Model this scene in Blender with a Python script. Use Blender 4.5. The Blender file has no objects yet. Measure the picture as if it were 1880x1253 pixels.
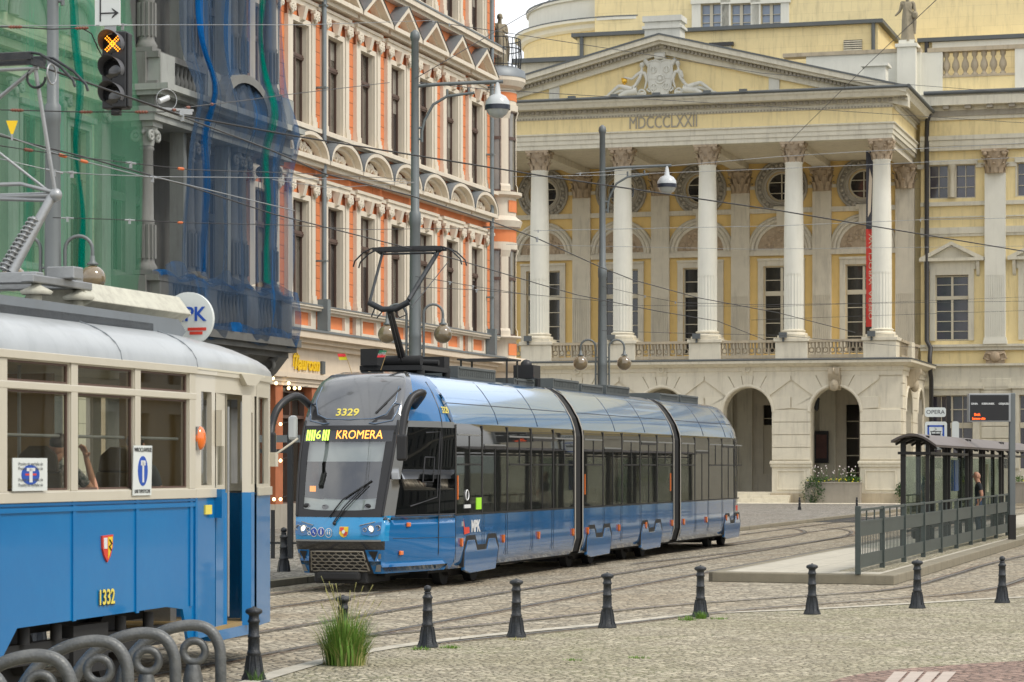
import bpy, bmesh, math, random
from mathutils import Vector, Matrix
random.seed(7)
R = math.radians
PI = math.pi
scene = bpy.context.scene
COL = scene.collection

# ------------------------------------------------------------------ camera
cam_d = bpy.data.cameras.new('camera')
cam = bpy.data.objects.new('camera', cam_d)
COL.objects.link(cam)
cam.location = (0, 0, 2.0)
cam.rotation_euler = (R(90), 0, 0)
cam_d.sensor_width = 36
cam_d.lens = 36 * 4800 / 1880
cam_d.shift_y = 230.5 / 1880
cam_d.clip_start = 0.5
cam_d.clip_end = 3000
cam_d.dof.use_dof = True
cam_d.dof.focus_distance = 46
cam_d.dof.aperture_fstop = 7.1
scene.camera = cam

# ------------------------------------------------------------------ sky and sun
SUN_EL, SUN_AZ = R(52), R(118)      # azimuth clockwise from +Y
world = bpy.data.worlds.new('World')
scene.world = world
world.use_nodes = True
wn, wl = world.node_tree.nodes, world.node_tree.links
bg = wn['Background']
bg.inputs['Strength'].default_value = 0.15
sky = wn.new('ShaderNodeTexSky')
sky.sky_type = 'NISHITA'
sky.sun_disc = False
sky.sun_elevation = SUN_EL
sky.sun_rotation = SUN_AZ
sky.dust_density = 3.0
sky.air_density = 1.0
tc = wn.new('ShaderNodeTexCoord')
mp = wn.new('ShaderNodeMapping'); mp.inputs['Scale'].default_value = (1.3, 1.3, 4.0)
nz = wn.new('ShaderNodeTexNoise'); nz.inputs['Scale'].default_value = 1.6; nz.inputs['Detail'].default_value = 7
rp = wn.new('ShaderNodeValToRGB')
rp.color_ramp.elements[0].position = 0.36; rp.color_ramp.elements[0].color = (0.45, 0.45, 0.45, 1)
rp.color_ramp.elements[1].position = 0.60; rp.color_ramp.elements[1].color = (1, 1, 1, 1)
cl = wn.new('ShaderNodeMixRGB')
cl.inputs[2].default_value = (7.6, 7.7, 7.8, 1)
wl.new(tc.outputs['Generated'], mp.inputs[0]); wl.new(mp.outputs[0], nz.inputs['Vector'])
wl.new(nz.outputs['Fac'], rp.inputs[0]); wl.new(rp.outputs[0], cl.inputs[0])
wl.new(sky.outputs[0], cl.inputs[1]); wl.new(cl.outputs[0], bg.inputs['Color'])

sd = bpy.data.lights.new('sun', 'SUN')
sd.energy = 1.5
sd.angle = R(12)
sd.color = (1.0, 0.95, 0.87)
sun = bpy.data.objects.new('sun', sd); COL.objects.link(sun)
sdir = Vector((math.sin(SUN_AZ) * math.cos(SUN_EL), math.cos(SUN_AZ) * math.cos(SUN_EL), math.sin(SUN_EL)))
sun.rotation_euler = (-sdir).to_track_quat('-Z', 'Y').to_euler()

scene.view_settings.view_transform = 'Standard'
scene.view_settings.look = 'None'
scene.view_settings.exposure = 0.33
scene.view_settings.gamma = 1.0
scene.cycles.max_bounces = 6
scene.cycles.transparent_max_bounces = 12

# ------------------------------------------------------------------ materials
MATS = {}
def mat(name, col, rough=.6, metal=0, var=.10, scale=1.5, bump=0, bscale=40, streak=0, coat=0,
        dirt=None, brick=None, emit=0, spec=.5, axis='xz', streakcol=(.10, .085, .07)):
    m = bpy.data.materials.new(name); m.use_nodes = True
    MATS[name] = m
    n, l = m.node_tree.nodes, m.node_tree.links
    p = n['Principled BSDF']
    p.inputs['Roughness'].default_value = rough
    p.inputs['Metallic'].default_value = metal
    p.inputs['Specular IOR Level'].default_value = spec
    if coat:
        p.inputs['Coat Weight'].default_value = coat
        p.inputs['Coat Roughness'].default_value = .04
    tc = n.new('ShaderNodeTexCoord')
    def rgb(c): return (c[0], c[1], c[2], 1)
    nz = n.new('ShaderNodeTexNoise'); nz.inputs['Scale'].default_value = scale
    nz.inputs['Detail'].default_value = 6; nz.inputs['Roughness'].default_value = .62
    l.new(tc.outputs['Object'], nz.inputs['Vector'])
    mx = n.new('ShaderNodeMixRGB')
    mx.inputs[1].default_value = rgb([c * (1 - var * 1.6) for c in col])
    mx.inputs[2].default_value = rgb([min(1, c * (1 + var * 1.6)) for c in col])
    l.new(nz.outputs['Fac'], mx.inputs[0])
    out = mx.outputs[0]
    hsrc = None
    if brick:       # (width, height, mortar, darkness) courses cut into the render coat
        w, h, mo, dk = brick
        sx = n.new('ShaderNodeSeparateXYZ'); cx = n.new('ShaderNodeCombineXYZ')
        l.new(tc.outputs['Object'], sx.inputs[0])
        l.new(sx.outputs['X'], cx.inputs[0]); l.new(sx.outputs['Z' if axis == 'xz' else 'Y'], cx.inputs[1])
        bt = n.new('ShaderNodeTexBrick')
        bt.inputs['Scale'].default_value = 1
        bt.inputs['Brick Width'].default_value = w; bt.inputs['Row Height'].default_value = h
        bt.inputs['Mortar Size'].default_value = mo; bt.inputs['Mortar Smooth'].default_value = .2
        bt.inputs['Color1'].default_value = (1, 1, 1, 1); bt.inputs['Color2'].default_value = (.94, .94, .94, 1)
        bt.inputs['Mortar'].default_value = (dk, dk, dk, 1)
        l.new(cx.outputs[0], bt.inputs['Vector'])
        mb_ = n.new('ShaderNodeMixRGB'); mb_.blend_type = 'MULTIPLY'; mb_.inputs[0].default_value = 1
        l.new(out, mb_.inputs[1]); l.new(bt.outputs['Color'], mb_.inputs[2]); out = mb_.outputs[0]
        hsrc = bt.outputs['Color']
    if streak:
        mp = n.new('ShaderNodeMapping'); mp.inputs['Scale'].default_value = (3.2, 3.2, .35)
        n2 = n.new('ShaderNodeTexNoise'); n2.inputs['Scale'].default_value = 1.3; n2.inputs['Detail'].default_value = 8
        n2.inputs['Roughness'].default_value = .7
        l.new(tc.outputs['Object'], mp.inputs[0]); l.new(mp.outputs[0], n2.inputs['Vector'])
        r2 = n.new('ShaderNodeValToRGB')
        r2.color_ramp.elements[0].position = .50; r2.color_ramp.elements[0].color = (0, 0, 0, 1)
        r2.color_ramp.elements[1].position = .74; r2.color_ramp.elements[1].color = (streak, streak, streak, 1)
        l.new(n2.outputs['Fac'], r2.inputs[0])
        m2 = n.new('ShaderNodeMixRGB'); m2.inputs[2].default_value = rgb(streakcol)
        l.new(r2.outputs[0], m2.inputs[0]); l.new(out, m2.inputs[1]); out = m2.outputs[0]
    if dirt:        # (colour, amount, scale)
        n3 = n.new('ShaderNodeTexNoise'); n3.inputs['Scale'].default_value = dirt[2]; n3.inputs['Detail'].default_value = 9
        n3.inputs['Roughness'].default_value = .75
        l.new(tc.outputs['Object'], n3.inputs['Vector'])
        r3 = n.new('ShaderNodeValToRGB')
        r3.color_ramp.elements[0].position = .45; r3.color_ramp.elements[0].color = (0, 0, 0, 1)
        r3.color_ramp.elements[1].position = .70; r3.color_ramp.elements[1].color = (dirt[1],) * 3 + (1,)
        l.new(n3.outputs['Fac'], r3.inputs[0])
        m3 = n.new('ShaderNodeMixRGB'); m3.inputs[2].default_value = rgb(dirt[0])
        l.new(r3.outputs[0], m3.inputs[0]); l.new(out, m3.inputs[1]); out = m3.outputs[0]
    l.new(out, p.inputs['Base Color'])
    if bump or hsrc:
        bn = n.new('ShaderNodeTexNoise'); bn.inputs['Scale'].default_value = bscale; bn.inputs['Detail'].default_value = 5
        l.new(tc.outputs['Object'], bn.inputs['Vector'])
        bp = n.new('ShaderNodeBump'); bp.inputs['Strength'].default_value = bump if bump else .01
        bp.inputs['Distance'].default_value = .02
        l.new(bn.outputs['Fac'], bp.inputs['Height']); last = bp
        if hsrc:
            b2 = n.new('ShaderNodeBump'); b2.inputs['Strength'].default_value = .6; b2.inputs['Distance'].default_value = .03
            l.new(hsrc, b2.inputs['Height']); l.new(bp.outputs[0], b2.inputs['Normal']); last = b2
        l.new(last.outputs[0], p.inputs['Normal'])
    if emit:
        p.inputs['Emission Color'].default_value = rgb(col)
        p.inputs['Emission Strength'].default_value = emit
    return m

def glass_mat(name, tint=(.8, .85, .83), wob=.0, rf=1, rough=.02, ior=1.5, base=(.02, .02, .02), dark=0):
    """thin pane: clear behind a fresnel reflection, optionally part flat colour, for tinted film and painted haze"""
    m = bpy.data.materials.new(name); m.use_nodes = True; MATS[name] = m
    n, l = m.node_tree.nodes, m.node_tree.links
    n.remove(n['Principled BSDF'])
    o = n['Material Output']
    tr = n.new('ShaderNodeBsdfTransparent'); tr.inputs[0].default_value = (*tint, 1)
    df = n.new('ShaderNodeBsdfDiffuse'); df.inputs[0].default_value = (*base, 1)
    gl = n.new('ShaderNodeBsdfGlossy'); gl.inputs['Roughness'].default_value = rough
    fr = n.new('ShaderNodeFresnel')
    ge = n.new('ShaderNodeNewGeometry'); mi = n.new('ShaderNodeMapRange'); mi.inputs[3].default_value = ior; mi.inputs[4].default_value = 1 / ior
    l.new(ge.outputs['Backfacing'], mi.inputs[0]); l.new(mi.outputs[0], fr.inputs[0])   # both sides of a thin pane reflect alike
    nz = n.new('ShaderNodeTexNoise'); nz.inputs['Scale'].default_value = .9; nz.inputs['Detail'].default_value = 2
    tc = n.new('ShaderNodeTexCoord'); l.new(tc.outputs['Object'], nz.inputs['Vector'])
    bp = n.new('ShaderNodeBump'); bp.inputs['Strength'].default_value = wob; bp.inputs['Distance'].default_value = .05
    l.new(nz.outputs['Fac'], bp.inputs['Height']); (l.new(bp.outputs[0], gl.inputs['Normal']) if wob else None)
    m1 = n.new('ShaderNodeMixShader'); m1.inputs[0].default_value = dark
    l.new(tr.outputs[0], m1.inputs[1]); l.new(df.outputs[0], m1.inputs[2])
    m2 = n.new('ShaderNodeMixShader')
    fm = n.new('ShaderNodeMath'); fm.operation = 'MULTIPLY'; fm.inputs[1].default_value = rf
    l.new(fr.outputs[0], fm.inputs[0]); l.new(fm.outputs[0], m2.inputs[0]); l.new(m1.outputs[0], m2.inputs[1]); l.new(gl.outputs[0], m2.inputs[2])
    l.new(m2.outputs[0], o.inputs['Surface'])
    return m

def net_mat(name, col, lo, hi, scale=(14, 14, .6), foldcol=None):
    """debris netting: woven film, partly open, denser where it gathers in folds"""
    m = bpy.data.materials.new(name); m.use_nodes = True; MATS[name] = m
    n, l = m.node_tree.nodes, m.node_tree.links
    n.remove(n['Principled BSDF'])
    o = n['Material Output']
    tr = n.new('ShaderNodeBsdfTransparent')
    df = n.new('ShaderNodeBsdfDiffuse'); df.inputs[0].default_value = (*col, 1)
    tl = n.new('ShaderNodeBsdfTranslucent'); tl.inputs[0].default_value = (*(foldcol or col), 1)
    mm = n.new('ShaderNodeMixShader'); mm.inputs[0].default_value = .45
    l.new(df.outputs[0], mm.inputs[1]); l.new(tl.outputs[0], mm.inputs[2])
    tc = n.new('ShaderNodeTexCoord'); mp = n.new('ShaderNodeMapping'); mp.inputs['Scale'].default_value = scale
    nz = n.new('ShaderNodeTexNoise'); nz.inputs['Scale'].default_value = .22; nz.inputs['Detail'].default_value = 5
    l.new(tc.outputs['Object'], mp.inputs[0]); l.new(mp.outputs[0], nz.inputs['Vector'])
    mr = n.new('ShaderNodeMapRange'); mr.inputs[1].default_value = .40; mr.inputs[2].default_value = .72
    mr.inputs[3].default_value = lo; mr.inputs[4].default_value = hi
    l.new(nz.outputs['Fac'], mr.inputs[0])
    cr = n.new('ShaderNodeMapRange'); cr.inputs[1].default_value = .56; cr.inputs[2].default_value = .72
    l.new(nz.outputs['Fac'], cr.inputs[0])
    cm = n.new('ShaderNodeMixRGB'); cm.inputs[1].default_value = (*col, 1); cm.inputs[2].default_value = (*(foldcol or col), 1)
    l.new(cr.outputs[0], cm.inputs[0]); l.new(cm.outputs[0], df.inputs[0]); l.new(cm.outputs[0], tl.inputs[0])
    ms = n.new('ShaderNodeMixShader'); l.new(mr.outputs[0], ms.inputs[0])
    l.new(tr.outputs[0], ms.inputs[1]); l.new(mm.outputs[0], ms.inputs[2]); l.new(ms.outputs[0], o.inputs['Surface'])
    return m

mat('yellow', (.82, .68, .37), .8, var=.07, bump=.15, streak=.30, brick=(1.7, .62, .012, .84))
mat('yellow_plain', (.82, .67, .35), .8, var=.07, bump=.15, streak=.3)
mat('ochre', (.76, .54, .21), .8, var=.08, bump=.15, streak=.12)
mat('cream', (.63, .59, .47), .8, var=.10, bump=.2, streak=.42, streakcol=(.2, .18, .14))
mat('cream_stone', (.70, .64, .50), .85, var=.09, bump=.3, streak=.35, streakcol=(.22, .19, .13))
mat('sandstone', (.44, .37, .26), .9, var=.18, bump=.4, streak=.4)
mat('grey_stone', (.36, .33, .27), .9, var=.15, bump=.4, streak=.4)
mat('loggia_stone', (.60, .55, .44), .85, var=.10, bump=.3, streak=.35)
mat('shaft_paint', (.72, .70, .60), .75, var=.05, bump=.15, streak=.16, streakcol=(.3, .28, .22))
mat('relief_plaster', (.60, .59, .52), .85, var=.12, bump=.3, streak=.3, streakcol=(.25, .23, .18))
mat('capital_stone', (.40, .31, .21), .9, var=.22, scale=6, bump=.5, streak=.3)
mat('lead', (.10, .11, .11), .6, var=.15)
mat('dark_pipe', (.035, .033, .032), .5, var=.2)
mat('frame_cream', (.55, .50, .38), .6, var=.05)
mat('frame_brown', (.10, .06, .045), .5, var=.1)
mat('dark_int', (.012, .012, .013), .9, var=0)
mat('statue_stone', (.30, .26, .18), .95, var=.25, scale=4, bump=.5, streak=.5)
mat('gold', (.75, .45, .06), .35, .8, var=.1)
mat('orange', (.72, .235, .085), .8, var=.06, bump=.15, streak=.10, brick=(3.3, .40, .014, .45))
mat('orange_plain', (.72, .235, .085), .8, var=.06, bump=.15, streak=.12)
mat('trim', (.68, .61, .49), .8, var=.06, bump=.15, streak=.22, streakcol=(.24, .2, .15))
mat('trim_grey', (.22, .21, .19), .8, var=.15, bump=.2)
mat('zinc', (.20, .22, .23), .5, .3, var=.12)
mat('pipe_zinc', (.22, .25, .26), .45, .4, var=.15, streak=.2)
mat('peach', (.66, .56, .43), .85, var=.06, bump=.1, streak=.18, streakcol=(.3, .25, .18))
mat('terracotta', (.42, .14, .06), .8, var=.2, bump=.3)
mat('curtain', (.20, .18, .14), .9, var=.25, scale=5)
mat('room_dark', (.035, .033, .03), .9, var=.4, scale=3)
mat('wall_green', (.62, .61, .46), .85, var=.10, bump=.2, streak=.25, brick=(5, .62, .012, .6))
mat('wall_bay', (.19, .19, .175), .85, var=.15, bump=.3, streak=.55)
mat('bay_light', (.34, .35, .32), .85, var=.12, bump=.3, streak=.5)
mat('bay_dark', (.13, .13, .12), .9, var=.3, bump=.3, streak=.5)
mat('iron', (.025, .028, .03), .45, .3, var=.25, bump=.2, bscale=60)
mat('bollard_iron', (.028, .032, .036), .42, .4, var=.3, bump=.35, bscale=70, dirt=((.10, .09, .08), .35, 8))
mat('pole_grey', (.15, .165, .165), .5, .3, var=.12, streak=.15, bump=.1)
mat('galv', (.34, .35, .35), .42, .6, var=.15, scale=3, bump=.15)
mat('rack_steel', (.115, .12, .118), .42, .45, var=.25, scale=5, bump=.25, bscale=50, dirt=((.32, .31, .28), .3, 5))
mat('globe', (.20, .15, .085), .1, var=.25, coat=1, spec=.6)
mat('lamp_white', (.5, .52, .52), .3, var=.05, coat=.5)
mat('lamp_band', (.02, .025, .04), .4)
mat('lens', (.42, .44, .42), .08, var=.05, coat=1)
mat('fence_paint', (.058, .073, .066), .5, .1, var=.15, streak=.2, bump=.1)
mat('shelter_steel', (.022, .02, .018), .5, .3, var=.2)
mat('shelter_roof', (.085, .07, .06), .6, var=.15)
mat('shelter_top', (.17, .15, .14), .6, var=.1)
mat('wire', (.035, .033, .032), .5, .4, var=.1)
mat('wire_light', (.30, .31, .31), .4, .7, var=.1)
mat('insul', (.17, .055, .03), .5, var=.3, scale=12)
mat('insul_orange', (.55, .14, .04), .5, var=.1)
mat('sign_white', (.62, .65, .62), .5, var=.04, streak=.08)
mat('black', (.012, .012, .013), .45, var=.1)
mat('black_gloss', (.010, .011, .013), .12, coat=1, var=.1)
mat('rubber', (.018, .018, .018), .75, var=.2)
mat('under', (.014, .014, .014), .8, var=.4)
mat('blue_sign', (.01, .07, .38), .4)
mat('amber', (.8, .16, .01), .25, coat=1, var=.05)
mat('amber_lit', (1.0, .30, .02), .4, emit=1.6)
mat('led_orange', (1.0, .36, .06), .5, emit=1.7, var=0)
mat('led_green', (.62, .95, .10), .5, emit=1.25, var=0)
mat('led_red', (1.0, .10, .01), .5, emit=1.3, var=0)
mat('bulb', (1.0, .72, .36), .5, emit=3.5, var=0)
mat('headlight', (1.0, .98, .80), .2, emit=1.15, var=0)
mat('yellow_text', (.72, .60, .10), .5, var=.05)
mat('yellow_sign', (.85, .55, .01), .5, var=.05)
mat('white_text', (.62, .63, .62), .5)
mat('tram_blue', (.0, .115, .31), .22, coat=.7, var=.04, scale=.7)
mat('tram_blue_bright', (.004, .235, .50), .2, coat=1, var=.03)
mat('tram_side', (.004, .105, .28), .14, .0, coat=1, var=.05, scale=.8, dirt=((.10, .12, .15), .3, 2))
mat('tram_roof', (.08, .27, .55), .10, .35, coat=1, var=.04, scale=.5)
mat('tram_silver', (.30, .31, .31), .3, .6, var=.05)
mat('tram_grey', (.11, .16, .235), .3, .4, coat=.6, var=.08)
mat('tram_mask', (.11, .115, .12), .14, .2, coat=1, var=.05)
mat('tram_joint', (.30, .28, .24), .6, var=.1)
mat('bellows', (.012, .012, .012), .7)
mat('roofbox', (.10, .11, .105), .6, .2, var=.2, bump=.2)
mat('grille', (.24, .215, .17), .5, .3, var=.1)
mat('old_blue', (.0, .150, .39), .28, coat=.55, var=.05, scale=.8, bump=.30, bscale=1.1, dirt=((.0, .215, .48), .3, 1.1), spec=.35)  # blotches here are a brighter blue mixed into the paint colour
mat('old_cream', (.56, .52, .42), .3, coat=.5, var=.05, streak=.10, streakcol=(.3, .26, .18))
mat('old_roof', (.40, .42, .42), .38, .25, coat=.2, var=.10, scale=2, streak=.25, streakcol=(.14, .15, .15), bump=.08, bscale=3)
mat('old_roofdark', (.10, .105, .11), .65, var=.2, bump=.5, bscale=20)
mat('old_board', (.16, .18, .195), .6, var=.12, streak=.2)
mat('trough', (.50, .49, .40), .7, var=.08, dirt=((.25, .23, .19), .6, 7))
mat('wood_int', (.34, .23, .09), .5, var=.2, scale=2)
mat('seat_brown', (.10, .07, .03), .5, var=.2)
mat('ceil_int', (.62, .58, .45), .6, var=.1)
mat('skin', (.48, .25, .16), .5, var=.06, spec=.4)
mat('hair_dark', (.03, .02, .015), .6)
mat('shirt_dark', (.02, .025, .028), .85, var=.25)
mat('shirt_flower', (.012, .03, .026), .85, var=.5, scale=9, dirt=((.5, .45, .45), .9, 22))
mat('jeans', (.035, .07, .13), .85, var=.2)
mat('trousers', (.30, .28, .25), .85, var=.15)
mat('shoe', (.03, .03, .03), .6)
mat('leaf', (.085, .17, .035), .6, var=.5, scale=5, spec=.3)
mat('leaf_dark', (.035, .085, .022), .6, var=.5, scale=6, spec=.3)
mat('flower_white', (.7, .62, .6), .6, var=.2)
mat('flower_yellow', (.7, .6, .03), .6)
mat('grass', (.13, .24, .035), .6, var=.45, scale=8, spec=.3)
mat('grass_dry', (.32, .30, .10), .7, var=.4, scale=8)
mat('kerb', (.25, .22, .155), .85, var=.15, scale=3, bump=.5, bscale=60, streak=.35, brick=(1.0, 5, .012, .5))
mat('slab', (.50, .46, .37), .85, var=.10, scale=2, bump=.2, brick=(1.2, .6, .010, .62), axis='xy', dirt=((.30, .27, .20), .5, 3))
mat('planter', (.30, .27, .22), .9, var=.15, bump=.4, streak=.3)
mat('rail_rust', (.17, .09, .05), .5, .5, var=.3, scale=3)
mat('rail_steel', (.20, .185, .17), .35, .8, var=.2, scale=2)
mat('groove', (.06, .052, .044), .8)
mat('banner_red', (.62, .05, .035), .7, var=.1)
mat('banner_dark', (.05, .05, .06), .7, var=.3)
mat('poster', (.09, .035, .028), .5, var=.6, scale=2.5)
mat('red_flag', (.75, .04, .05), .7); mat('yel_flag', (.65, .60, .02), .7); mat('green_flag', (.02, .18, .08), .7)
mat('crest_red', (.6, .05, .03), .4, var=.2); mat('crest_yellow', (.75, .52, .03), .4)
mat('sticker_green', (.35, .75, .03), .5)
glass_mat('pane', dark=.0)
glass_mat('tram_pane', tint=(.20, .22, .21), dark=.40, base=(.035, .037, .034), ior=2.0, wob=.012)  # grey diffuse share paints a haze of reflections into the glass
glass_mat('cab_pane', tint=(.12, .14, .135), dark=.30, base=(.012, .014, .015), ior=1.6, rf=.8)
glass_mat('wind_pane', tint=(.62, .66, .65), dark=.05, base=(.06, .07, .07), ior=2.5, rough=.02)
glass_mat('old_pane', tint=(.78, .78, .70), ior=2.2, wob=.02)
glass_mat('shelter_pane', tint=(.78, .84, .80), ior=1.45)
net_mat('net_blue', (.08, .13, .21), .36, .76, (5, 5, .28), (.01, .17, .46))
net_mat('net_blue_dense', (.01, .13, .36), .30, .90, (6, 6, .8), (.01, .2, .6))
net_mat('net_green', (.15, .40, .25), .38, .72, (4, 4, .22), (.0, .40, .27))
net_mat('net_green_dense', (.0, .26, .19), .30, .85, (5, 5, .5), (.0, .32, .22))

def ground_mat(name, col, joint, sc=7.0, patch=.25, grass=0, stretch=(1, 1, 1), tint=(.26, .20, .12), contrast=.35, rough=.8):
    m = bpy.data.materials.new(name); m.use_nodes = True; MATS[name] = m
    n, l = m.node_tree.nodes, m.node_tree.links
    p = n['Principled BSDF']; p.inputs['Roughness'].default_value = rough; p.inputs['Specular IOR Level'].default_value = .35
    tc = n.new('ShaderNodeTexCoord'); mp = n.new('ShaderNodeMapping')
    mp.inputs['Rotation'].default_value = (0, 0, R(-16)); mp.inputs['Scale'].default_value = stretch
    l.new(tc.outputs['Object'], mp.inputs[0])
    def vor(feat):
        v = n.new('ShaderNodeTexVoronoi'); v.feature = feat; v.inputs['Scale'].default_value = sc
        v.inputs['Randomness'].default_value = .75
        l.new(mp.outputs[0], v.inputs['Vector']); return v
    v1, v2 = vor('F1'), vor('DISTANCE_TO_EDGE')
    hs = n.new('ShaderNodeSeparateColor'); l.new(v1.outputs['Color'], hs.inputs[0])
    mx = n.new('ShaderNodeMixRGB')
    mx.inputs[1].default_value = (*[c * (1 - contrast) for c in col], 1)
    mx.inputs[2].default_value = (*[c * (1 + contrast) for c in col], 1)
    l.new(hs.outputs[0], mx.inputs[0])
    n1 = n.new('ShaderNodeTexNoise'); n1.inputs['Scale'].default_value = .35; n1.inputs['Detail'].default_value = 8
    n1.inputs['Roughness'].default_value = .65
    l.new(tc.outputs['Object'], n1.inputs['Vector'])
    r1 = n.new('ShaderNodeValToRGB'); r1.color_ramp.elements[0].position = .42; r1.color_ramp.elements[1].position = .68
    r1.color_ramp.elements[0].color = (0, 0, 0, 1); r1.color_ramp.elements[1].color = (patch * 2, patch * 2, patch * 2, 1)
    l.new(n1.outputs['Fac'], r1.inputs[0])
    m1 = n.new('ShaderNodeMixRGB'); m1.inputs[2].default_value = (*tint, 1)
    l.new(r1.outputs[0], m1.inputs[0]); l.new(mx.outputs[0], m1.inputs[1])
    # joints, with moss or grass in patches
    jr = n.new('ShaderNodeMapRange'); jr.inputs[1].default_value = .02; jr.inputs[2].default_value = .10
    jr.inputs[3].default_value = 1; jr.inputs[4].default_value = 0
    l.new(v2.outputs['Distance'], jr.inputs[0])
    gr = n.new('ShaderNodeTexNoise'); gr.inputs['Scale'].default_value = .55; gr.inputs['Detail'].default_value = 9
    gr.inputs['Roughness'].default_value = .75
    l.new(tc.outputs['Object'], gr.inputs['Vector'])
    gr2 = n.new('ShaderNodeMapRange'); gr2.inputs[1].default_value = .48; gr2.inputs[2].default_value = .62
    l.new(gr.outputs['Fac'], gr2.inputs[0])
    gm = n.new('ShaderNodeMixRGB'); gm.inputs[1].default_value = (*joint, 1)
    gm.inputs[2].default_value = (.13, .15, .04, 1) if grass else (*joint, 1)
    l.new(gr2.outputs[0], gm.inputs[0])
    jm = n.new('ShaderNodeMath'); jm.operation = 'MULTIPLY'; jm.inputs[1].default_value = .85
    l.new(jr.outputs[0], jm.inputs[0])
    m2 = n.new('ShaderNodeMixRGB'); l.new(jm.outputs[0], m2.inputs[0]); l.new(m1.outputs[0], m2.inputs[1]); l.new(gm.outputs[0], m2.inputs[2])
    n4 = n.new('ShaderNodeTexNoise'); n4.inputs['Scale'].default_value = 3.0; n4.inputs['Detail'].default_value = 10
    n4.inputs['Roughness'].default_value = .8
    l.new(tc.outputs['Object'], n4.inputs['Vector'])
    r4 = n.new('ShaderNodeValToRGB'); r4.color_ramp.elements[0].position = .35; r4.color_ramp.elements[1].position = .65
    r4.color_ramp.elements[0].color = (.66, .64, .60, 1); r4.color_ramp.elements[1].color = (1.12, 1.12, 1.12, 1)
    l.new(n4.outputs['Fac'], r4.inputs[0])
    m4 = n.new('ShaderNodeMixRGB'); m4.blend_type = 'MULTIPLY'; m4.inputs[0].default_value = 1
    l.new(m2.outputs[0], m4.inputs[1]); l.new(r4.outputs[0], m4.inputs[2])
    l.new(m4.outputs[0], p.inputs['Base Color'])
    h = n.new('ShaderNodeMapRange'); h.inputs[1].default_value = 0; h.inputs[2].default_value = .22
    l.new(v2.outputs['Distance'], h.inputs[0])
    bp = n.new('ShaderNodeBump'); bp.inputs['Strength'].default_value = .9; bp.inputs['Distance'].default_value = .03
    l.new(h.outputs[0], bp.inputs['Height']); l.new(bp.outputs[0], p.inputs['Normal'])
    return m
ground_mat('setts', (.45, .40, .305), (.12, .105, .08), 7.5, patch=.32, tint=(.34, .26, .16))
ground_mat('setts_grey', (.34, .32, .28), (.09, .08, .07), 6.0, patch=.2, tint=(.25, .20, .14))
ground_mat('setts_walk', (.48, .43, .32), (.16, .14, .09), 11.0, patch=.34, grass=1, tint=(.34, .31, .19), contrast=.3)
ground_mat('red_walk', (.36, .25, .20), (.12, .09, .07), 8.0, patch=.2, grass=0, tint=(.24, .15, .12), contrast=.3)
ground_mat('asphalt', (.10, .10, .095), (.08, .08, .075), 30, patch=.2, tint=(.13, .125, .115), contrast=.15)

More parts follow.
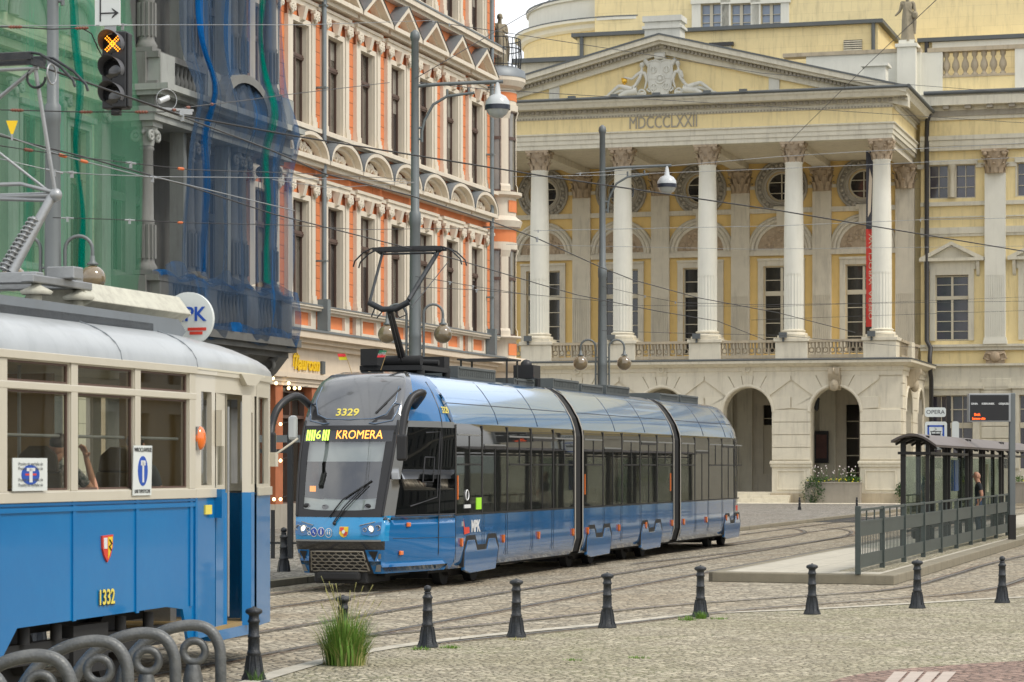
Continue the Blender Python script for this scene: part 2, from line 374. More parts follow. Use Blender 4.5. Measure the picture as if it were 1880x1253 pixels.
# ------------------------------------------------------------------ mesh builder
class MB:
    def __init__(s): s.v = []; s.f = []; s.mi = []; s.m = 0; s.sm = []
    def add(s, vs, fs, smooth=False):
        o = len(s.v); s.v += [tuple(p) for p in vs]
        for f in fs:
            s.f.append([i + o for i in f]); s.mi.append(s.m); s.sm.append(smooth)
        return s
    def box(s, x0, x1, y0, y1, z0, z1):
        return s.add([(x0, y0, z0), (x1, y0, z0), (x1, y1, z0), (x0, y1, z0), (x0, y0, z1), (x1, y0, z1), (x1, y1, z1), (x0, y1, z1)],
                     [(0, 3, 2, 1), (4, 5, 6, 7), (0, 1, 5, 4), (1, 2, 6, 5), (2, 3, 7, 6), (3, 0, 4, 7)])
    def cbox(s, c, sz): return s.box(c[0] - sz[0] / 2, c[0] + sz[0] / 2, c[1] - sz[1] / 2, c[1] + sz[1] / 2, c[2] - sz[2] / 2, c[2] + sz[2] / 2)
    def quad(s, a, b, c, d): return s.add([a, b, c, d], [(0, 1, 2, 3)])
    def prism(s, pts, a0, a1, axis='y'):
        n = len(pts)
        mk = {'y': lambda p, a: (p[0], a, p[1]), 'x': lambda p, a: (a, p[0], p[1]), 'z': lambda p, a: (p[0], p[1], a)}[axis]
        vs = [mk(p, a0) for p in pts] + [mk(p, a1) for p in pts]
        fs = [list(range(n))[::-1], list(range(n, 2 * n))] + [(i, (i + 1) % n, n + (i + 1) % n, n + i) for i in range(n)]
        return s.add(vs, fs)
    def lathe(s, prof, cx=0, cy=0, n=14, a0=0, a1=2 * PI, smooth=True, cz=0):
        full = abs(a1 - a0 - 2 * PI) < 1e-6
        m = n if full else n + 1
        vs = [(cx + r * math.cos(a0 + (a1 - a0) * k / n), cy + r * math.sin(a0 + (a1 - a0) * k / n), cz + z) for r, z in prof for k in range(m)]
        fs = []
        for i in range(len(prof) - 1):
            for k in range(n):
                k2 = (k + 1) % m if full else k + 1
                fs.append((i * m + k, i * m + k2, (i + 1) * m + k2, (i + 1) * m + k))
        s.add(vs, fs, smooth)
        if full:
            if prof[0][0] > 1e-4: s.add(vs[:m], [list(range(m))[::-1]])
            if prof[-1][0] > 1e-4: s.add(vs[-m:], [list(range(m))])
        return s
    def tube(s, pts, r, n=6, closed=False, caps=True):
        P = [Vector(p) for p in pts]; N = len(P)
        rs = r if isinstance(r, (list, tuple)) else [r] * N
        T = []
        for i in range(N):
            if closed: t = P[(i + 1) % N] - P[i - 1]
            else: t = P[min(i + 1, N - 1)] - P[max(i - 1, 0)]
            T.append(t.normalized())
        up = Vector((0, 0, 1)) if abs(T[0].z) < .9 else Vector((1, 0, 0))
        u = T[0].cross(up).normalized(); vs = []
        for i in range(N):
            u = (u - T[i] * u.dot(T[i])).normalized(); w = T[i].cross(u)
            for k in range(n):
                a = 2 * PI * k / n
                vs.append(tuple(P[i] + (u * math.cos(a) + w * math.sin(a)) * rs[i]))
        fs = []
        for i in range(N if closed else N - 1):
            j = (i + 1) % N
            for k in range(n):
                k2 = (k + 1) % n
                fs.append((i * n + k, i * n + k2, j * n + k2, j * n + k))
        s.add(vs, fs, n > 4)
        if not closed and caps:
            s.add(vs[:n], [list(range(n))[::-1]]); s.add(vs[-n:], [list(range(n))])
        return s
    def cyl(s, a, b, r0, r1=None, n=12): return s.tube([a, b], [r0, r0 if r1 is None else r1], n)
    def ball(s, c, r, nu=14, nv=9, sc=(1, 1, 1)):
        vs = []; fs = []
        for i in range(nv + 1):
            t = PI * i / nv
            for k in range(nu):
                a = 2 * PI * k / nu
                vs.append((c[0] + r * sc[0] * math.sin(t) * math.cos(a), c[1] + r * sc[1] * math.sin(t) * math.sin(a), c[2] + r * sc[2] * math.cos(t)))
        for i in range(nv):
            for k in range(nu):
                fs.append((i * nu + k, i * nu + (k + 1) % nu, (i + 1) * nu + (k + 1) % nu, (i + 1) * nu + k))
        return s.add(vs, fs, True)
    def torus(s, c, R0, r, ax='y', n=20, m=8, a0=0, a1=2 * PI):
        pts = []
        full = abs(a1 - a0 - 2 * PI) < 1e-6
        for k in range(n if full else n + 1):
            a = a0 + (a1 - a0) * k / n
            ca, sa = R0 * math.cos(a), R0 * math.sin(a)
            pts.append({'y': (c[0] + ca, c[1], c[2] + sa), 'x': (c[0], c[1] + ca, c[2] + sa), 'z': (c[0] + ca, c[1] + sa, c[2])}[ax])
        return s.tube(pts, r, m, closed=full)
    def grid(s, rows, smooth=True, flip=False):
        nv = len(rows[0]); vs = [p for r_ in rows for p in r_]; fs = []
        for i in range(len(rows) - 1):
            for k in range(nv - 1):
                fs.append((i * nv + k, i * nv + k + 1, (i + 1) * nv + k + 1, (i + 1) * nv + k))
        return s.add(vs, fs, smooth)
    def wall(s, x0, x1, z0, z1, y, holes, d=.3):
        """wall sheet at y with rectangular holes (x0,x1,z0,z1) whose reveals run d inwards (+y)"""
        xs = sorted({x0, x1, *[h[0] for h in holes], *[h[1] for h in holes]})
        zs = sorted({z0, z1, *[h[2] for h in holes], *[h[3] for h in holes]})
        for i in range(len(xs) - 1):
            for j in range(len(zs) - 1):
                cx, cz = (xs[i] + xs[i + 1]) / 2, (zs[j] + zs[j + 1]) / 2
                if any(h[0] < cx < h[1] and h[2] < cz < h[3] for h in holes): continue
                s.quad((xs[i], y, zs[j]), (xs[i + 1], y, zs[j]), (xs[i + 1], y, zs[j + 1]), (xs[i], y, zs[j + 1]))
        for a, b, c, e in holes:
            s.quad((a, y, c), (a, y, e), (a, y + d, e), (a, y + d, c)); s.quad((b, y, e), (b, y, c), (b, y + d, c), (b, y + d, e))
            s.quad((a, y, c), (a, y + d, c), (b, y + d, c), (b, y, c)); s.quad((a, y, e), (b, y, e), (b, y + d, e), (a, y + d, e))
        return s
    def frame(s, x0, x1, z0, z1, w, y0, y1, sill=True):
        s.box(x0 - w, x0, y0, y1, z0 if sill else z0, z1 + w); s.box(x1, x1 + w, y0, y1, z0, z1 + w)
        s.box(x0, x1, y0, y1, z1, z1 + w)
        if sill: s.box(x0 - w, x1 + w, y0, y1, z0 - w, z0)
        return s
    def build_by(s, name, mats, parent, centers, ax=0, **kw):
        """one object per repeat: faces go to the nearest of the given centres"""
        outs = [MB() for _ in centers]
        for f, m, sm in zip(s.f, s.mi, s.sm):
            c = sum(s.v[i][ax] for i in f) / len(f)
            k = min(range(len(centers)), key=lambda j: abs(centers[j] - c)); o = outs[k]; o.m = m
            if not hasattr(o, 'mp'): o.mp = {}
            ids = []
            for i in f:
                if i not in o.mp: o.mp[i] = len(o.v); o.v.append(s.v[i])
                ids.append(o.mp[i])
            o.f.append(ids); o.mi.append(m); o.sm.append(sm)
        return [o.build(name, mats, parent, **kw) for o in outs if o.f]
    def move(s, M):
        s.v = [tuple(M @ Vector(p)) for p in s.v]; return s
    def build(s, name, mats, parent=None, bevel=0, **tags):
        me = bpy.data.meshes.new(name)
        me.from_pydata(s.v, [], s.f)
        if isinstance(mats, str): mats = [mats]
        for m in mats: me.materials.append(MATS[m])
        me.polygons.foreach_set('material_index', s.mi); me.polygons.foreach_set('use_smooth', s.sm)
        bm = bmesh.new(); bm.from_mesh(me)
        bmesh.ops.recalc_face_normals(bm, faces=bm.faces); bm.to_mesh(me); bm.free()
        ob = bpy.data.objects.new(name, me); COL.objects.link(ob)
        if parent: ob.parent = parent
        if bevel:
            b = ob.modifiers.new('bevel', 'BEVEL'); b.width = bevel; b.segments = 2; b.limit_method = 'ANGLE'; b.angle_limit = R(40)
        for k, v in tags.items(): ob[k] = v
        return ob

def thing(name, label, cat, loc=(0, 0, 0), rz=0, group=None):
    o = bpy.data.objects.new(name, None); COL.objects.link(o)
    o.location = loc; o.rotation_euler = (0, 0, rz); o.empty_display_size = .3
    o['label'] = label; o['category'] = cat
    if group: o['group'] = group
    return o
def kids(o): return [c for c in KID.get(o.name, [])]
def copy_thing(root, loc=None, rz=None, label=None, group=None, parent=None):
    """copy of a thing with copies of its parts and sub-parts"""
    r = root.copy(); COL.objects.link(r)
    if parent: r.parent = parent
    if loc is not None: r.location = loc
    if rz is not None: r.rotation_euler = (0, 0, rz)
    if label: r['label'] = label
    if group: r['group'] = group
    for ch in list(root.children):
        c = ch.copy(); COL.objects.link(c); c.parent = r
        for g in list(ch.children):
            d = g.copy(); COL.objects.link(d); d.parent = c
    return r

def text_mesh(body, size, extrude=.004, bold=0, align='CENTER'):
    cu = bpy.data.curves.new('t', 'FONT'); cu.body = body; cu.size = size; cu.extrude = extrude
    cu.align_x = align; cu.align_y = 'CENTER'; cu.offset = bold; cu.resolution_u = 3
    ob = bpy.data.objects.new('t', cu); COL.objects.link(ob)
    dg = bpy.context.evaluated_depsgraph_get()
    me = bpy.data.meshes.new_from_object(ob.evaluated_get(dg))
    bpy.data.objects.remove(ob); bpy.data.curves.remove(cu)
    vs = [tuple(v.co) for v in me.vertices]; fs = [list(p.vertices) for p in me.polygons]
    bpy.data.meshes.remove(me)
    return vs, fs
def text_on(mb, body, size, fn, sx=1, bold=0, extrude=.004, align='CENTER'):
    """letters laid on a surface: fn(u, v, w) gives the point"""
    vs, fs = text_mesh(body, size, extrude, bold, align)
    return mb.add([fn(x * sx, y, z) for x, y, z in vs], fs)

# ------------------------------------------------------------------ measured frame of the place
FX = 4800.0; HZ = 857.0; VPX = 2340.0
TH = math.atan2(.96, .28)                      # direction of the street
def Pt(px, py, Y): return Vector(((px - 940) / FX * Y, Y, 2 + (HZ - py) / FX * Y))
def Gp(px, py, z=0.0):
    Y = (2 - z) * FX / (py - HZ); return Vector(((px - 940) / FX * Y, Y, z))
def SY(px, X0): return FX * (-X0) / (VPX - px)  # depth of a street-parallel plane at a bearing
def sz(py, Y): return 2 + (HZ - py) * Y / FX
def S(a, o, z=0): # point a metres along the street, o metres to its right, from the world origin
    return Vector((a * .28 + o * .96, a * .96 - o * .28, z))
mat('wing_pane', (.045, .04, .055), .12, coat=1, var=.7, scale=.9, spec=.6)
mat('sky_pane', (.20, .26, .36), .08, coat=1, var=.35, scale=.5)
mat('stripe', (.44, .37, .31), .85, var=.15, scale=4, bump=.2)
mat('pane_blind', (.34, .32, .27), .2, coat=.8, var=.2, scale=1.5, spec=.6)
mat('pane_deep', (.06, .055, .05), .12, coat=1, var=.8, scale=1.1, spec=.6)
mat('pane_warm', (.17, .155, .125), .15, coat=.8, var=.7, scale=.7, spec=.6)
mat('shop_glass', (.03, .028, .022), .1, coat=1, var=.8, scale=.8)
mat('visor_grey', (.10, .10, .105), .5, var=.15)
mat('amber_lit2', (1.0, .33, .02), .4, emit=2.2, var=0)
def A_(px, o): return (SY(px, o / .96) + .28 * o) / .96
def ZA(px, py, o): return sz(py, SY(px, o / .96))

# ================================================================== GROUND
def sheet(name, pts, z, m, label=None):
    mb = MB(); mb.add([(p[0], p[1], z) for p in pts], [list(range(len(pts)))])
    return mb.build(name, m, kind='structure')
def ribbon(mb, pts, w, z):
    P = [Vector((p[0], p[1])) for p in pts]; L = []; Rr = []
    for i in range(len(P)):
        t = (P[min(i + 1, len(P) - 1)] - P[max(i - 1, 0)]).normalized(); nn = Vector((-t.y, t.x)) * w / 2
        L.append((*(P[i] + nn), z)); Rr.append((*(P[i] - nn), z))
    mb.grid([L, Rr], smooth=False)
def smooth_pts(pts, k=6):
    out = []
    P = [pts[0]] + list(pts) + [pts[-1]]
    for i in range(1, len(P) - 2):
        p0, p1, p2, p3 = P[i - 1], P[i], P[i + 1], P[i + 2]
        for j in range(k):
            t = j / k
            out.append(tuple(.5 * (2 * p1[c] + (p2[c] - p0[c]) * t + (2 * p0[c] - 5 * p1[c] + 4 * p2[c] - p3[c]) * t * t + (3 * p1[c] - p0[c] - 3 * p2[c] + p3[c]) * t ** 3) for c in range(len(p1))))
    out.append(tuple(pts[-1])); return out

sheet('road', [(-400, -60), (400, -60), (400, 900), (-400, 900)], 0, 'setts')
edge_px = [(300, 1340), (440, 1262), (630, 1207), (785, 1181), (948, 1163), (1115, 1147), (1286, 1129), (1491, 1120), (1684, 1109), (1880, 1098), (2200, 1088)]
edge = smooth_pts([tuple(Gp(*p))[:2] for p in edge_px], 4)
sheet('forecourt', edge + [(60, 41), (60, -50), (-60, -50), (-60, 5), (-7, 16)], .006, 'setts_walk')
mb = MB(); ribbon(mb, edge, .22, .014); mb.build('kerb_strip', 'slab', kind='structure')
rw = smooth_pts([tuple(Gp(*p))[:2] for p in [(1420, 1300), (1520, 1256), (1600, 1237), (1720, 1226), (1880, 1216), (2100, 1209)]], 4)
sheet('brick_path', rw + [(14, 5), (3, 10)], .014, 'red_walk')
mb = MB()
for k in range(4):
    u0, u1 = 1632 + 30 * k, 1632 + 30 * k + 24
    a, b, c, d = Gp(u0 - 12, 1262), Gp(u1 - 12, 1262), Gp(u1 + 10, 1238), Gp(u0 + 10, 1238)
    for p in (a, b, c, d): p.z = .024
    mb.quad(a, b, c, d)
mb.build('tactile_paving', 'stripe', kind='structure')
# tram island
mb = MB()
IA0, IA1, IO0, IO1 = 44.1, 104, -9.45, -6.15
def so(mb, a0, a1, o0, o1, z0, z1):
    pts = [S(a0, o0), S(a1, o0), S(a1, o1), S(a0, o1)]
    return mb.prism([(p.x, p.y) for p in pts], z0, z1, 'z')
isl = thing('tram_platform', 'raised stone tram platform island with kerbs beside the rails', 'platform', S(IA0, IO1), TH)
isl_k = MB().prism([(0, 0), (.5, 3.3), (60, 3.3), (60, 0)], -.02, .17, 'z')
isl_k.build('kerb', 'kerb', isl, bevel=.02)
MB().prism([(.3, .3), (.75, 3.05), (59.8, 3.05), (59.8, .3)], .1, .174, 'z').build('paving', 'slab', isl)
MB().prism([(1.2, .38), (1.25, 1.15), (59.8, 1.15), (59.8, .38)], .1, .179, 'z').build('cobble_band', 'setts_walk', isl)
# rails
def rail_pair(name, line, gauge=1.435, curved=True):
    mb = MB(); g = MB()
    P = [Vector(p[:2]) for p in line]
    for sgn in (-1, 1):
        q = []
        for i in range(len(P)):
            t = (P[min(i + 1, len(P) - 1)] - P[max(i - 1, 0)]).normalized(); q.append(tuple(P[i] + Vector((-t.y, t.x)) * sgn * gauge / 2))
        mb.m = 0; ribbon(mb, q, .055, .020)
        mb.m = 1
        q2 = []
        Q = [Vector(p) for p in q]
        for i in range(len(Q)):
            t = (Q[min(i + 1, len(Q) - 1)] - Q[max(i - 1, 0)]).normalized(); q2.append(tuple(Q[i] - Vector((-t.y, t.x)) * sgn * .065))
        ribbon(mb, q2, .032, .017)
        mb.m = 2
        for dd in (.085,):
            q3 = [tuple(Q[i] + Vector((-(Q[min(i + 1, len(Q) - 1)] - Q[max(i - 1, 0)]).normalized().y, (Q[min(i + 1, len(Q) - 1)] - Q[max(i - 1, 0)]).normalized().x)) * sgn * dd) for i in range(len(Q))]
            ribbon(mb, q3, .03, .015)
    return mb.build(name, ['rail_steel', 'groove', 'rail_rust'], kind='structure')
ON, OF = -10.97, -14.26
rail_pair('tram_rails', [S(5, ON), S(60, ON), S(150, ON)])
rail_pair('tram_rails', [S(5, OF), S(60, OF), S(150, OF)])
c1 = smooth_pts([tuple(Gp(*p))[:2] for p in [(700, 1180), (1000, 1150), (1302, 1117), (1560, 1098), (1676, 1090), (1760, 1077), (1830, 1055), (1900, 1032), (2050, 995)]], 6)
rail_pair('tram_rails', c1)
c2 = smooth_pts([tuple(Gp(*p))[:2] for p in [(1100, 1036), (1300, 1014), (1430, 997), (1500, 986), (1520, 977), (1480, 970), (1380, 966), (1200, 963)]], 6)
rail_pair('tram_rails', c2)
c3 = smooth_pts([tuple(Gp(*p))[:2] for p in [(1380, 963), (1560, 966), (1700, 972), (1900, 985)]], 6)
rail_pair('tram_rails', c3)
# left footway
mb = MB(); so(mb, 20, 170, -60, -16.1, -.1, .10); mb.build('footway', 'setts_grey', kind='structure')
mb = MB(); so(mb, 20, 170, -16.1, -15.9, -.1, .11); mb.build('footway_kerb', 'kerb', kind='structure')
far = [tuple(Gp(*p))[:2] for p in [(900, 960), (1378, 958), (1573, 960), (1900, 962), (2400, 964), (2400, 951), (1900, 951), (1573, 950), (1378, 950), (900, 950)]]
sheet('asphalt_lane', far, .008, 'asphalt')

# ================================================================== OPERA HOUSE
OR = math.atan2(-.28, .96)
OO = Vector((8.112, 138.644, 0))
opera = thing('opera_house', 'pale yellow opera house with a columned portico, pediment and arcaded ground floor', 'building', OO, OR)
def OP(px, q, py=None):
    k = (px - 940) / FX
    x = (k * (138.644 + .96 * q) - 8.112 - .28 * q) / (.96 + .28 * k)
    if py is None: return x
    Y = 138.644 - .28 * x + .96 * q
    return x, 2 + (HZ - py) * Y / FX
CX = [-11.5, -6.9, -2.3, 2.3, 6.9, 11.5]
AX = [-9.2, -4.6, 0, 4.6, 9.2]
QW = 9.0        # wall plane behind the colonnade

# --- arcaded ground floor
def arc_pts(cx, zs, r, n, a0=PI, a1=0): return [(cx + r * math.cos(a0 + (a1 - a0) * k / n), zs + r * math.sin(a0 + (a1 - a0) * k / n)) for k in range(n + 1)]
def arch_front(mb, x0, x1, z0, z1, y, cx, zs, r, d, base=True, n=16):
    """wall sheet x0..x1, z0..z1 with one round-headed opening, reveals d deep"""
    if base:
        mb.quad((x0, y, z0), (cx - r, y, z0), (cx - r, y, zs), (x0, y, zs)); mb.quad((cx + r, y, z0), (x1, y, z0), (x1, y, zs), (cx + r, y, zs))
        mb.quad((cx - r, y, z0), (cx - r, y + d, z0), (cx - r, y + d, zs), (cx - r, y, zs)); mb.quad((cx + r, y, z0), (cx + r, y, zs), (cx + r, y + d, zs), (cx + r, y + d, z0))
    A = arc_pts(cx, zs, r, n)
    top = [(x0, zs)] + [(x0 + (x1 - x0) * k / n, z1) for k in range(n + 1)] + [(x1, zs)]
    mb.add([(x0, y, zs), (x0, y, z1), (A[0][0], y, A[0][1])], [(0, 2, 1)])
    mb.add([(x1, y, zs), (x1, y, z1), (A[-1][0], y, A[-1][1])], [(0, 1, 2)])
    for k in range(n):
        ta, tb = x0 + (x1 - x0) * k / n, x0 + (x1 - x0) * (k + 1) / n
        mb.quad((A[k][0], y, A[k][1]), (A[k + 1][0], y, A[k + 1][1]), (tb, y, z1), (ta, y, z1))
        mb.quad((A[k][0], y, A[k][1]), (A[k][0], y + d, A[k][1]), (A[k + 1][0], y + d, A[k + 1][1]), (A[k + 1][0], y, A[k + 1][1]))
def sector(mb, cx, zs, r, th0, th1, xa, xb, zt, y0, y1, gap=.03, n=5):
    """voussoir between two angles, from the arch out to the rectangle xa..xb / zt"""
    a0 = th0 + gap / r * .5; a1 = th1 - gap / r * .5
    def out(t):
        c, s_ = math.cos(t), math.sin(t); best = 1e9
        if c > 1e-6: best = min(best, (xb - cx) / c)
        if c < -1e-6: best = min(best, (xa - cx) / c)
        if s_ > 1e-6: best = min(best, (zt - zs) / s_)
        return (cx + c * best, zs + s_ * best)
    pts = [(cx + r * math.cos(a0 + (a1 - a0) * k / n), zs + r * math.sin(a0 + (a1 - a0) * k / n)) for k in range(n + 1)]
    o1, o0 = out(a1), out(a0); pts.append(o1)
    if abs(o1[1] - zt) < 1e-4 and abs(o0[1] - zt) > 1e-4: pts.append((xb if math.cos(a0) > 0 else xa, zt))
    if abs(o0[1] - zt) < 1e-4 and abs(o1[1] - zt) > 1e-4: pts.append((xa if math.cos(a1) < 0 else xb, zt))
    pts.append(o0)
    mb.prism(pts, y0, y1)
QF = -.75       # face of the arcade
arc = MB(); blk = MB()
for cx in AX: arch_front(arc, cx - 2.3, cx + 2.3, 0, 7.1, QF, cx, 4.85, 1.28, .9)
arc.box(11.5, 12.6, QF, QF + .9, 0, 7.1); arc.box(-12.6, -11.5, QF, QF + .9, 0, 7.1)
for cx in AX:    # inner leaf of the arcade
    for s_ in (-1, 1): arc.box(min(cx + s_ * 1.28, cx + s_ * 2.3), max(cx + s_ * 1.28, cx + s_ * 2.3), QF + .88, QF + .9, 0, 4.8)
EP = .085
for px_ in CX:   # rusticated piers: dressed blocks in courses
    hw = 1.0; x0, x1 = px_ - hw, px_ + hw
    if px_ > 11: x1 = 12.62
    if px_ < -11: x0 = -12.62
    for k in range(4): blk.box(x0, x1, QF - EP, QF + .02, 2.35 + k * .66, 2.35 + k * .66 + .625)
    blk.box(x0 - .06, x1 + .06, QF - .2, QF + .02, 1.98, 2.3); blk.box(x0 - .1, x1 + .1, QF - .26, QF + .02, 2.14, 2.27)
    blk.box(x0, x1, QF - .12, QF + .02, .62, 1.98); blk.frame(x0 + .32, x1 - .32, .85, 1.75, .07, QF - .17, QF - .12)
for cx in AX:
    for t0, t1 in ((.07, .62), (PI - .62, PI - .07)): sector(blk, cx, 4.85, 1.42, t0, t1, cx - 2.27, cx + 2.27, 5.62, QF - EP, QF + .02)
    for t0, t1 in ((.62, 1.08), (1.08, 1.40), (1.40, PI - 1.40), (PI - 1.40, PI - 1.08), (PI - 1.08, PI - .62)):
        sector(blk, cx, 4.85, 1.42, t0, t1, cx - 2.28, cx + 2.28, 6.72, QF - EP, QF + .02)
    mo = arc_pts(cx, 4.85, 1.36, 18)
    blk.tube([(p[0], QF - .06, p[1]) for p in mo], .09, 6)
arc.build('arcade_wall', 'cream_stone', opera)
blk.build_by('pier', 'cream_stone', opera, CX, bevel=.025)
MB().box(-12.75, -11.0, QF - .14, QF + .01, 0, .6).build('plinth', 'sandstone', opera)
for px_ in CX[1:]:
    MB().box(px_ - 1.08, min(px_ + 1.08, 12.75), QF - .2, QF + .03, 0, .62).build('plinth', 'sandstone', opera, bevel=.02)
# right return of the arcade, with its own arch
rt = MB()
Mx = Matrix.Translation((12.6, 0, 0)) @ Matrix.Rotation(R(90), 4, 'Z')     # local x -> +y, inward -> -x
arch_front(rt, QF, 4.0, 0, 7.1, 0, 1.9, 4.85, 1.28, .9)
arch_front(rt, 4.0, QW, 0, 7.1, 0, 6.5, 4.85, 1.28, .9)
for c0, c1_ in ((QF + .0, .55), (3.25, 5.15)):
    for k in range(7): rt.box(c0, c1_, -EP, .02, 2.35 + k * .66, 2.35 + k * .66 + .62)
    rt.box(c0 - .1, c1_ + .08, -.18, .02, 1.98, 2.3); rt.box(c0, c1_, -.12, .02, .1, 1.98)
for cx in (1.9, 6.5): rt.tube([(p[0], -.05, p[1]) for p in arc_pts(cx, 4.85, 1.34, 16)], .08, 6)
rt.move(Mx).build('side_arcade', 'cream_stone', opera)
# ground-floor wall seen through the arches
mb = MB()
mb.wall(-12.6, 12.6, 0, 7.1, QW - 1.5, [(cx - .75, cx + .75, 1.6 if i % 2 else .7, 5.4) for i, cx in enumerate(AX)], .3)
mb.build('vestibule_wall', 'loggia_stone', opera)
pn = MB()
for cx in AX:
    for s_ in (-1, 1): pn.box(cx + s_ * 1.75 - .42, cx + s_ * 1.75 + .42, QW - 1.72, QW - 1.5, .5, 6.4); pn.box(cx + s_ * 1.75 - .5, cx + s_ * 1.75 + .5, QW - 1.8, QW - 1.5, 6.2, 6.5)
pn.build_by('vestibule_pilaster', 'cream', opera, [c + s_ * 1.75 for c in AX for s_ in (-1, 1)])
mb = MB().box(-12.6, 12.6, QF + .9, QW - 1.5, 7.0, 7.1); mb.build('vestibule_ceiling', 'loggia_stone', opera)
MB().box(-12.6, 12.6, QW + .4, QW + .5, 0, 7.1).build('backing', 'dark_int', opera)
for i, cx in enumerate(AX):
    z0 = 1.6 if i % 2 else .7
    if i == 3:
        d = MB(); d.box(cx - .75, cx + .75, QW - 1.38, QW - 1.3, z0 - .9, 4.3)
        for u in (-.36, .36):
            for zz in (.9, 1.9, 2.9): d.box(cx + u - .26, cx + u + .26, QW - 1.42, QW - 1.38, zz, zz + .8)
        d.build('door', 'frame_cream', opera)
    w = MB(); w.frame(cx - .75, cx + .75, z0, 5.4, .05, QW - 1.34, QW - 1.26); w.box(cx - .04, cx + .04, QW - 1.34, QW - 1.26, z0, 5.4)
    for k in range(5): w.box(cx - .75, cx + .75, QW - 1.33, QW - 1.27, z0 + (5.4 - z0) * k / 5, z0 + (5.4 - z0) * k / 5 + .05)
    wo = w.build('window', 'frame_cream', opera)
    MB().box(cx - .75, cx + .75, QW - 1.24, QW - 1.22, z0, 5.4).build('pane', 'black_gloss', wo)
# framed show poster and wall lantern in the right arch
mb = MB().box(OP(1494, 6.8), OP(1519, 6.8), 7.1, 7.25, 2.2, 3.95); po = mb.build('poster_case', 'black', opera, bevel=.02)
MB().box(OP(1497, 6.8), OP(1516, 6.8), 7.06, 7.1, 2.45, 3.75).build('poster', 'poster', po)
for lx, lz in ((OP(1498, 0), 5.0),):
    mb = MB(); mb.tube([(lx - .3, .2, lz + .9), (lx, .2, lz + 1.0), (lx, .2, lz + .7)], .03); mb.lathe([(.05, .7), (.2, .5), (.16, .5), (.12, 0), (.04, -.1)], lx, .2, 6, cz=lz)
    mb.build('wall_lantern', 'iron', opera)
# bracket keystones
for cx in (9.2,):
    kb = MB(); kb.prism([(QF - .55, 7.1), (QF - .55, 6.8), (QF - .34, 6.4), (QF - .34, 6.15), (QF - .02, 5.95), (QF - .02, 7.1)], cx - .3, cx + .3, 'x')
    kb.ball((cx, QF - .35, 6.2), .24, 10, 8, (1, .9, 1.3)); kb.ball((cx, QF - .5, 6.22), .09); kb.torus((cx, QF - .5, 6.95), .13, .05, 'x', 12, 5)
    kb.build('mask_bracket', 'sandstone', opera)
kb = MB(); kb.prism([(.0, 7.1), (.0, 6.0), (-.35, 6.2), (-.7, 6.9), (-.7, 7.1)], 1.6, 2.2, 'y')
kb.v = [(12.6 - p[0], p[1], p[2]) for p in kb.v]; kb.ball((12.95, 1.9, 6.25), .26, 10, 8, (.9, 1, 1.4)); kb.build('mask_bracket', 'sandstone', opera)
for cx in (0, 4.6, -4.6):
    kb = MB(); kb.prism([(QF - .16, 7.3), (QF - .16, 6.95), (QF - .1, 6.78), (QF - .02, 6.78), (QF - .02, 7.3)], cx - .28, cx + .28, 'x'); kb.torus((cx, QF - .2, 7.1), .14, .05, 'y', 12, 5); kb.build('keystone', 'cream_stone', opera)

def ring(mb, x0, x1, y0, y1, prof, mat_i=0):
    """moulding round three sides (left, front, right) of a block: prof = [(out, z)] closed section"""
    mb.m = mat_i
    rows = []
    for o, z in prof: rows.append([(x0 - o, y1, z), (x0 - o, y0 - o, z), (x1 + o, y0 - o, z), (x1 + o, y1, z)])
    for i in range(len(rows) - 1):
        a, b = rows[i], rows[i + 1]
        for k in range(3): mb.quad(a[k], a[k + 1], b[k + 1], b[k])
    return mb
# --- ledge, balustrade, balcony floor
mb = MB()
ring(mb, -12.6, 12.6, QF, QW, [(.02, 6.72), (.08, 6.72), (.08, 6.95), (.14, 6.98), (.14, 7.18), (.30, 7.22), (.55, 7.36), (.60, 7.36), (.62, 7.52), (.0, 7.6)])
mb.box(-12.6, 12.6, QF, QW, 7.3, 7.6)
mb.build('balcony_ledge', 'cream_stone', opera)
mb = MB(); ring(mb, -12.6, 12.6, QF, QW, [(.64, 7.50), (.66, 7.56), (.02, 7.64)]); mb.build('ledge_flashing', 'lead', opera)
def ornament_panel(mb, x0, x1, y0, y1, z0, z1):
    mb.box(x0, x1, y0, y1, z0, z0 + .16); mb.box(x0, x1, y0 - .05, y1 + .05, z1 - .14, z1)
    n = max(2, int((x1 - x0) / .34)); w = (x1 - x0) / n
    for k in range(n):
        cx = x0 + w * (k + .5); ym = (y0 + y1) / 2
        mb.torus((cx, ym, z0 + .40), .13, .035, 'y', 10, 4); mb.box(cx - w / 2 - .035, cx - w / 2 + .035, y0 + .03, y1 - .03, z0 + .16, z1 - .14)
        mb.box(cx - .03, cx + .03, y0 + .03, y1 - .03, z0 + .5, z1 - .14)
for i, cx in enumerate(AX):
    mb = MB(); ornament_panel(mb, cx - 1.45, cx + 1.45, QF + .05, QF + .3, 7.66, 8.6); mb.build('balustrade', 'sandstone', opera)
mb = MB()
for k in range(2):
    z0 = -0
    b = MB(); ornament_panel(b, .6 + k * 4.2, 3.4 + k * 4.2, -.15, .1, 7.66, 8.6); b.v = [(12.3 - p[1], p[0], p[2]) for p in b.v]
    b.build('balustrade', 'sandstone', opera)
mb = MB()
for x in CX:
    mb.box(x - .85, x + .85, QF, .75, 7.62, 8.5); mb.box(x - .93, x + .93, QF - .08, .83, 8.5, 8.68)
mb.box(11.9, 12.6, 3.5, 4.7, 7.62, 8.6)
mb.build_by('pedestal', 'cream_stone', opera, CX, bevel=.02)
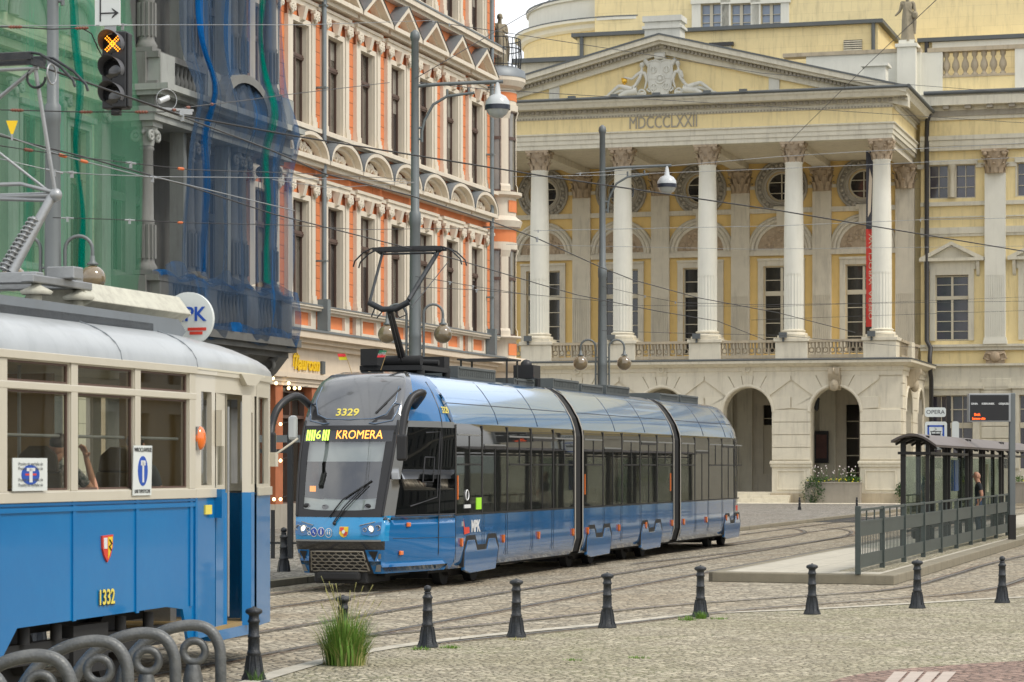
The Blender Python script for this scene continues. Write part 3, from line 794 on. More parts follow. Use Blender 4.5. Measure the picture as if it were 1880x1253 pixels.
# floodlights on the pedestals
for x in CX[1:]:
    f = MB(); f.box(x - .6, x - .2, QF - .3, QF - .1, 8.7, 8.98); f.box(x - .45, x - .35, QF - .18, QF - .1, 8.5, 8.75); f.build('floodlight', 'lead', opera)

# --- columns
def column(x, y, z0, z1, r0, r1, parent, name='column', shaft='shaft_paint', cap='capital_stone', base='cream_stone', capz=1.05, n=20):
    s_ = MB()
    H = z1 - z0; fz = z0 + .45 + (H - .45 - capz) * .335
    # lower third fluted
    m = 40; prof = []
    for zz, rr in ((z0 + .45, r0), (fz - .12, r0)):
        prof.append([(x + (rr - (.035 if k % 2 else 0)) * math.cos(2 * PI * k / m), y + (rr - (.035 if k % 2 else 0)) * math.sin(2 * PI * k / m), zz) for k in range(m + 1)])
    prof.append([(x + r0 * 1.0 * math.cos(2 * PI * k / m), y + r0 * math.sin(2 * PI * k / m), fz) for k in range(m + 1)])
    s_.grid(prof, smooth=False)
    s_.lathe([(r0, fz), (r0 * .99, fz + (z1 - fz) * .3), ((r0 + r1) / 2, fz + (z1 - capz - fz) * .65), (r1, z1 - capz - .08), (r1 * 1.07, z1 - capz - .05), (r1 * 1.07, z1 - capz)], x, y, n)
    so_ = s_.build(name, shaft, parent)
    b = MB(); b.box(x - r0 * 1.42, x + r0 * 1.42, y - r0 * 1.42, y + r0 * 1.42, z0, z0 + .14)
    b.lathe([(r0 * 1.38, z0 + .14), (r0 * 1.42, z0 + .2), (r0 * 1.36, z0 + .27), (r0 * 1.15, z0 + .30), (r0 * 1.12, z0 + .34), (r0 * 1.22, z0 + .38), (r0 * 1.2, z0 + .42), (r0 * 1.02, z0 + .46)], x, y, n)
    b.build('base', base, so_)
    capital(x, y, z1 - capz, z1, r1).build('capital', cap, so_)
    return so_
def capital(x, y, z0, z1, r, half=False):
    c = MB(); H = z1 - z0
    c.lathe([(r, z0), (r * 1.02, z0 + H * .3), (r * 1.12, z0 + H * .62), (r * 1.35, z0 + H * .86)], x, y, 16)
    # leaves in two rows, curling outwards
    for row, (za, zb, rr) in enumerate(((0, .42, 1.0), (.22, .68, 1.04))):
        for k in range(8):
            a = 2 * PI * (k + row * .5) / 8; ca, sa = math.cos(a), math.sin(a); tw = r * .30
            pts = []
            for t, off, w in ((0, .0, 1), (.45, .06, 1.05), (.8, .18, .85), (1, .36, .45), (.92, .46, .3)):
                R_ = r * rr * (1 + off) + .02; zz = z0 + H * (za + (zb - za) * t)
                pts.append([(x + ca * R_ - sa * tw * w * u, y + sa * R_ + ca * tw * w * u, zz - abs(u) * .03 * H) for u in (-1, -.35, 0, .35, 1)])
                pts[-1][2] = (pts[-1][2][0] + ca * .05, pts[-1][2][1] + sa * .05, pts[-1][2][2])
            c.grid(pts)
    for k in range(4):      # corner volutes
        a = PI / 4 + k * PI / 2; ca, sa = math.cos(a), math.sin(a); R_ = r * 1.52
        for q_, rr in ((0, .17), (1, .09)):
            c.ball((x + ca * (R_ - q_ * .0), y + sa * (R_), z0 + H * (.80 - q_ * .0)), r * (.30 if q_ == 0 else .2), 8, 6, (1, 1, 1))
        c.tube([(x + ca * r, y + sa * r, z0 + H * .5), (x + ca * r * 1.2, y + sa * r * 1.2, z0 + H * .75), (x + ca * R_, y + sa * R_, z0 + H * .92)], r * .12, 5)
        b = k * PI / 2; c.ball((x + math.cos(b) * r * 1.32, y + math.sin(b) * r * 1.32, z1 - H * .1), r * .2, 8, 6)
    w = r * 1.42
    c.prism([(x - w, y - w), (x - w * .3, y - w * .82), (x + w * .3, y - w * .82), (x + w, y - w), (x + w * .82, y), (x + w, y + w), (x, y + w * .85), (x - w, y + w), (x - w * .82, y)], z1 - H * .13, z1 - .002, 'z')
    return c
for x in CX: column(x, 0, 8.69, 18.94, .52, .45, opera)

# --- loggia wall with pilasters, arched niches and round windows
lw = MB()
for cx in AX:
    # storey below the string course: windows; above: oculus holes in the sheet
    lw.wall(cx - 2.3, cx + 2.3, 7.6, 14.05, QW, [(cx - 1.0, cx + 1.0, 8.3, 13.2)], .35)
    n = 32; c = (cx, 17.62)
    ringp = [(cx + .82 * math.cos(2 * PI * k / n), 17.62 + .82 * math.sin(2 * PI * k / n)) for k in range(n)]
    def rect_hit(a):
        ca, sa = math.cos(a), math.sin(a); best = 1e9
        for lim, v in ((2.3, ca), (-2.3, ca)):
            if abs(v) > 1e-6 and lim / v > 0: best = min(best, lim / v)
        for lim, v in ((19.0 - 17.62, sa), (14.05 - 17.62, sa)):
            if abs(v) > 1e-6 and lim / v > 0: best = min(best, lim / v)
        return (cx + ca * best, 17.62 + sa * best)
    for k in range(n):
        a, b = ringp[k], ringp[(k + 1) % n]; oa, ob = rect_hit(2 * PI * k / n), rect_hit(2 * PI * ((k + 1) % n) / n)
        lw.quad((a[0], QW, a[1]), (b[0], QW, b[1]), (ob[0], QW, ob[1]), (oa[0], QW, oa[1]))
        lw.quad((a[0], QW, a[1]), (a[0], QW + .4, a[1]), (b[0], QW + .4, b[1]), (b[0], QW, b[1]))
lw.build('loggia_wall', 'ochre', opera)
lm = MB(); om = MB(); lun = MB()
for cx in AX:
    lm.frame(cx - 1.0, cx + 1.0, 8.3, 13.2, .32, QW - .12, QW + .02, sill=False); lm.box(cx - 1.34, cx + 1.34, QW - .2, QW, 13.5, 13.62)
    lm.box(cx - 2.3, cx + 2.3, QW - .22, QW, 13.78, 14.02); lm.box(cx - 2.3, cx + 2.3, QW - .14, QW, 13.98, 14.14)
    for rr, dd in ((1.42, .16), (1.62, .24), (1.80, .14)): lm.tube([(p[0], QW - dd * .5, p[1]) for p in arc_pts(cx, 14.1, rr, 22)], .11, 6)
    A = arc_pts(cx, 14.1, 1.72, 20); B = arc_pts(cx, 14.1, 1.34, 20)
    for k in range(20): lm.quad((A[k][0], QW - .12, A[k][1]), (A[k + 1][0], QW - .12, A[k + 1][1]), (B[k + 1][0], QW - .12, B[k + 1][1]), (B[k][0], QW - .12, B[k][1]))
    lm.box(cx - 2.3, cx + 2.3, QW - .2, QW, 16.15, 16.42); lm.box(cx - .22, cx + .22, QW - .34, QW, 15.45, 16.42); lm.box(cx - .4, cx + .4, QW - .3, QW, 16.25, 16.5)
    lm.box(cx - 2.3, cx - 1.38, QW - .1, QW, 17.5, 17.68); lm.box(cx + 1.38, cx + 2.3, QW - .1, QW, 17.5, 17.68)
    lun.prism(arc_pts(cx, 14.12, 1.32, 18), QW - .06, QW - .01)
    random.seed(int(cx * 10))
    for k in range(16):
        a = PI * (k + .5) / 16; rr = random.uniform(.35, 1.1); lun.ball((cx + rr * math.cos(a), QW - .07, 14.2 + rr * math.sin(a)), random.uniform(.07, .15), 8, 5, (1, .5, 1))
        if k % 3 == 0: lun.torus((cx + .8 * math.cos(a), QW - .08, 14.15 + .8 * math.sin(a)), .16, .04, 'y', 10, 4)
    for rr, w in ((.92, .10), (1.06, .07), (1.42, .09)): om.torus((cx, QW - .08, 17.62), rr, w, 'y', 28, 6)
    n = 28
    for k in range(n):
        a, b = 2 * PI * k / n, 2 * PI * (k + 1) / n
        om.quad((cx + 1.0 * math.cos(a), QW - .07, 17.62 + 1.0 * math.sin(a)), (cx + 1.0 * math.cos(b), QW - .07, 17.62 + math.sin(b)), (cx + 1.42 * math.cos(b), QW - .07, 17.62 + 1.42 * math.sin(b)), (cx + 1.42 * math.cos(a), QW - .07, 17.62 + 1.42 * math.sin(a)))
        om.ball((cx + 1.22 * math.cos(a), QW - .1, 17.62 + 1.22 * math.sin(a)), .10 + .04 * (k % 2), 7, 5)
lm.build_by('window_surround', 'loggia_stone', opera, AX)
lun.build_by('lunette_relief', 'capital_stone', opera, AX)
om.build_by('round_window_surround', 'grey_stone', opera, AX)
for i, cx in enumerate(AX):
    w = MB(); w.frame(cx - .93, cx + .93, 8.4, 13.13, .07, QW + .12, QW + .26); w.box(cx - .07, cx + .07, QW + .1, QW + .24, 8.4, 13.1); w.box(cx - .93, cx + .93, QW + .08, QW + .24, 11.55, 11.8)
    for zz in (9.2, 10.0, 10.8, 12.4): w.box(cx - .93, cx + .93, QW + .16, QW + .22, zz, zz + .045)
    wo = w.build('window', 'frame_cream', opera)
    MB().box(cx - .95, cx + .95, QW + .27, QW + .29, 8.3, 13.2).build('pane', 'black_gloss', wo)
    w = MB(); w.torus((cx, QW + .12, 17.62), .78, .06, 'y', 24, 5); w.box(cx - .03, cx + .03, QW + .1, QW + .16, 16.85, 18.4)
    for zz in (17.25, 17.85): w.box(cx - .8, cx + .8, QW + .1, QW + .16, zz, zz + .04)
    wo = w.build('round_window', 'frame_cream', opera)
    MB().cyl((cx, QW + .2, 17.62), (cx, QW + .22, 17.62), .86, n=24).build('pane', 'black_gloss', wo)
def pilaster(x, y, z0, z1, hw, d, parent, m='loggia_stone', cap=True, capm='capital_stone', capz=1.3):
    p = MB(); zb = z0 + .35; zt = z1 - capz if cap else z1; fz = zb + (zt - zb) * .38
    p.box(x - hw, x + hw, y - d, y, fz, zt); p.box(x - hw * 1.15, x + hw * 1.15, y - d - .06, y, z0, z0 + .2); p.box(x - hw * 1.08, x + hw * 1.08, y - d - .03, y, z0 + .2, zb)
    p.box(x - hw, x - hw * .86, y - d, y, zb, fz); p.box(x + hw * .86, x + hw, y - d, y, zb, fz)
    nfl = 8; w = 2 * hw * .86 / nfl
    for k in range(nfl): p.box(x - hw * .86 + w * k + w * .2, x - hw * .86 + w * (k + 1) - w * .12, y - d, y, zb, fz)
    p.box(x - hw * .86, x + hw * .86, y - d + .045, y, zb, fz)
    po_ = p.build('pilaster', m, parent)
    if cap:
        c = capital(x, y - d + .1, z1 - capz, z1, hw * .86); c.v = [(a, min(b, y - .01), z) for a, b, z in c.v]; c.box(x - hw * .98, x + hw * .98, y - d, y - .005, z1 - capz, z1 - .1); c.build('capital', capm, po_)
    return po_
for x in CX: pilaster(x, QW, 7.62, 18.6, .52, .25, opera)
# coffers and ceiling of the loggia
mb = MB().box(-12.1, 12.1, .55, QW, 18.96, 19.3); mb.build('loggia_ceiling', 'loggia_stone', opera)
mb = MB()
for x in CX: mb.box(x - .45, x + .45, .5, QW - .02, 18.62, 18.955)
mb.build_by('ceiling_beam', 'loggia_stone', opera, CX)

# --- entablature and pediment
EX, EY = 12.1, -.5
mb = MB()
ring(mb, -EX, EX, EY, QW, [(-1.0, 18.95), (0, 18.95), (0, 19.18), (.05, 19.18), (.05, 19.42), (.1, 19.42), (.1, 19.66), (.18, 19.7), (.18, 19.76), (0, 19.8)])
mb.build('architrave', 'cream', opera)
mb = MB(); ring(mb, -EX, EX, EY, QW, [(.01, 19.78), (.01, 20.62)]); mb.build('frieze', 'yellow_plain', opera)
mb = MB()
ring(mb, -EX, EX, EY, QW, [(.01, 20.52), (.08, 20.54), (.08, 20.64), (.03, 20.66), (.03, 20.76), (.14, 20.8), (.14, 20.98), (.2, 21.0), (.75, 21.02), (.85, 21.2), (.95, 21.3), (.95, 21.42), (-.5, 21.5)])
mb.build('cornice', 'cream', opera)
den = MB(); k = -EX
while k < EX: den.box(k, k + .17, EY - .26, EY - .12, 20.82, 20.97); k += .29
k = EY
while k < QW: den.box(EX + .12, EX + .26, k, k + .17, 20.82, 20.97); k += .29
k = -EX
while k < EX: den.box(k, k + .09, EY - .12, EY - .07, 20.55, 20.63); k += .17
den.build('dentils', 'grey_stone', opera)
gut = MB(); gut.tube([(-EX - .95, EY - .98, 21.46), (EX + .95, EY - .98, 21.46)], .085, 6); gut.tube([(EX + .98, EY - .98, 21.46), (EX + .98, QW - .3, 21.44)], .11, 6)
gut.build('gutter', 'lead', opera)
# pediment
PX, PZ, AZ = 12.95, 21.46, 24.72
tym = MB().prism([(-PX + .6, 21.3), (PX - .6, 21.3), (0, AZ - .75)], EY + .1, EY + .5); tym.build('tympanum', 'yellow_plain', opera)
rk = MB(); rf = MB(); dn = MB()
sl = (AZ - PZ) / PX; L_ = math.hypot(PX, AZ - PZ)
for s_ in (-1, 1):
    def band(t0, t1, y0, y1, b):    # slanting strip t0..t1 below the rake
        b.prism([(s_ * PX, PZ - t0), (0, AZ - t0), (0, AZ - t1), (s_ * PX, PZ - t1)], y0, y1)
    band(.04, .30, EY - .93, EY + .6, rk); band(.30, .46, EY - .72, EY + .6, rk); band(.62, .95, EY - .15, EY + .6, rk); band(.46, .62, EY - .28, EY + .6, rk)
    band(-.05, .04, EY - .98, QW, rf)
    for k in range(1, 62):
        t = k / 62; x = s_ * PX * (1 - t); z = PZ + (AZ - PZ) * t
        dn.box(x - .07, x + .07, EY - .42, EY - .26, z - .64, z - .47)
rk.build('raking_cornice', 'cream', opera); rf.build('pediment_roof', 'lead', opera); dn.build_by('raking_dentils', 'grey_stone', opera, (-6, 6))
for s_ in (-1, 1):   # small pilaster blocks of the tympanum
    x = s_ * 5.95; p = MB(); p.box(x - .28, x + .28, EY - .02, EY + .12, 21.46, 22.75); p.box(x - .38, x + .38, EY - .06, EY + .12, 22.6, 22.78); p.torus((x - .3, EY, 22.6), .12, .06, 'y', 12, 5); p.build('block', 'relief_plaster', opera)
# date letters
mb = MB(); x0, z0 = OP(1157, -.5, 237); x1, z1 = OP(1279, -.5, 228)
text_on(mb, 'MDCCCLXXII', .92, lambda u, v, w: ((x0 + x1) / 2 + u, EY - .03 - w, 20.18 + v), sx=(x1 - x0) / 5.35, extrude=.03)
mb.build('date_inscription', 'grey_stone', opera)
# shield with scrolls
shc = MB()
sx_, szz = OP(1212, -.7), 22.45
sp = [(-.62, .95), (-.25, 1.02), (0, .92), (.25, 1.02), (.62, .95), (.66, .2), (.58, -.45), (.3, -.85), (0, -1.0), (-.3, -.85), (-.58, -.45), (-.66, .2)]
shc.prism([(sx_ + a, szz + b) for a, b in sp], EY - .22, EY + .1); shc.tube([(sx_ + a, EY - .22, szz + b) for a, b in sp], .055, 6, closed=True)
shc.torus((sx_, EY - .23, szz), .22, .05, 'y', 16, 5); shc.ball((sx_, EY - .23, szz), .12, 8, 6, (1, .5, 1))
shc.box(sx_ - .58, sx_ + .58, EY - .25, EY - .2, szz + .02, szz + .05); shc.box(sx_ - .02, sx_ + .02, EY - .25, EY - .2, szz - .8, szz + .9)
for a, b in ((-.35, .5), (.35, .5), (-.33, -.4), (.33, -.4)):
    shc.torus((sx_ + a, EY - .23, szz + b), .16, .04, 'y', 12, 4); shc.box(sx_ + a - .03, sx_ + a + .03, EY - .27, EY - .2, szz + b - .2, szz + b + .2)
shc.cyl((sx_ - .28, EY - .2, szz + 1.22), (sx_ + .28, EY - .2, szz + 1.22), .2, n=12); shc.ball((sx_, EY - .2, szz + 1.22), .25, 10, 6, (1, .7, .8))
for s_ in (-1, 1):
    shc.cyl((sx_ + s_ * .62, EY - .15, szz + .75), (sx_ + s_ * .85, EY - .2, szz + 1.05), .13, n=8)
    shc.torus((sx_ + s_ * 1.0, EY - .18, szz - .72), .19, .07, 'y', 16, 6); shc.ball((sx_ + s_ * 1.0, EY - .18, szz - .72), .08)
    shc.tube([(sx_ + s_ * .85, EY - .12, szz - .85), (sx_ + s_ * .5, EY - .14, szz - .98), (sx_ + s_ * .3, EY - .2, szz - .88), (sx_ + s_ * .45, EY - .15, szz - .72)], .06, 6)
    shc.tube([(sx_ + s_ * .6, EY - .15, szz - .4), (sx_ + s_ * .72, EY - .2, szz - .52), (sx_ + s_ * .55, EY - .2, szz - .65)], .06, 6)
shc.build('coat_of_arms', 'relief_plaster', opera)

# --- right wing
WX0, WX1 = 12.35, 48
wing_w = []
wcx = [14.06, 18.85, 23.7, 28.5]
for c in wcx: wing_w += [(c - .9, c + .9, 8.9, 12.5), (c - 1.28, c + 1.28, 16.7, 18.55)]
mb = MB(); mb.wall(WX0, WX1, 7.6, 19.3, QW, wing_w, .3); mb.build('wing_wall', 'yellow_plain', opera)
gw = [(c - 1.15, c + 1.15, 1.9, 5.9) for c in wcx]
mb = MB(); mb.wall(WX0, WX1, 0, 7.6, QW - .12, gw, .4); mb.build('wing_ground_wall', 'cream', opera)
mb = MB()
for k in range(9): 
    for i, c in enumerate([11.9] + wcx):
        nx = (wcx + [33.0])[i]
        if i == 0: continue
        mb.box(c + 1.6, nx - 1.6, QW - .2, QW - .1, .9 + k * .66, .9 + k * .66 + .62)
mb.build_by('wing_pier', 'cream', opera, [(a + b) / 2 for a, b in zip(wcx, wcx[1:] + [33.0])], bevel=.02)
mb = MB()
for z0, z1, d in ((6.35, 6.6, .22), (6.6, 6.9, .16), (7.5, 7.62, .3), (8.35, 8.55, .22), (8.55, 8.68, .34), (16.28, 16.5, .2), (14.6, 14.75, .14), (14.75, 15.1, .2), (15.62, 15.7, .12)):
    mb.box(WX0, WX1, QW - d, QW + .01, z0, z1)
mb.build('wing_string_courses', 'cream', opera)
for c in wcx:
    m_ = MB(); m_.frame(c - .9, c + .9, 8.9, 12.5, .3, QW - .14, QW + .02, sill=False); m_.box(c - 1.3, c + 1.3, QW - .12, QW, 12.8, 13.25); m_.box(c - 1.75, c + 1.75, QW - .42, QW, 13.25, 13.42)
    for s_ in (-1, 1):
        m_.prism([(c + s_ * 1.78, 13.42), (c, 14.32), (c, 14.12), (c + s_ * 1.3, 13.42)], QW - .42, QW)
        m_.prism([(QW - .3, 13.24), (QW - .3, 13.05), (QW - .1, 12.5), (QW, 12.4), (QW, 13.24)], c + s_ * 1.42 - .09, c + s_ * 1.42 + .09, 'x')
    m_.prism([(c - 1.3, 13.42), (c + 1.3, 13.42), (c, 14.1)], QW - .15, QW)
    mo = m_.build('window_surround', 'cream', opera)
    w = MB(); w.frame(c - .85, c + .85, 8.98, 12.4, .06, QW + .1, QW + .2); w.box(c - .06, c + .06, QW + .08, QW + .2, 8.98, 12.4); w.box(c - .85, c + .85, QW + .06, QW + .2, 11.15, 11.35)
    for zz in (9.95, 11.95): w.box(c - .85, c + .85, QW + .13, QW + .18, zz if zz < 11 else zz, zz + .04)
    w.box(c - .85, c + .85, QW + .13, QW + .18, 9.4, 9.44); w.box(c - .85, c + .85, QW + .13, QW + .18, 10.5, 10.54)
    wo = w.build('window', 'frame_cream', opera); MB().box(c - .88, c + .88, QW + .22, QW + .24, 8.9, 12.5).build('pane', 'wing_pane', wo)
    w = MB(); w.frame(c - 1.22, c + 1.22, 16.76, 18.5, .06, QW + .1, QW + .2); w.box(c - .24, c + .24, QW - .05, QW + .2, 16.7, 18.55)
    for s_ in (-1, 1):
        w.box(c + s_ * .73 - .02, c + s_ * .73 + .02, QW + .13, QW + .18, 16.8, 18.5)
        for zz in (17.3, 17.9): w.box(min(c + s_ * .24, c + s_ * 1.2), max(c + s_ * .24, c + s_ * 1.2), QW + .13, QW + .18, zz, zz + .035)
    w.lathe([(.2, 16.75), (.17, 16.9), (.15, 18.2), (.2, 18.3), (.24, 18.52)], c, QW - .1, 12)
    wo = w.build('twin_window', 'frame_cream', opera); MB().box(c - 1.25, c + 1.25, QW + .22, QW + .24, 16.7, 18.55).build('pane', 'wing_pane', wo)
    m_ = MB(); m_.box(c - 1.4, c + 1.4, QW - .16, QW, 18.55, 18.8); m_.box(c - 1.9, c - 1.3, QW - .1, QW, 18.35, 18.6); m_.box(c + 1.3, c + 1.9, QW - .1, QW, 18.35, 18.6); m_.box(c - 1.36, c - 1.28, QW - .05, QW, 16.7, 18.55); m_.build('twin_window_surround', 'cream', opera)
    m_ = MB(); m_.frame(c - 1.15, c + 1.15, 1.9, 5.9, .35, QW - .26, QW - .1, sill=False); m_.box(c - 1.75, c + 1.75, QW - .36, QW - .1, 6.25, 6.4); m_.build('ground_window_surround', 'cream', opera)
    w = MB(); w.frame(c - 1.1, c + 1.1, 1.9, 5.85, .08, QW - .0, QW + .12); w.box(c - .05, c + .05, QW - .02, QW + .1, 1.9, 5.85); w.box(c - 1.1, c + 1.1, QW - .04, QW + .1, 4.1, 4.4)
    w.box(c - .6, c - .56, QW, QW + .08, 1.9, 5.85); w.box(c + .56, c + .6, QW, QW + .08, 1.9, 5.85); w.box(c - 1.1, c + 1.1, QW, QW + .08, 5.1, 5.15)
    wo = w.build('ground_window', 'frame_cream', opera); MB().box(c - 1.12, c + 1.12, QW + .14, QW + .16, 1.9, 5.9).build('pane', 'wing_pane', wo)
for x in (16.42, 21.25, 26.1, 31.0):
    pilaster(x, QW, 8.68, 19.28, .56, .36, opera, 'shaft_paint')
    k = MB(); k.box(x - .5, x + .5, QW - .3, QW, 7.62, 8.3); k.ball((x, QW - .32, 7.98), .3, 10, 8, (1, .5, 1)); 
    for s_ in (-1, 1): k.tube([(x + s_ * .2, QW - .32, 8.1), (x + s_ * .5, QW - .32, 8.2), (x + s_ * .6, QW - .3, 7.9), (x + s_ * .35, QW - .32, 7.8)], .07, 5)
    k.build('mask_relief', 'capital_stone', opera)
mb = MB(); mb.box(WX0, WX1, QW - .3, QW, 19.3, 20.1); mb.box(WX0, WX1, QW - .36, QW, 19.55, 19.85); mb.box(WX0, WX1, QW - .42, QW, 19.86, 20.1); mb.build('wing_architrave', 'cream', opera)
MB().box(WX0, WX1, QW - .28, QW, 20.1, 20.95).build('wing_frieze', 'yellow_plain', opera)
mb = MB(); mb.box(WX0, WX1, QW - .42, QW, 20.95, 21.15); mb.box(WX0, WX1, QW - 1.1, QW, 21.68, 22.15); mb.box(WX0, WX1, QW - .55, QW, 21.45, 21.68); mb.box(WX0, WX1, QW - 1.0, QW, 22.15, 22.3); mb.build('wing_cornice', 'cream', opera)
mb = MB(); mb.box(WX0, WX1, QW - .5, QW, 21.15, 21.45); k = WX0 + .3
while k < WX1:
    mb.box(k - .16, k + .16, QW - .98, QW, 21.5, 21.67); k += 1.18
mb.build('wing_brackets', 'grey_stone', opera)
MB().tube([(WX0 + .3, QW - 1.12, 22.36), (WX1, QW - 1.12, 22.36)], .12, 6).build('wing_gutter', 'lead', opera)
# downpipe in the corner
dp = MB(); dp.tube([(12.95, QW - .9, 21.3), (12.8, QW - .75, 20.9), (12.72, QW - .35, 20.2), (12.72, QW - .3, 8.9), (12.95, QW - .5, 8.5), (12.95, QW - .9, 7.9), (13.0, QW - 1.0, 7.2), (13.0, QW - .6, 6.8), (13.0, QW - .6, 0)], .13, 8); dp.build('downpipe', 'dark_pipe', opera)
# parapet with balusters
mb = MB(); mb.box(WX0 + .4, WX1, QW - .2, QW + .3, 22.3, 23.35); mb.build('parapet_base', 'yellow_plain', opera)
mb = MB(); mb.box(WX0 + .4, WX1, QW - .3, QW + .4, 24.72, 24.95); mb.box(WX0 + .4, WX1, QW - .24, QW + .34, 23.3, 23.42); mb.build('parapet_rail', 'sandstone', opera)
bp_ = MB()
for i, x in enumerate((12.95, 18.1, 23.0, 27.9)):
    bp_.box(x - .62, x + .62, QW - .26, QW + .3, 22.3, 24.72)
bp_.build_by('parapet_pier', 'shaft_paint', opera, (12.95, 18.1, 23.0, 27.9))
bal = MB()
for i, x in enumerate((12.95, 18.1, 23.0)):
    k = x + .8
    while k < x + 4.3:
        bal.lathe([(.17, 23.42), (.17, 23.52), (.09, 23.58), (.10, 23.66), (.21, 23.9), (.19, 24.1), (.09, 24.35), (.09, 24.42), (.15, 24.5), (.17, 24.72)], k, QW + .05, 10); k += .51
bal.build_by('baluster_row', 'sandstone', opera, (15.5, 20.6, 25.5))

# --- attic storeys behind the pediment
def block(name, x0, x1, q0, q1, z0, z1, m): return MB().box(x0, x1, q0, q1, z0, z1).build(name, m, opera)
mb = MB(); mb.box(OP(1482, QW), 12.4, QW - .4, QW + .3, 21.6, OP(1560, QW, 103)[1]); mb.build('attic_wall', 'shaft_paint', opera)
mb = MB(); mb.box(OP(1440, QW), 12.4, QW - .5, QW + .4, OP(1560, QW, 103)[1], OP(1560, QW, 96)[1]); mb.build('attic_coping', 'sandstone', opera)
pb = MB(); sx0, sx1 = OP(1650, QW - .3), OP(1684, QW - .3); scx = (sx0 + sx1) / 2
zt = OP(1665, QW - .3, 90)[1]
pb.box(sx0, sx1, QW - 1.0, QW + .2, 21.6, zt); pb.box(sx0 - .1, sx1 + .1, QW - 1.1, QW + .3, zt, zt + .18); pb.box(sx0 + .08, sx1 - .08, QW - .9, QW + .1, zt + .18, zt + .4)
pb.build('statue_pedestal', 'shaft_paint', opera)
ch = MB(); c0, c1_ = OP(1588, 6), OP(1628, 6); ch.box(c0, c1_, 5.6, 6.6, 21.8, OP(1608, 6, 124)[1]); ch.box(c0 - .15, c1_ + .15, 5.45, 6.75, OP(1608, 6, 124)[1], OP(1608, 6, 119)[1]); ch.build('vent_stack', 'shaft_paint', opera)
ch = MB(); c0, c1_ = OP(1188, 3), OP(1253, 3); z_a = OP(1220, 3, 66)[1]; z_b = OP(1220, 3, 36)[1]
ch.box(c0, c1_, 2.4, 3.6, 23, z_b); ch.box(c0 - .12, c1_ + .12, 2.3, 3.7, OP(1220, 3, 56)[1], OP(1220, 3, 51)[1]); ch.box(c0 - .1, c1_ + .1, 2.3, 3.7, z_b - .2, z_b + .1); ch.build('chimney', 'relief_plaster', opera)
# first attic
q = 13; x0, x1 = OP(1060, q), OP(1612, q); zt = OP(1300, q, 58)[1]
ab = MB(); ab.box(x0, x1, q, q + 12, 21, zt)
ab.build('attic_storey', 'yellow', opera)
e = MB(); e.box(x0 - .3, x1 + .3, q - .3, q + 12, zt, zt + .22); e.tube([(x0 + .3, q - .14, zt), (x0 + .3, q - .14, 21)], .12, 6); e.tube([(x1 - .25, q - .14, zt), (x1 - .25, q - .14, 21)], .12, 6); e.build('attic_roof_edge', 'lead', opera)
lv = MB(); a0, z0 = OP(1549, q, 98); a1, z1 = OP(1583, q, 73); lv.box(a0, a1, q - .03, q + .1, z0, z1); lo = lv.build('louvre', 'dark_pipe', opera)
lv = MB()
for k in range(6): lv.box(a0, a1, q - .12, q - .02, z0 + (z1 - z0) * k / 6, z0 + (z1 - z0) * (k + .55) / 6)
lv.build('slats', 'cream', lo)
a0, z0 = OP(1308, q, 96); a1, z1 = OP(1343, q, 80); mb = MB(); mb.box(a0, a1, q - .1, q, z0 - .5, z1 - .15); mb.build('blank_panel', 'shaft_paint', opera)
mb = MB(); mb.box(a0 - .15, a1 + .15, q - .3, q, z1 - .15, z1 + .05); mb.build('panel_hood', 'dark_pipe', opera)
# second attic with windows
q = 20; x0, x1 = OP(1092, q), 45; zb = 24; wins = []
for a, b in ((1287, 1324), (1342, 1379), (1397, 1434)):
    wins.append((OP(a, q), OP(b, q), OP(a, q, 60)[1], OP(a, q, 8)[1]))
ab = MB(); ab.wall(x0, x1, zb, 34, q, wins, .4); ab.box(x0, x1, q + .6, q + 14, zb, 34); ab.quad((x0, q, zb), (x0, q + .6, zb), (x0, q + .6, 34), (x0, q, 34)); ab.build('upper_storey', 'yellow', opera)
fr = MB()
for a, b, c, d in wins: fr.box(a - .55, a, q - .12, q, c, d); fr.box(b, b + .5, q - .12, q, c, d); fr.box(a - .6, b + .6, q - .2, q, d, d + .3)
fr.box(x0 + 7.5, OP(1460, q), q - .16, q, OP(1300, q, 3)[1], 34); fr.build('upper_window_surrounds', 'shaft_paint', opera)
for a, b, c, d in wins:
    w = MB(); m_ = (a + b) / 2; w.frame(a + .06, b - .06, c + .06, d - .06, .06, q + .15, q + .25); w.box(m_ - .09, m_ + .09, q + .1, q + .25, c, d)
    for t in (.33, .62): w.box(a, b, q + .15, q + .22, c + (d - c) * t, c + (d - c) * t + .04)
    wo = w.build('upper_window', 'frame_cream', opera); MB().box(a, b, q + .27, q + .29, c, d).build('pane', 'sky_pane', wo)
mb = MB(); xx0 = OP(1395, q); mb.box(OP(1430, q), x1, q - 1.8, q, 24, OP(1500, q - 1.8, 62)[1] - 1.2); mb.build('step_wall', 'yellow', opera)
mb = MB(); z_ = OP(1780, QW + 3, 75)[1]; mb.box(OP(1690, QW + 3), 40, QW + 3, QW + 9, 21, z_); mb.build('wing_attic', 'yellow', opera)
mb = MB(); mb.box(OP(1685, QW + 3), 40, QW + 2.7, QW + 9, z_, z_ + .22); mb.build('wing_attic_roof_edge', 'lead', opera)
mb = MB(); mb.box(OP(1712, QW + 3), 40, QW + 2.85, QW + 3.0, z_ - .55, z_ - .02); mb.build('wing_attic_band', 'shaft_paint', opera)
dpm = MB(); dpm.tube([(OP(1702, QW + 3), QW + 2.85, z_), (OP(1702, QW + 3), QW + 2.85, 22)], .13, 6); dpm.build('attic_downpipe', 'dark_pipe', opera)
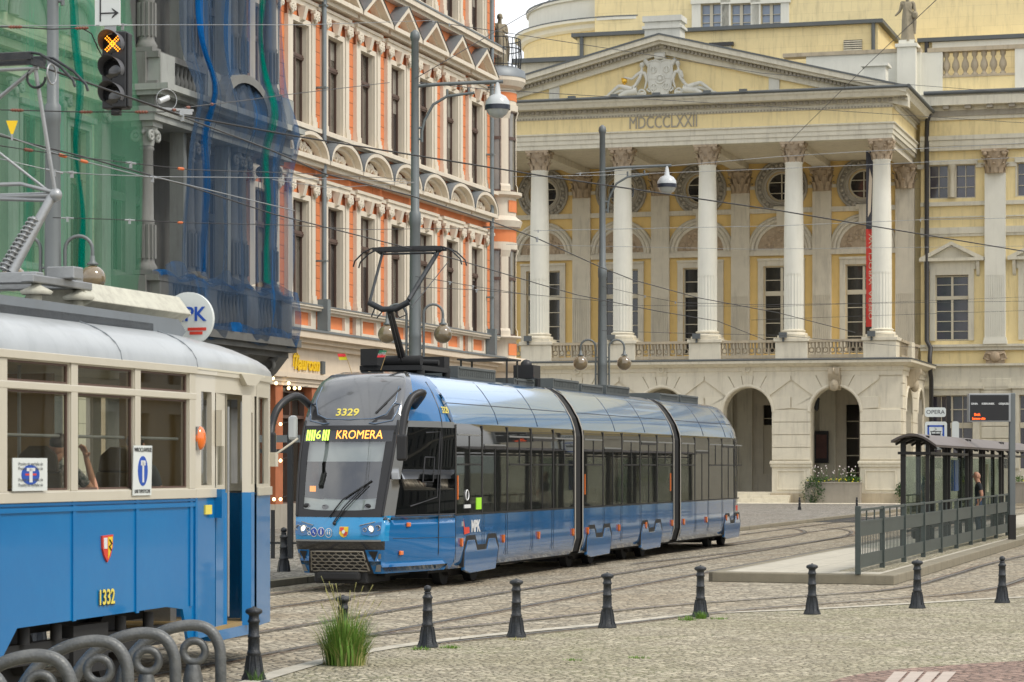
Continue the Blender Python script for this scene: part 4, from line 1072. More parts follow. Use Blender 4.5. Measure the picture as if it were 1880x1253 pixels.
# round stair drum at the left
q = 20.5; dr = 8.0; dcx = OP(1190, q + 8)
zt = OP(1050, q, 34)[1] - .3
d_ = MB(); d_.lathe([(dr, 20), (dr, zt)], dcx, q + dr, 48); d_.build('drum_wall', 'yellow', opera)
d_ = MB(); d_.lathe([(dr + .1, zt - .5), (dr + .25, zt - .35), (dr + .25, zt - .1), (dr + .6, zt), (dr + .6, zt + .18), (dr - .3, zt + .3), (dr - .3, zt + 1.5), (dr - .15, zt + 1.55), (dr - .15, zt + 1.7), (dr - .5, zt + 1.75)], dcx, q + dr, 48, smooth=False); d_.build('drum_cornice', 'shaft_paint', opera)
d_ = MB(); d_.lathe([(dr + .62, zt + .17), (dr + .62, zt + .24), (dr - .3, zt + .34)], dcx, q + dr, 48); d_.lathe([(dr - .12, zt + 1.7), (dr - .12, zt + 1.8), (dr - 4, zt + 2.6)], dcx, q + dr, 48); d_.build('drum_flashing', 'lead', opera)
# low roof at the far left of the pediment
mb = MB(); x_, z_ = OP(958, 11, 117); mb.box(x_ - .3, -7, 11, 13, 20, z_); mb.build('left_attic', 'cream', opera)
mb = MB(); mb.box(x_ - .5, -7, 10.7, 13, z_, z_ + .25); mb.build('left_attic_edge', 'lead', opera)
# body of the building behind everything
MB().box(-20, 40, QW + .5, QW + 40, 0, 21).build('rear_body', 'yellow', opera)
mb = MB(); mb.wall(-20, -12.6, 0, 21, QW, [], .3); mb.build('left_wing_wall', 'yellow_plain', opera)
# steps at the doors
for k in range(4):
    MB().box(2.4, 6.9, QF - 1.1 + k * .34, QF + 1.0, 0 + k * .17, .17 + k * .17).build('step', 'cream_stone', opera, bevel=.015)
mb = MB(); mb.box(-13, 16, QF - 2.3, QF - .2, 0, .12); mb.build('pavement_step', 'cream_stone', opera, bevel=.02)
# banner hanging behind the last column
bx0, bx1 = OP(1592, .9), OP(1606, .9)
bn = thing('banner', 'long red and dark cloth banner with pale lettering hanging beside the rightmost portico column', 'banner', OO + Vector((.96 * bx1 + .28 * .9, -.28 * bx1 + .96 * .9, 0)), OR)
W_ = .46
cl_ = MB(); rows = []
for k in range(13): rows.append([(-W_ + W_ * j / 6, .04 * math.sin(j * 1.4 + k * .3), 9.3 + 5.1 * k / 12) for j in range(7)])
cl_.grid(rows); cl_.build('red_cloth', 'banner_red', bn)
cl_ = MB(); rows = []
for k in range(13): rows.append([(-W_ + W_ * j / 6, .04 * math.sin(j * 1.4 + k * .3), 14.4 + 4.1 * k / 12) for j in range(7)])
cl_.grid(rows); cl_.build('dark_cloth', 'banner_dark', bn)
cl_ = MB(); text_on(cl_, 'OPERA  WROCLAW', .62, lambda u, v, w: (-.20 - v * .42, -.07 - w, 11.9 + u), sx=.8); cl_.add([(-.35, -.07, 15), (-.2, -.07, 15.3), (-.12, -.07, 17), (-.26, -.07, 17.6), (-.34, -.07, 16)], [(0, 1, 2, 3, 4)]); cl_.build('lettering', 'peach', bn)
# ================================================================== ORANGE TENEMENT
OFC = -29.28
ob = thing('orange_tenement', 'orange and cream ornate tenement with tall pilastered windows and a rounded corner bay', 'building', S(72, OFC), TH)
BC = [76.54 - 72 + 3.13 * i for i in range(-1, 7)]
BEND = 98.0 - 72
HW = .70
holes = []
for c in BC:
    for z0, z1 in ((7.1, 10.35), (12.75, 15.85), (18.55, 21.6)): holes.append((c - HW, c + HW, z0, z1))
mb = MB(); mb.wall(-1.0, BEND, 5.7, 24, 0, holes, .22); mb.build('wall', 'orange', ob)
MB().box(-1.0, BEND + .6, .8, 14, 0, 24).build('body', 'room_dark', ob)
def cap_small(mb, x, y, z, w):       # little composite capital
    mb.box(x - w, x + w, y - .05, y, z, z + .34); mb.box(x - w - .07, x + w + .07, y - .16, y, z + .32, z + .42)
    for s_ in (-1, 1): mb.torus((x + s_ * (w - .02), y - .12, z + .22), .085, .05, 'y', 10, 5); mb.ball((x + s_ * (w - .02), y - .14, z + .22), .05, 6, 4)
    mb.ball((x, y - .1, z + .12), .1, 8, 5, (1, .6, 1.2))
for i, c in enumerate(BC):
    for f, (z0, z1) in enumerate(((7.1, 10.35), (12.75, 15.85), (18.55, 21.6))):
        m_ = MB()
        m_.frame(c - HW, c + HW, z0, z1, .17, -.10, .01, sill=False); m_.frame(c - HW + .015, c + HW - .015, z0 + .015, z1 - .015, .015, -.02, .215); m_.box(c - HW - .3, c + HW + .3, -.16, .02, z0 - .14, z0)
        for s_ in (-1, 1):
            x = c + s_ * 1.05
            m_.box(x - .15, x + .15, -.13, .01, z0 + .3, z1 + .12); m_.box(x - .20, x + .20, -.18, .01, z0 - .1, z0 + .16); m_.box(x - .18, x + .18, -.155, .01, z0 + .16, z0 + .30)
            cap_small(m_, x, -.10, z1 + .12, .15)
        m_.box(c - 1.26, c + 1.26, -.15, .01, z1 + .54, z1 + .74); m_.box(c - 1.3, c + 1.3, -.2, .01, z1 + .70, z1 + .80)
        m_.prism([(-.16, z1 + .54), (-.30, z1 + .5), (-.2, z1 + .1), (-.1, z1 + .05), (0, z1 + .54)], c - .13, c + .13, 'x')
        mo = m_.build('window_surround', 'trim', ob)
        w = MB(); w.frame(c - HW + .05, c + HW - .05, z0 + .05, z1 - .05, .05, .13, .2); zc = z0 + (z1 - z0) * .655
        w.box(c - HW, c + HW, .09, .2, zc, zc + .16); w.box(c - HW, c + HW, .07, .2, zc + .05, zc + .09); w.box(c - .05, c + .05, .1, .2, z0, z1)
        wo = w.build('window', 'frame_brown', ob)
        zb = z0 + (z1 - z0) * (.35, .62, .0, .8, .5)[(i * 3 + f * 2) % 5]; MB().box(c - HW, c + HW, .21, .225, z0, z1).build('pane', ('pane_warm', 'pane_deep', 'pane_warm', 'pane_warm', 'pane_deep')[(i * 2 + f) % 5], wo)
        if (i + f) % 2: MB().box(c - HW + .05, c + HW - .05, .195, .208, max(zb, z0 + .3), z1 - .06).build('blind', 'pane_blind', wo)
    # segmental pediment over the first floor, triangular over the second
    m_ = MB(); m_.box(c - 1.52, c + 1.52, -.5, .01, 11.58, 11.72); m_.box(c - 1.48, c + 1.48, -.36, .01, 11.44, 11.58)
    A = [(c + 1.5 * math.cos(t), 11.68 + .78 * math.sin(t)) for t in [PI * k / 18 for k in range(19)]]
    B = [(c + 1.36 * math.cos(t), 11.68 + .66 * math.sin(t)) for t in [PI * k / 18 for k in range(19)]]
    C = [(c + 1.20 * math.cos(t), 11.68 + .54 * math.sin(t)) for t in [PI * k / 18 for k in range(19)]]
    for k in range(18):
        m_.quad((A[k][0], -.5, A[k][1]), (A[k + 1][0], -.5, A[k + 1][1]), (B[k + 1][0], -.5, B[k + 1][1]), (B[k][0], -.5, B[k][1]))
        m_.quad((B[k][0], -.5, B[k][1]), (B[k + 1][0], -.5, B[k + 1][1]), (B[k + 1][0], -.3, B[k + 1][1]), (B[k][0], -.3, B[k][1]))
        m_.quad((B[k][0], -.3, B[k][1]), (B[k + 1][0], -.3, B[k + 1][1]), (C[k + 1][0], -.3, C[k + 1][1]), (C[k][0], -.3, C[k][1]))
        m_.quad((C[k][0], -.3, C[k][1]), (C[k + 1][0], -.3, C[k + 1][1]), (C[k + 1][0], -.1, C[k + 1][1]), (C[k][0], -.1, C[k][1]))
    random.seed(i)
    for k in range(9): m_.ball((c + (k - 4) * .17, -.12, 11.84 + .22 * math.cos((k - 4) * .35) + random.uniform(-.04, .04)), random.uniform(.08, .13), 7, 5, (1, .7, 1.1))
    m_.tube([(c - .7, -.12, 11.8), (c - .4, -.14, 12.0), (c - .1, -.14, 11.85), (c, -.16, 12.1), (c + .1, -.14, 11.85), (c + .4, -.14, 12.0), (c + .7, -.12, 11.8)], .05, 5)
    m_.build('arched_pediment', 'trim', ob)
    g = MB()
    for k in range(18): g.quad((A[k][0], -.52, A[k][1] + .015), (A[k + 1][0], -.52, A[k + 1][1] + .015), (A[k + 1][0], .0, A[k + 1][1] + .03), (A[k][0], .0, A[k][1] + .03))
    g.build('pediment_flashing', 'zinc', ob)
    m_ = MB(); m_.box(c - 1.5, c + 1.5, -.5, .01, 16.88, 17.02); m_.box(c - 1.45, c + 1.45, -.34, .01, 16.74, 16.88)
    for s_ in (-1, 1): m_.prism([(c + s_ * 1.5, 17.02), (c, 17.90), (c, 17.74), (c + s_ * 1.24, 17.02)], -.5, .0); m_.prism([(c + s_ * 1.26, 17.02), (c, 17.75), (c, 17.66), (c + s_ * 1.10, 17.02)], -.25, .0)
    m_.build('gable_pediment', 'trim', ob)
    g = MB()
    for s_ in (-1, 1): g.quad((c + s_ * 1.55, -.53, 17.01), (c, -.53, 17.94), (c, 0, 17.94), (c + s_ * 1.55, 0, 17.01))
    g.build('pediment_flashing', 'zinc', ob)
    # parapet panels
    for z0, z1 in ((6.34, 6.92),):
        m_ = MB(); m_.frame(c - .70, c + .70, z0 + .08, z1 - .08, .10, -.16, .01); m_.box(c - 1.25, c - .82, -.12, .01, z0, z1); m_.box(c + .82, c + 1.25, -.12, .01, z0, z1); m_.build('panel_frame', 'trim', ob)
        MB().box(c - .70, c + .70, -.06, .0, z0 + .08, z1 - .08).build('panel', 'orange_plain', ob)
    m_ = MB(); m_.frame(c - 1.2, c + 1.2, 12.02, 12.5, .08, -.1, .01); m_.build('panel_frame', 'trim', ob)
mb = MB()
x1 = BEND + .1
for z0, z1, d in ((6.92, 7.0, .30), (7.0, 7.06, .36), (10.98, 11.1, .12), (12.55, 12.68, .3), (16.5, 16.62, .10), (18.12, 18.3, .42), (18.0, 18.12, .28), (24, 24.5, .8)):
    mb.box(-1, x1, -d, .012, z0, z1)
mb.build('string_courses', 'trim', ob)
mb = MB()
for z0, z1, d in ((5.70, 5.86, .22), (5.86, 6.0, .36), (6.0, 6.2, .56)): mb.box(-1, x1 + .4, -d, .01, z0, z1)
mb.box(-1, x1 + .3, -.14, .01, 4.62, 4.75); mb.box(-1, x1 + .3, -.22, .01, 4.75, 4.9); mb.box(-1, x1 + .3, -.1, .01, 4.5, 4.62)
mb.build('cornice', 'peach', ob)
mb = MB(); mb.box(-1, x1 + .4, -.6, .01, 6.2, 6.27); mb.box(-1, x1, -.45, .01, 18.3, 18.36); mb.box(-1, x1, -.38, .01, 7.06, 7.1); mb.build('cornice_flashing', 'zinc', ob)
MB().box(-1, x1 + .3, -.06, .3, 4.5, 5.7).build('fascia', 'peach', ob)
# shop front
mb = MB()
k = A_(503, OFC) - 72
while k < x1:
    mb.box(k, k + .62, -.05, .5, .85, 4.5); k += 3.13
mb.build_by('shop_pier', 'terracotta', ob, [A_(503, OFC) - 72 + .31 + 3.13 * q for q in range(9)])
MB().box(-1, x1, -.10, .5, 0, .85).build('stone_plinth', 'grey_stone', ob)
MB().box(-1, x1, .4, .45, .85, 4.5).build('shop_glazing', 'shop_glass', ob)
mb = MB(); k = A_(503, OFC) - 72 + .62
while k < x1:
    mb.frame(k + .04, k + 2.47, .9, 4.3, .05, .2, .38); mb.box(k, k + 2.5, .2, .38, 3.5, 3.6); mb.box(k + 1.2, k + 1.28, .2, .38, .9, 4.3); k += 3.13
mb.build_by('shop_window_frame', 'frame_brown', ob, [A_(503, OFC) - 72 + 1.87 + 3.13 * q for q in range(9)])
# string of bulbs across the shop front
bl = thing('string_lights', 'string of small warm bulbs hung across the shop front with orange piers', 'string lights', S(A_(505, -29), -29.0, 4.4), TH)
x0_ = 0
for i, (px, py) in enumerate(((501, 695), (507, 704), (530, 704), (541, 713), (550, 713), (503, 780), (515, 779), (503, 846), (515, 846), (503, 917), (515, 917), (530, 713))):
    a = A_(px, -29.0) - A_(505, -29); z = ZA(px, py, -29.0) - 4.4
    MB().ball((a, 0, z), .055, 8, 6).build('bulb', 'bulb', bl)
    if i in (0, 3, 5, 7, 9): MB().tube([(a - .4, .02, z + .08), (a + .4, .02, z + .02), (a + 1.2, .02, z + .1)], .008, 4).build('cord', 'black', bl)
# cursive sign
sg = thing('shop_sign', 'gold handwritten style lettering mounted on the peach fascia above the shop', 'sign', S(A_(537, -29.2), -29.2, 5.0), TH)
aw = A_(587, -29.2) - A_(537, -29.2)
mb = MB(); text_on(mb, 'Taurosn', .62, lambda u, v, w: (aw / 2 + u + v * .25, -.02 - w, .22 + v), sx=aw / 2.15, bold=.012, extrude=.02); mb.tube([(0, -.03, .1), (aw * .02, -.03, .45), (aw * .1, -.03, .55), (aw * .2, -.03, .42), (aw * .14, -.03, .15), (aw * .2, -.03, -.02)], .025, 5); mb.build('letters', 'yellow_sign', sg)
mb = MB(); mb.box(aw * 1.04, aw * 1.16, -.05, .05, -.05, .36); mb.build('light_box', 'lead', sg)
# downpipes
for px, zb in ((595, 6.3), (903, 6.3)):
    a = A_(px, -28.95) - 72; d_ = MB(); d_.tube([(a, -.33, 24), (a, -.33, zb + .3)], .085, 8); d_.box(a - .14, a + .14, -.5, -.15, zb, zb + 1.0)
    for z in (8.5, 11.2, 14, 16.6): d_.box(a - .11, a + .11, -.43, 0, z, z + .05)
    d_.build('downpipe', 'pipe_zinc', ob)
# rounded corner bay
cx, cr = BEND + .45, .80
def bow(prof, name, m, n=28, smooth=True): return MB().lathe(prof, cx, .15, n, PI, 2 * PI + .0, smooth).build(name, m, ob)
ZR = ((7.1, 10.5), (12.75, 15.9))
bow([(cr, 6.2), (cr, 17.0)], 'bay_core', 'room_dark')
nseg = 4; win_a = [PI + PI * .5 - .10 - .60, PI + PI * .5 + .42, PI + PI * .5 + 1.3]
for f, (z0, z1) in enumerate(ZR):
    # solid rings above and below the windows
    pass
bow([(cr + .1, 5.7), (cr + .36, 5.86), (cr + .56, 6.0), (cr + .56, 6.2), (cr, 6.28)], 'bay_cornice', 'peach')
bow([(cr + .02, 4.4), (cr + .02, 5.72)], 'bay_fascia', 'peach')
bow([(cr - .1, 0), (cr - .1, 4.4)], 'bay_shop', 'room_dark')
bow([(cr + .06, 6.2), (cr + .06, 7.0), (cr + .25, 7.02), (cr + .25, 7.1), (cr, 7.1)], 'bay_apron', 'trim')
bow([(cr + .05, 10.45), (cr + .1, 10.5), (cr + .1, 10.75), (cr + .05, 10.76), (cr + .05, 11.3), (cr + .22, 11.36), (cr + .3, 11.6), (cr + .1, 11.75), (cr + .05, 11.8), (cr + .05, 12.5), (cr + .28, 12.6), (cr + .28, 12.72), (cr, 12.75)], 'bay_entablature', 'trim', smooth=False)
bow([(cr + .06, 10.78), (cr + .07, 11.25)], 'bay_orange_band', 'orange_plain')
bow([(cr + .05, 15.85), (cr + .12, 15.9), (cr + .12, 16.15), (cr + .06, 16.16), (cr + .06, 16.75), (cr + .3, 16.85), (cr + .42, 17.05), (cr + .42, 17.2), (cr, 17.25)], 'bay_top_entablature', 'trim', smooth=False)
bow([(cr + .075, 16.3), (cr + .08, 16.62)], 'bay_orange_band', 'orange_plain')
bow([(cr + .44, 17.2), (cr + .40, 17.5), (cr + .1, 17.65), (.1, 17.7)], 'bay_roof', 'zinc')
angs = [PI + t for t in (.28, 1.30, 2.32)]      # window centres on the bow
for (z0, z1) in ZR:
    for k, a0 in enumerate([PI + .0, PI + .80, PI + 1.82, PI + 2.84]):      # piers between them
        m_ = MB(); hw_ = .24
        m_.lathe([(cr + .12, z0), (cr + .12, z0 + .2), (cr + .06, z0 + .3), (cr + .06, z1 - .3), (cr + .14, z1 - .05), (cr + .14, z1)], cx, .15, 5, a0 - hw_, a0 + hw_, False)
        m_.build('bay_pilaster', 'trim', ob)
    for a0 in angs:
        m_ = MB(); m_.lathe([(cr + .02, z0 + .02), (cr + .02, z1)], cx, .15, 6, a0 - .30, a0 + .30); wo = m_.build('bay_window', 'pane_warm', ob)
        fr = MB(); zc = z0 + (z1 - z0) * .64
        for za, zb in ((z0, z0 + .07), (zc, zc + .12), (z1 - .08, z1)): fr.lathe([(cr + .02, za), (cr + .07, za), (cr + .07, zb), (cr + .02, zb)], cx, .15, 6, a0 - .30, a0 + .30, False)
        for s_ in (-.29, .29): fr.lathe([(cr + .02, z0), (cr + .06, z0), (cr + .06, z1), (cr + .02, z1)], cx, .15, 1, a0 + s_ - .03, a0 + s_ + .03, False)
        fr.build('frame', 'frame_brown', wo)
for a0 in (PI + 1.30, PI + 2.32):
    for z0, z1 in ((6.35, 6.8), (11.95, 12.4)):
        m_ = MB(); m_.lathe([(cr + .07, z0), (cr + .09, z0), (cr + .09, z1), (cr + .07, z1)], cx, .15, 6, a0 - .34, a0 + .34, False); m_.build('panel', 'orange_plain', ob)
# iron railing and statue on the bay roof
rl = thing('balcony_railing', 'black iron railing ring on the roof of the rounded corner bay', 'railing', S(72 + cx, OFC - .15, 17.6), TH)
mb = MB()
for z in (.1, .75, 1.15): mb.torus((0, 0, z), cr + .22, .022, 'z', 28, 5)
for k in range(30):
    a = 2 * PI * k / 30; x, y = (cr + .22) * math.cos(a), (cr + .22) * math.sin(a); mb.tube([(x, y, 0), (x * 1.04, y * 1.04, .5), (x, y, 1.15)], .016, 4)
mb.build('bars', 'iron', rl)

# ================================================================== GREY BAY BUILDING UNDER BLUE NET
BO = -28.0
gb = thing('columned_tenement', 'grimy grey tenement front with tiers of round columns and a stone balcony behind blue netting', 'building', S(62.4, OFC), TH)
# local: x along street 0..9.6, y inward; bay projects to y=-1.25
L = 9.55; PY = -1.25
holes = [(x - .6, x + .6, z0, z1) for x in (.75, 2.6, 5.0, 7.6) for z0, z1 in ((7.15, 10.2), (12.95, 16.2), (18.6, 21.4))]
mb = MB(); mb.wall(-.2, L + .1, 0, 24, 0, holes, .3); mb.build('recess_wall', 'wall_bay', gb)
MB().box(-.2, L, 1.2, 10, 0, 24).build('body', 'room_dark', gb)
for h in holes:
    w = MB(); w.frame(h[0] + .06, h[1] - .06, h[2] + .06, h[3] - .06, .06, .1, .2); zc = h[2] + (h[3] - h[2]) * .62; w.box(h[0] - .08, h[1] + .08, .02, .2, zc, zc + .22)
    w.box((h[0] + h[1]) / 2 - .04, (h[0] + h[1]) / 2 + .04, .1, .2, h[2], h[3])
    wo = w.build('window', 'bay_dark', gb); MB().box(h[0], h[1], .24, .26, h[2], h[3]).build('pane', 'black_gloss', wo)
# balcony and brackets
mb = MB(); mb.box(-.1, L + .15, PY - .55, 0, 5.50, 5.72); mb.box(-.1, L + .1, PY - .42, 0, 5.34, 5.5); mb.box(0, L, PY - .2, 0, 5.18, 5.34)
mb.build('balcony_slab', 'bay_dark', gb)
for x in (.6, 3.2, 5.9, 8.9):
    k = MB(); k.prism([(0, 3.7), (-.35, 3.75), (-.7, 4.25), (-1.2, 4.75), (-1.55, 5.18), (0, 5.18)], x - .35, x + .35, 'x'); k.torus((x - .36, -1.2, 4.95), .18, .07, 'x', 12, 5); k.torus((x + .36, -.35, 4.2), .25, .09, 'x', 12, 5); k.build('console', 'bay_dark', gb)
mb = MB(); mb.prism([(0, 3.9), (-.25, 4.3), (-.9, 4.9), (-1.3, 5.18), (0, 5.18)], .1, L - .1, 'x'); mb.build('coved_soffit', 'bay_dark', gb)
def bay_balustrade(z0, z1, name='balustrade'):
    mb = MB(); mb.box(-.1, L + .05, PY - .34, PY + .05, z1 - .16, z1); mb.box(-.1, L, PY - .3, PY + .02, z0, z0 + .14)
    for x in (.45, 3.45, 6.45, 9.1): mb.box(x - .42, x + .42, PY - .32, PY + .03, z0, z1 - .1)
    k = 1.0
    while k < 9:
        if min(abs(k - x) for x in (.45, 3.45, 6.45, 9.1)) > .5: mb.lathe([(.06, z0 + .14), (.1, z0 + .35), (.05, z1 - .4), (.08, z1 - .16)], k, PY - .15, 6)
        k += .26
    mb.box(-.15, .0, PY, 0, z0, z1 - .02)
    return mb.build(name, 'wall_bay', gb)
bay_balustrade(5.72, 6.98); bay_balustrade(11.85, 12.75)
mb = MB()
for x in (.45, 3.6, 6.55, 9.1): mb.box(x - .46, x + .46, PY - .36, PY + .3, 11.9, 12.72)
mb.build_by('pedestal', 'bay_light', gb, (.45, 3.6, 6.55, 9.1))
def tier(z0, z1):
    for i, x in enumerate((.2, 2.87, 3.53, 5.97, 6.6, 8.9)):
        c = MB(); r = .185; y = PY + .12
        c.box(x - .28, x + .28, y - .28, y + .28, z0, z0 + .12)
        c.lathe([(.27, z0 + .12), (.28, z0 + .2), (.23, z0 + .28), (r + .02, z0 + .34), (r + .02, z0 + 1.35), (r + .035, z0 + 1.4), (r, z0 + 1.45), (r - .02, z1 - .75), (r + .02, z1 - .7), (r - .02, z1 - .62)], x, y, 18)
        for k in range(12):
            a = 2 * PI * k / 12; c.box(x + (r + .03) * math.cos(a) - .03, x + (r + .03) * math.cos(a) + .03, y + (r + .03) * math.sin(a) - .03, y + (r + .03) * math.sin(a) + .03, z0 + .42, z0 + 1.3)
        co = c.build('column', 'wall_bay', gb)
        k_ = MB()
        for sx in (-1, 1):
            for sy in (-1, 1): k_.torus((x + sx * .21, y + sy * .21, z1 - .36), .12, .05, 'y' if sy < 0 else 'x', 12, 6); k_.ball((x + sx * .21, y + sy * .21, z1 - .36), .07, 7, 5)
        k_.lathe([(r, z1 - .62), (r + .04, z1 - .4), (r + .12, z1 - .12)], x, y, 12); k_.box(x - .31, x + .31, y - .31, y + .31, z1 - .14, z1)
        k_.ball((x, y - .26, z1 - .28), .08); k_.ball((x - .26, y, z1 - .28), .08)
        k_.build('capital', 'bay_light' if i == 0 else 'wall_bay', co)
        if i in (1, 3):
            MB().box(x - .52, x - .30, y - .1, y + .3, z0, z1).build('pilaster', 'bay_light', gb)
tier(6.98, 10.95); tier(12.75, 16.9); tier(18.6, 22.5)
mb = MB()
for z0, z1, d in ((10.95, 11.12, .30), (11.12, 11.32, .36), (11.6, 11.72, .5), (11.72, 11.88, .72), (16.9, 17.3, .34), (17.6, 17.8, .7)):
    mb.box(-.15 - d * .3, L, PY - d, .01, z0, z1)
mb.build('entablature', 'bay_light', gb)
MB().box(-.15, L, PY - .26, .01, 11.32, 11.6).build('frieze', 'wall_bay', gb)
pd = MB(); A = [(5.2 + 1.7 * math.cos(t), 11.9 + .95 * math.sin(t)) for t in [PI * k / 16 for k in range(17)]]; B = [(5.2 + 1.42 * math.cos(t), 11.9 + .72 * math.sin(t)) for t in [PI * k / 16 for k in range(17)]]
for k in range(16):
    pd.quad((A[k][0], PY - .72, A[k][1]), (A[k + 1][0], PY - .72, A[k + 1][1]), (B[k + 1][0], PY - .72, B[k + 1][1]), (B[k][0], PY - .72, B[k][1])); pd.quad((A[k][0], PY - .72, A[k][1]), (A[k + 1][0], PY - .72, A[k + 1][1]), (A[k + 1][0], PY, A[k + 1][1]), (A[k][0], PY, A[k][1]))
pd.prism(B, PY - .5, PY - .3); pd.ball((5.2, PY - .5, 12.2), .25, 10, 6, (1, .4, 1)); pd.build('segment_pediment', 'wall_bay', gb)
MB().box(-.3, -.02, -.06, .01, 0, 24).build('quoin_strip', 'peach', gb)
# netting, gathered in folds
def net(name, label, mats, pts_fn, nu, nv, loc, folds):
    o = thing(name, label, 'netting', loc, TH)
    random.seed(3)
    ph = [random.uniform(0, 6) for _ in range(8)]
    rows = []
    for j in range(nv + 1):
        v = j / nv; row = []
        for i in range(nu + 1):
            u = i / nu
            x, y, z = pts_fn(u, v)
            w = .10 * math.sin(u * 38 + 2.2 * math.sin(v * 5 + ph[0]) + ph[1]) + .06 * math.sin(u * 90 + 3 * v + ph[2]) + .05 * math.sin(v * 22 + u * 9)
            row.append((x, y + w * (.4 + .6 * abs(math.sin(v * 6 + u * 4))), z))
        rows.append(row)
    MB().grid(rows).build('net', mats[0], o)
    for (u0, u1, w0, w1, mi) in folds:
        rows = []
        for j in range(nv + 1):
            v = j / nv; row = []
            uc = u0 + (u1 - u0) * v + .004 * math.sin(v * 17) + .003 * math.sin(v * 43); k_ = max(.15, abs(math.sin(v * 9 + u0 * 20)))
            ww = w0 + (w1 - w0) * v
            for i in range(9):
                t = (i / 8 - .5) * k_ * 1.3
                x, y, z = pts_fn(max(0, min(1, uc + t * ww)), v)
                row.append((x, y - .10 + .07 * math.sin(i * 2.4 + v * 9) + .05 * math.sin(v * 31), z))
            rows.append(row)
        MB().grid(rows).build('net_fold', mats[mi], o)
    return o
def bn_fn(u, v):
    return (1.0 + (L - .95 - 1.0) * u + .2 * math.sin(v * 7) * u * (1 - v) + (.08 * math.sin(v * 9) if u > .97 else 0), PY - .50 - .08 * math.sin(v * 8 + u * 2) - .36 * math.exp(-((6.95 + 16 * v - 11.75) / .9) ** 2), 6.95 + 16 * v + .25 * math.sin(u * 11) * (1 - v))
net('blue_netting', 'torn blue debris netting draped over the columned grey front', ('net_blue', 'net_blue_dense', 'net_green_dense'), bn_fn, 120, 60, S(62.4, OFC),
    [(.16, .12, .02, .08, 1), (.74, .73, .05, .045, 2)])
def bn2_fn(u, v): return (-.1 + (L - .15) * u, PY - .42 - .22 * math.sin(v * PI * .9) - .1 * math.sin(u * 20), 5.45 + (1.75 + .15 * math.sin(u * 17)) * v)
o2 = thing('balcony_netting', 'blue netting bunched over the stone balcony rail below the columns', 'netting', S(62.4, OFC), TH)
rows = [[(lambda p: (p[0], p[1] + .04 * math.sin(i * .5 + j * .6), p[2] + .03 * math.sin(i * .3)))(bn2_fn(i / 110, j / 8)) for i in range(111)] for j in range(9)]
MB().grid(rows).build('net', 'net_blue', o2)
rows = [[(-.1 + (L - .1) * i / 90, PY - .05 - .38 * (j / 6) + .03 * math.sin(i * .6), 7.02 + .07 * math.sin(i * .35) + .05 * math.sin(j / 6 * PI) - (.30 * max(0, j / 6 - .7))) for i in range(91)] for j in range(7)]
MB().grid(rows).build('net_fold', 'net_blue_dense', o2)
rows = [[(1.2 + (L - 1.2) * i / 90, PY - .56 + .03 * math.sin(i * .7 + j), 5.72 + .07 * j + .05 * math.sin(i * .21) * (j > 1)) for i in range(91)] for j in range(4)]
MB().grid(rows).build('net_fold', 'net_blue_dense', o2)

# ================================================================== GREEN NETTED BUILDING
gr = thing('veiled_tenement', 'pale tenement with arched openings and pilasters seen through green netting', 'building', S(44, OFC), TH)
GL = 62.35 - 44
hs = []
gx = [1.2 + 2.6 * k for k in range(7)]
for x in gx: hs += [(x - .55, x + .55, 7.0, 10.6), (x - .55, x + .55, 15.6, 18.6)]
mb = MB(); mb.wall(0, GL, 0, 24, 0, hs, .35); mb.build('wall', 'wall_green', gr)
MB().box(0, GL - .1, 1.2, 10, 0, 24).build('body', 'room_dark', gr)
for x in gx:
    for z0, z1 in ((7.0, 10.6), (15.6, 18.6)):
        w = MB(); w.frame(x - .5, x + .5, z0 + .05, z1 - .05, .06, .15, .22); w.box(x - .04, x + .04, .12, .22, z0, z1); w.box(x - .55, x + .55, .1, .22, z0 + 2.2, z0 + 2.36)
        wo = w.build('window', 'frame_brown', gr); MB().box(x - .55, x + .55, .24, .26, z0, z1).build('pane', 'black_gloss', wo)
        m_ = MB(); m_.frame(x - .55, x + .55, z0, z1, .16, -.1, .01); m_.box(x - .8, x + .8, -.2, .01, z1 + .2, z1 + .34); m_.build('window_surround', 'bay_light', gr)
for k in range(8):
    x = 2.5 + 2.6 * k - 2.6
    if 0 < x < GL:
        p = MB(); p.box(x - .27, x + .27, -.22, .01, 6.9, 10.9); p.box(x - .33, x + .33, -.28, .01, 6.6, 6.95); cap_small(p, x, -.2, 10.9, .26); p.box(x - .27, x + .27, -.22, .01, 15.3, 19); p.box(x - .35, x + .35, -.3, .01, 14.9, 15.3); p.build('pilaster', 'bay_light', gr)
mb = MB()
for z0, z1, d in ((5.5, 5.8, .4), (6.4, 6.6, .26), (11.4, 11.7, .3), (12.0, 12.2, .34), (12.3, 12.5, .6), (14.5, 14.7, .3), (14.7, 14.9, .45)): mb.box(0, GL, -d, .01, z0, z1)
mb.build('string_courses', 'wall_green', gr)
fz = MB(); k = .2
while k < GL:
    fz.ball((k, -.05, 11.86), .10, 6, 4); fz.tube([(k, -.06, 11.8), (k + .12, -.08, 11.92), (k + .24, -.06, 11.8)], .035, 4); fz.box(k, k + .1, -.5, 0, 12.2, 12.3); k += .33
fz.build('frieze_ornament', 'bay_light', gr)
for x in gx:
    ar = MB()
    for rr, w in ((.95, .12), (1.12, .09)): ar.tube([(p[0], -.08, p[1]) for p in arc_pts(x, 12.9, rr, 16)], w, 6)
    ar.prism(arc_pts(x, 12.9, .85, 14), -.03, .01); ar.build('arch_moulding', 'bay_light', gr)
def gn_fn(u, v): return (GL * u - .05, -.95 - .12 * math.sin(v * 10 + u * 5), 5.4 + 17 * v)
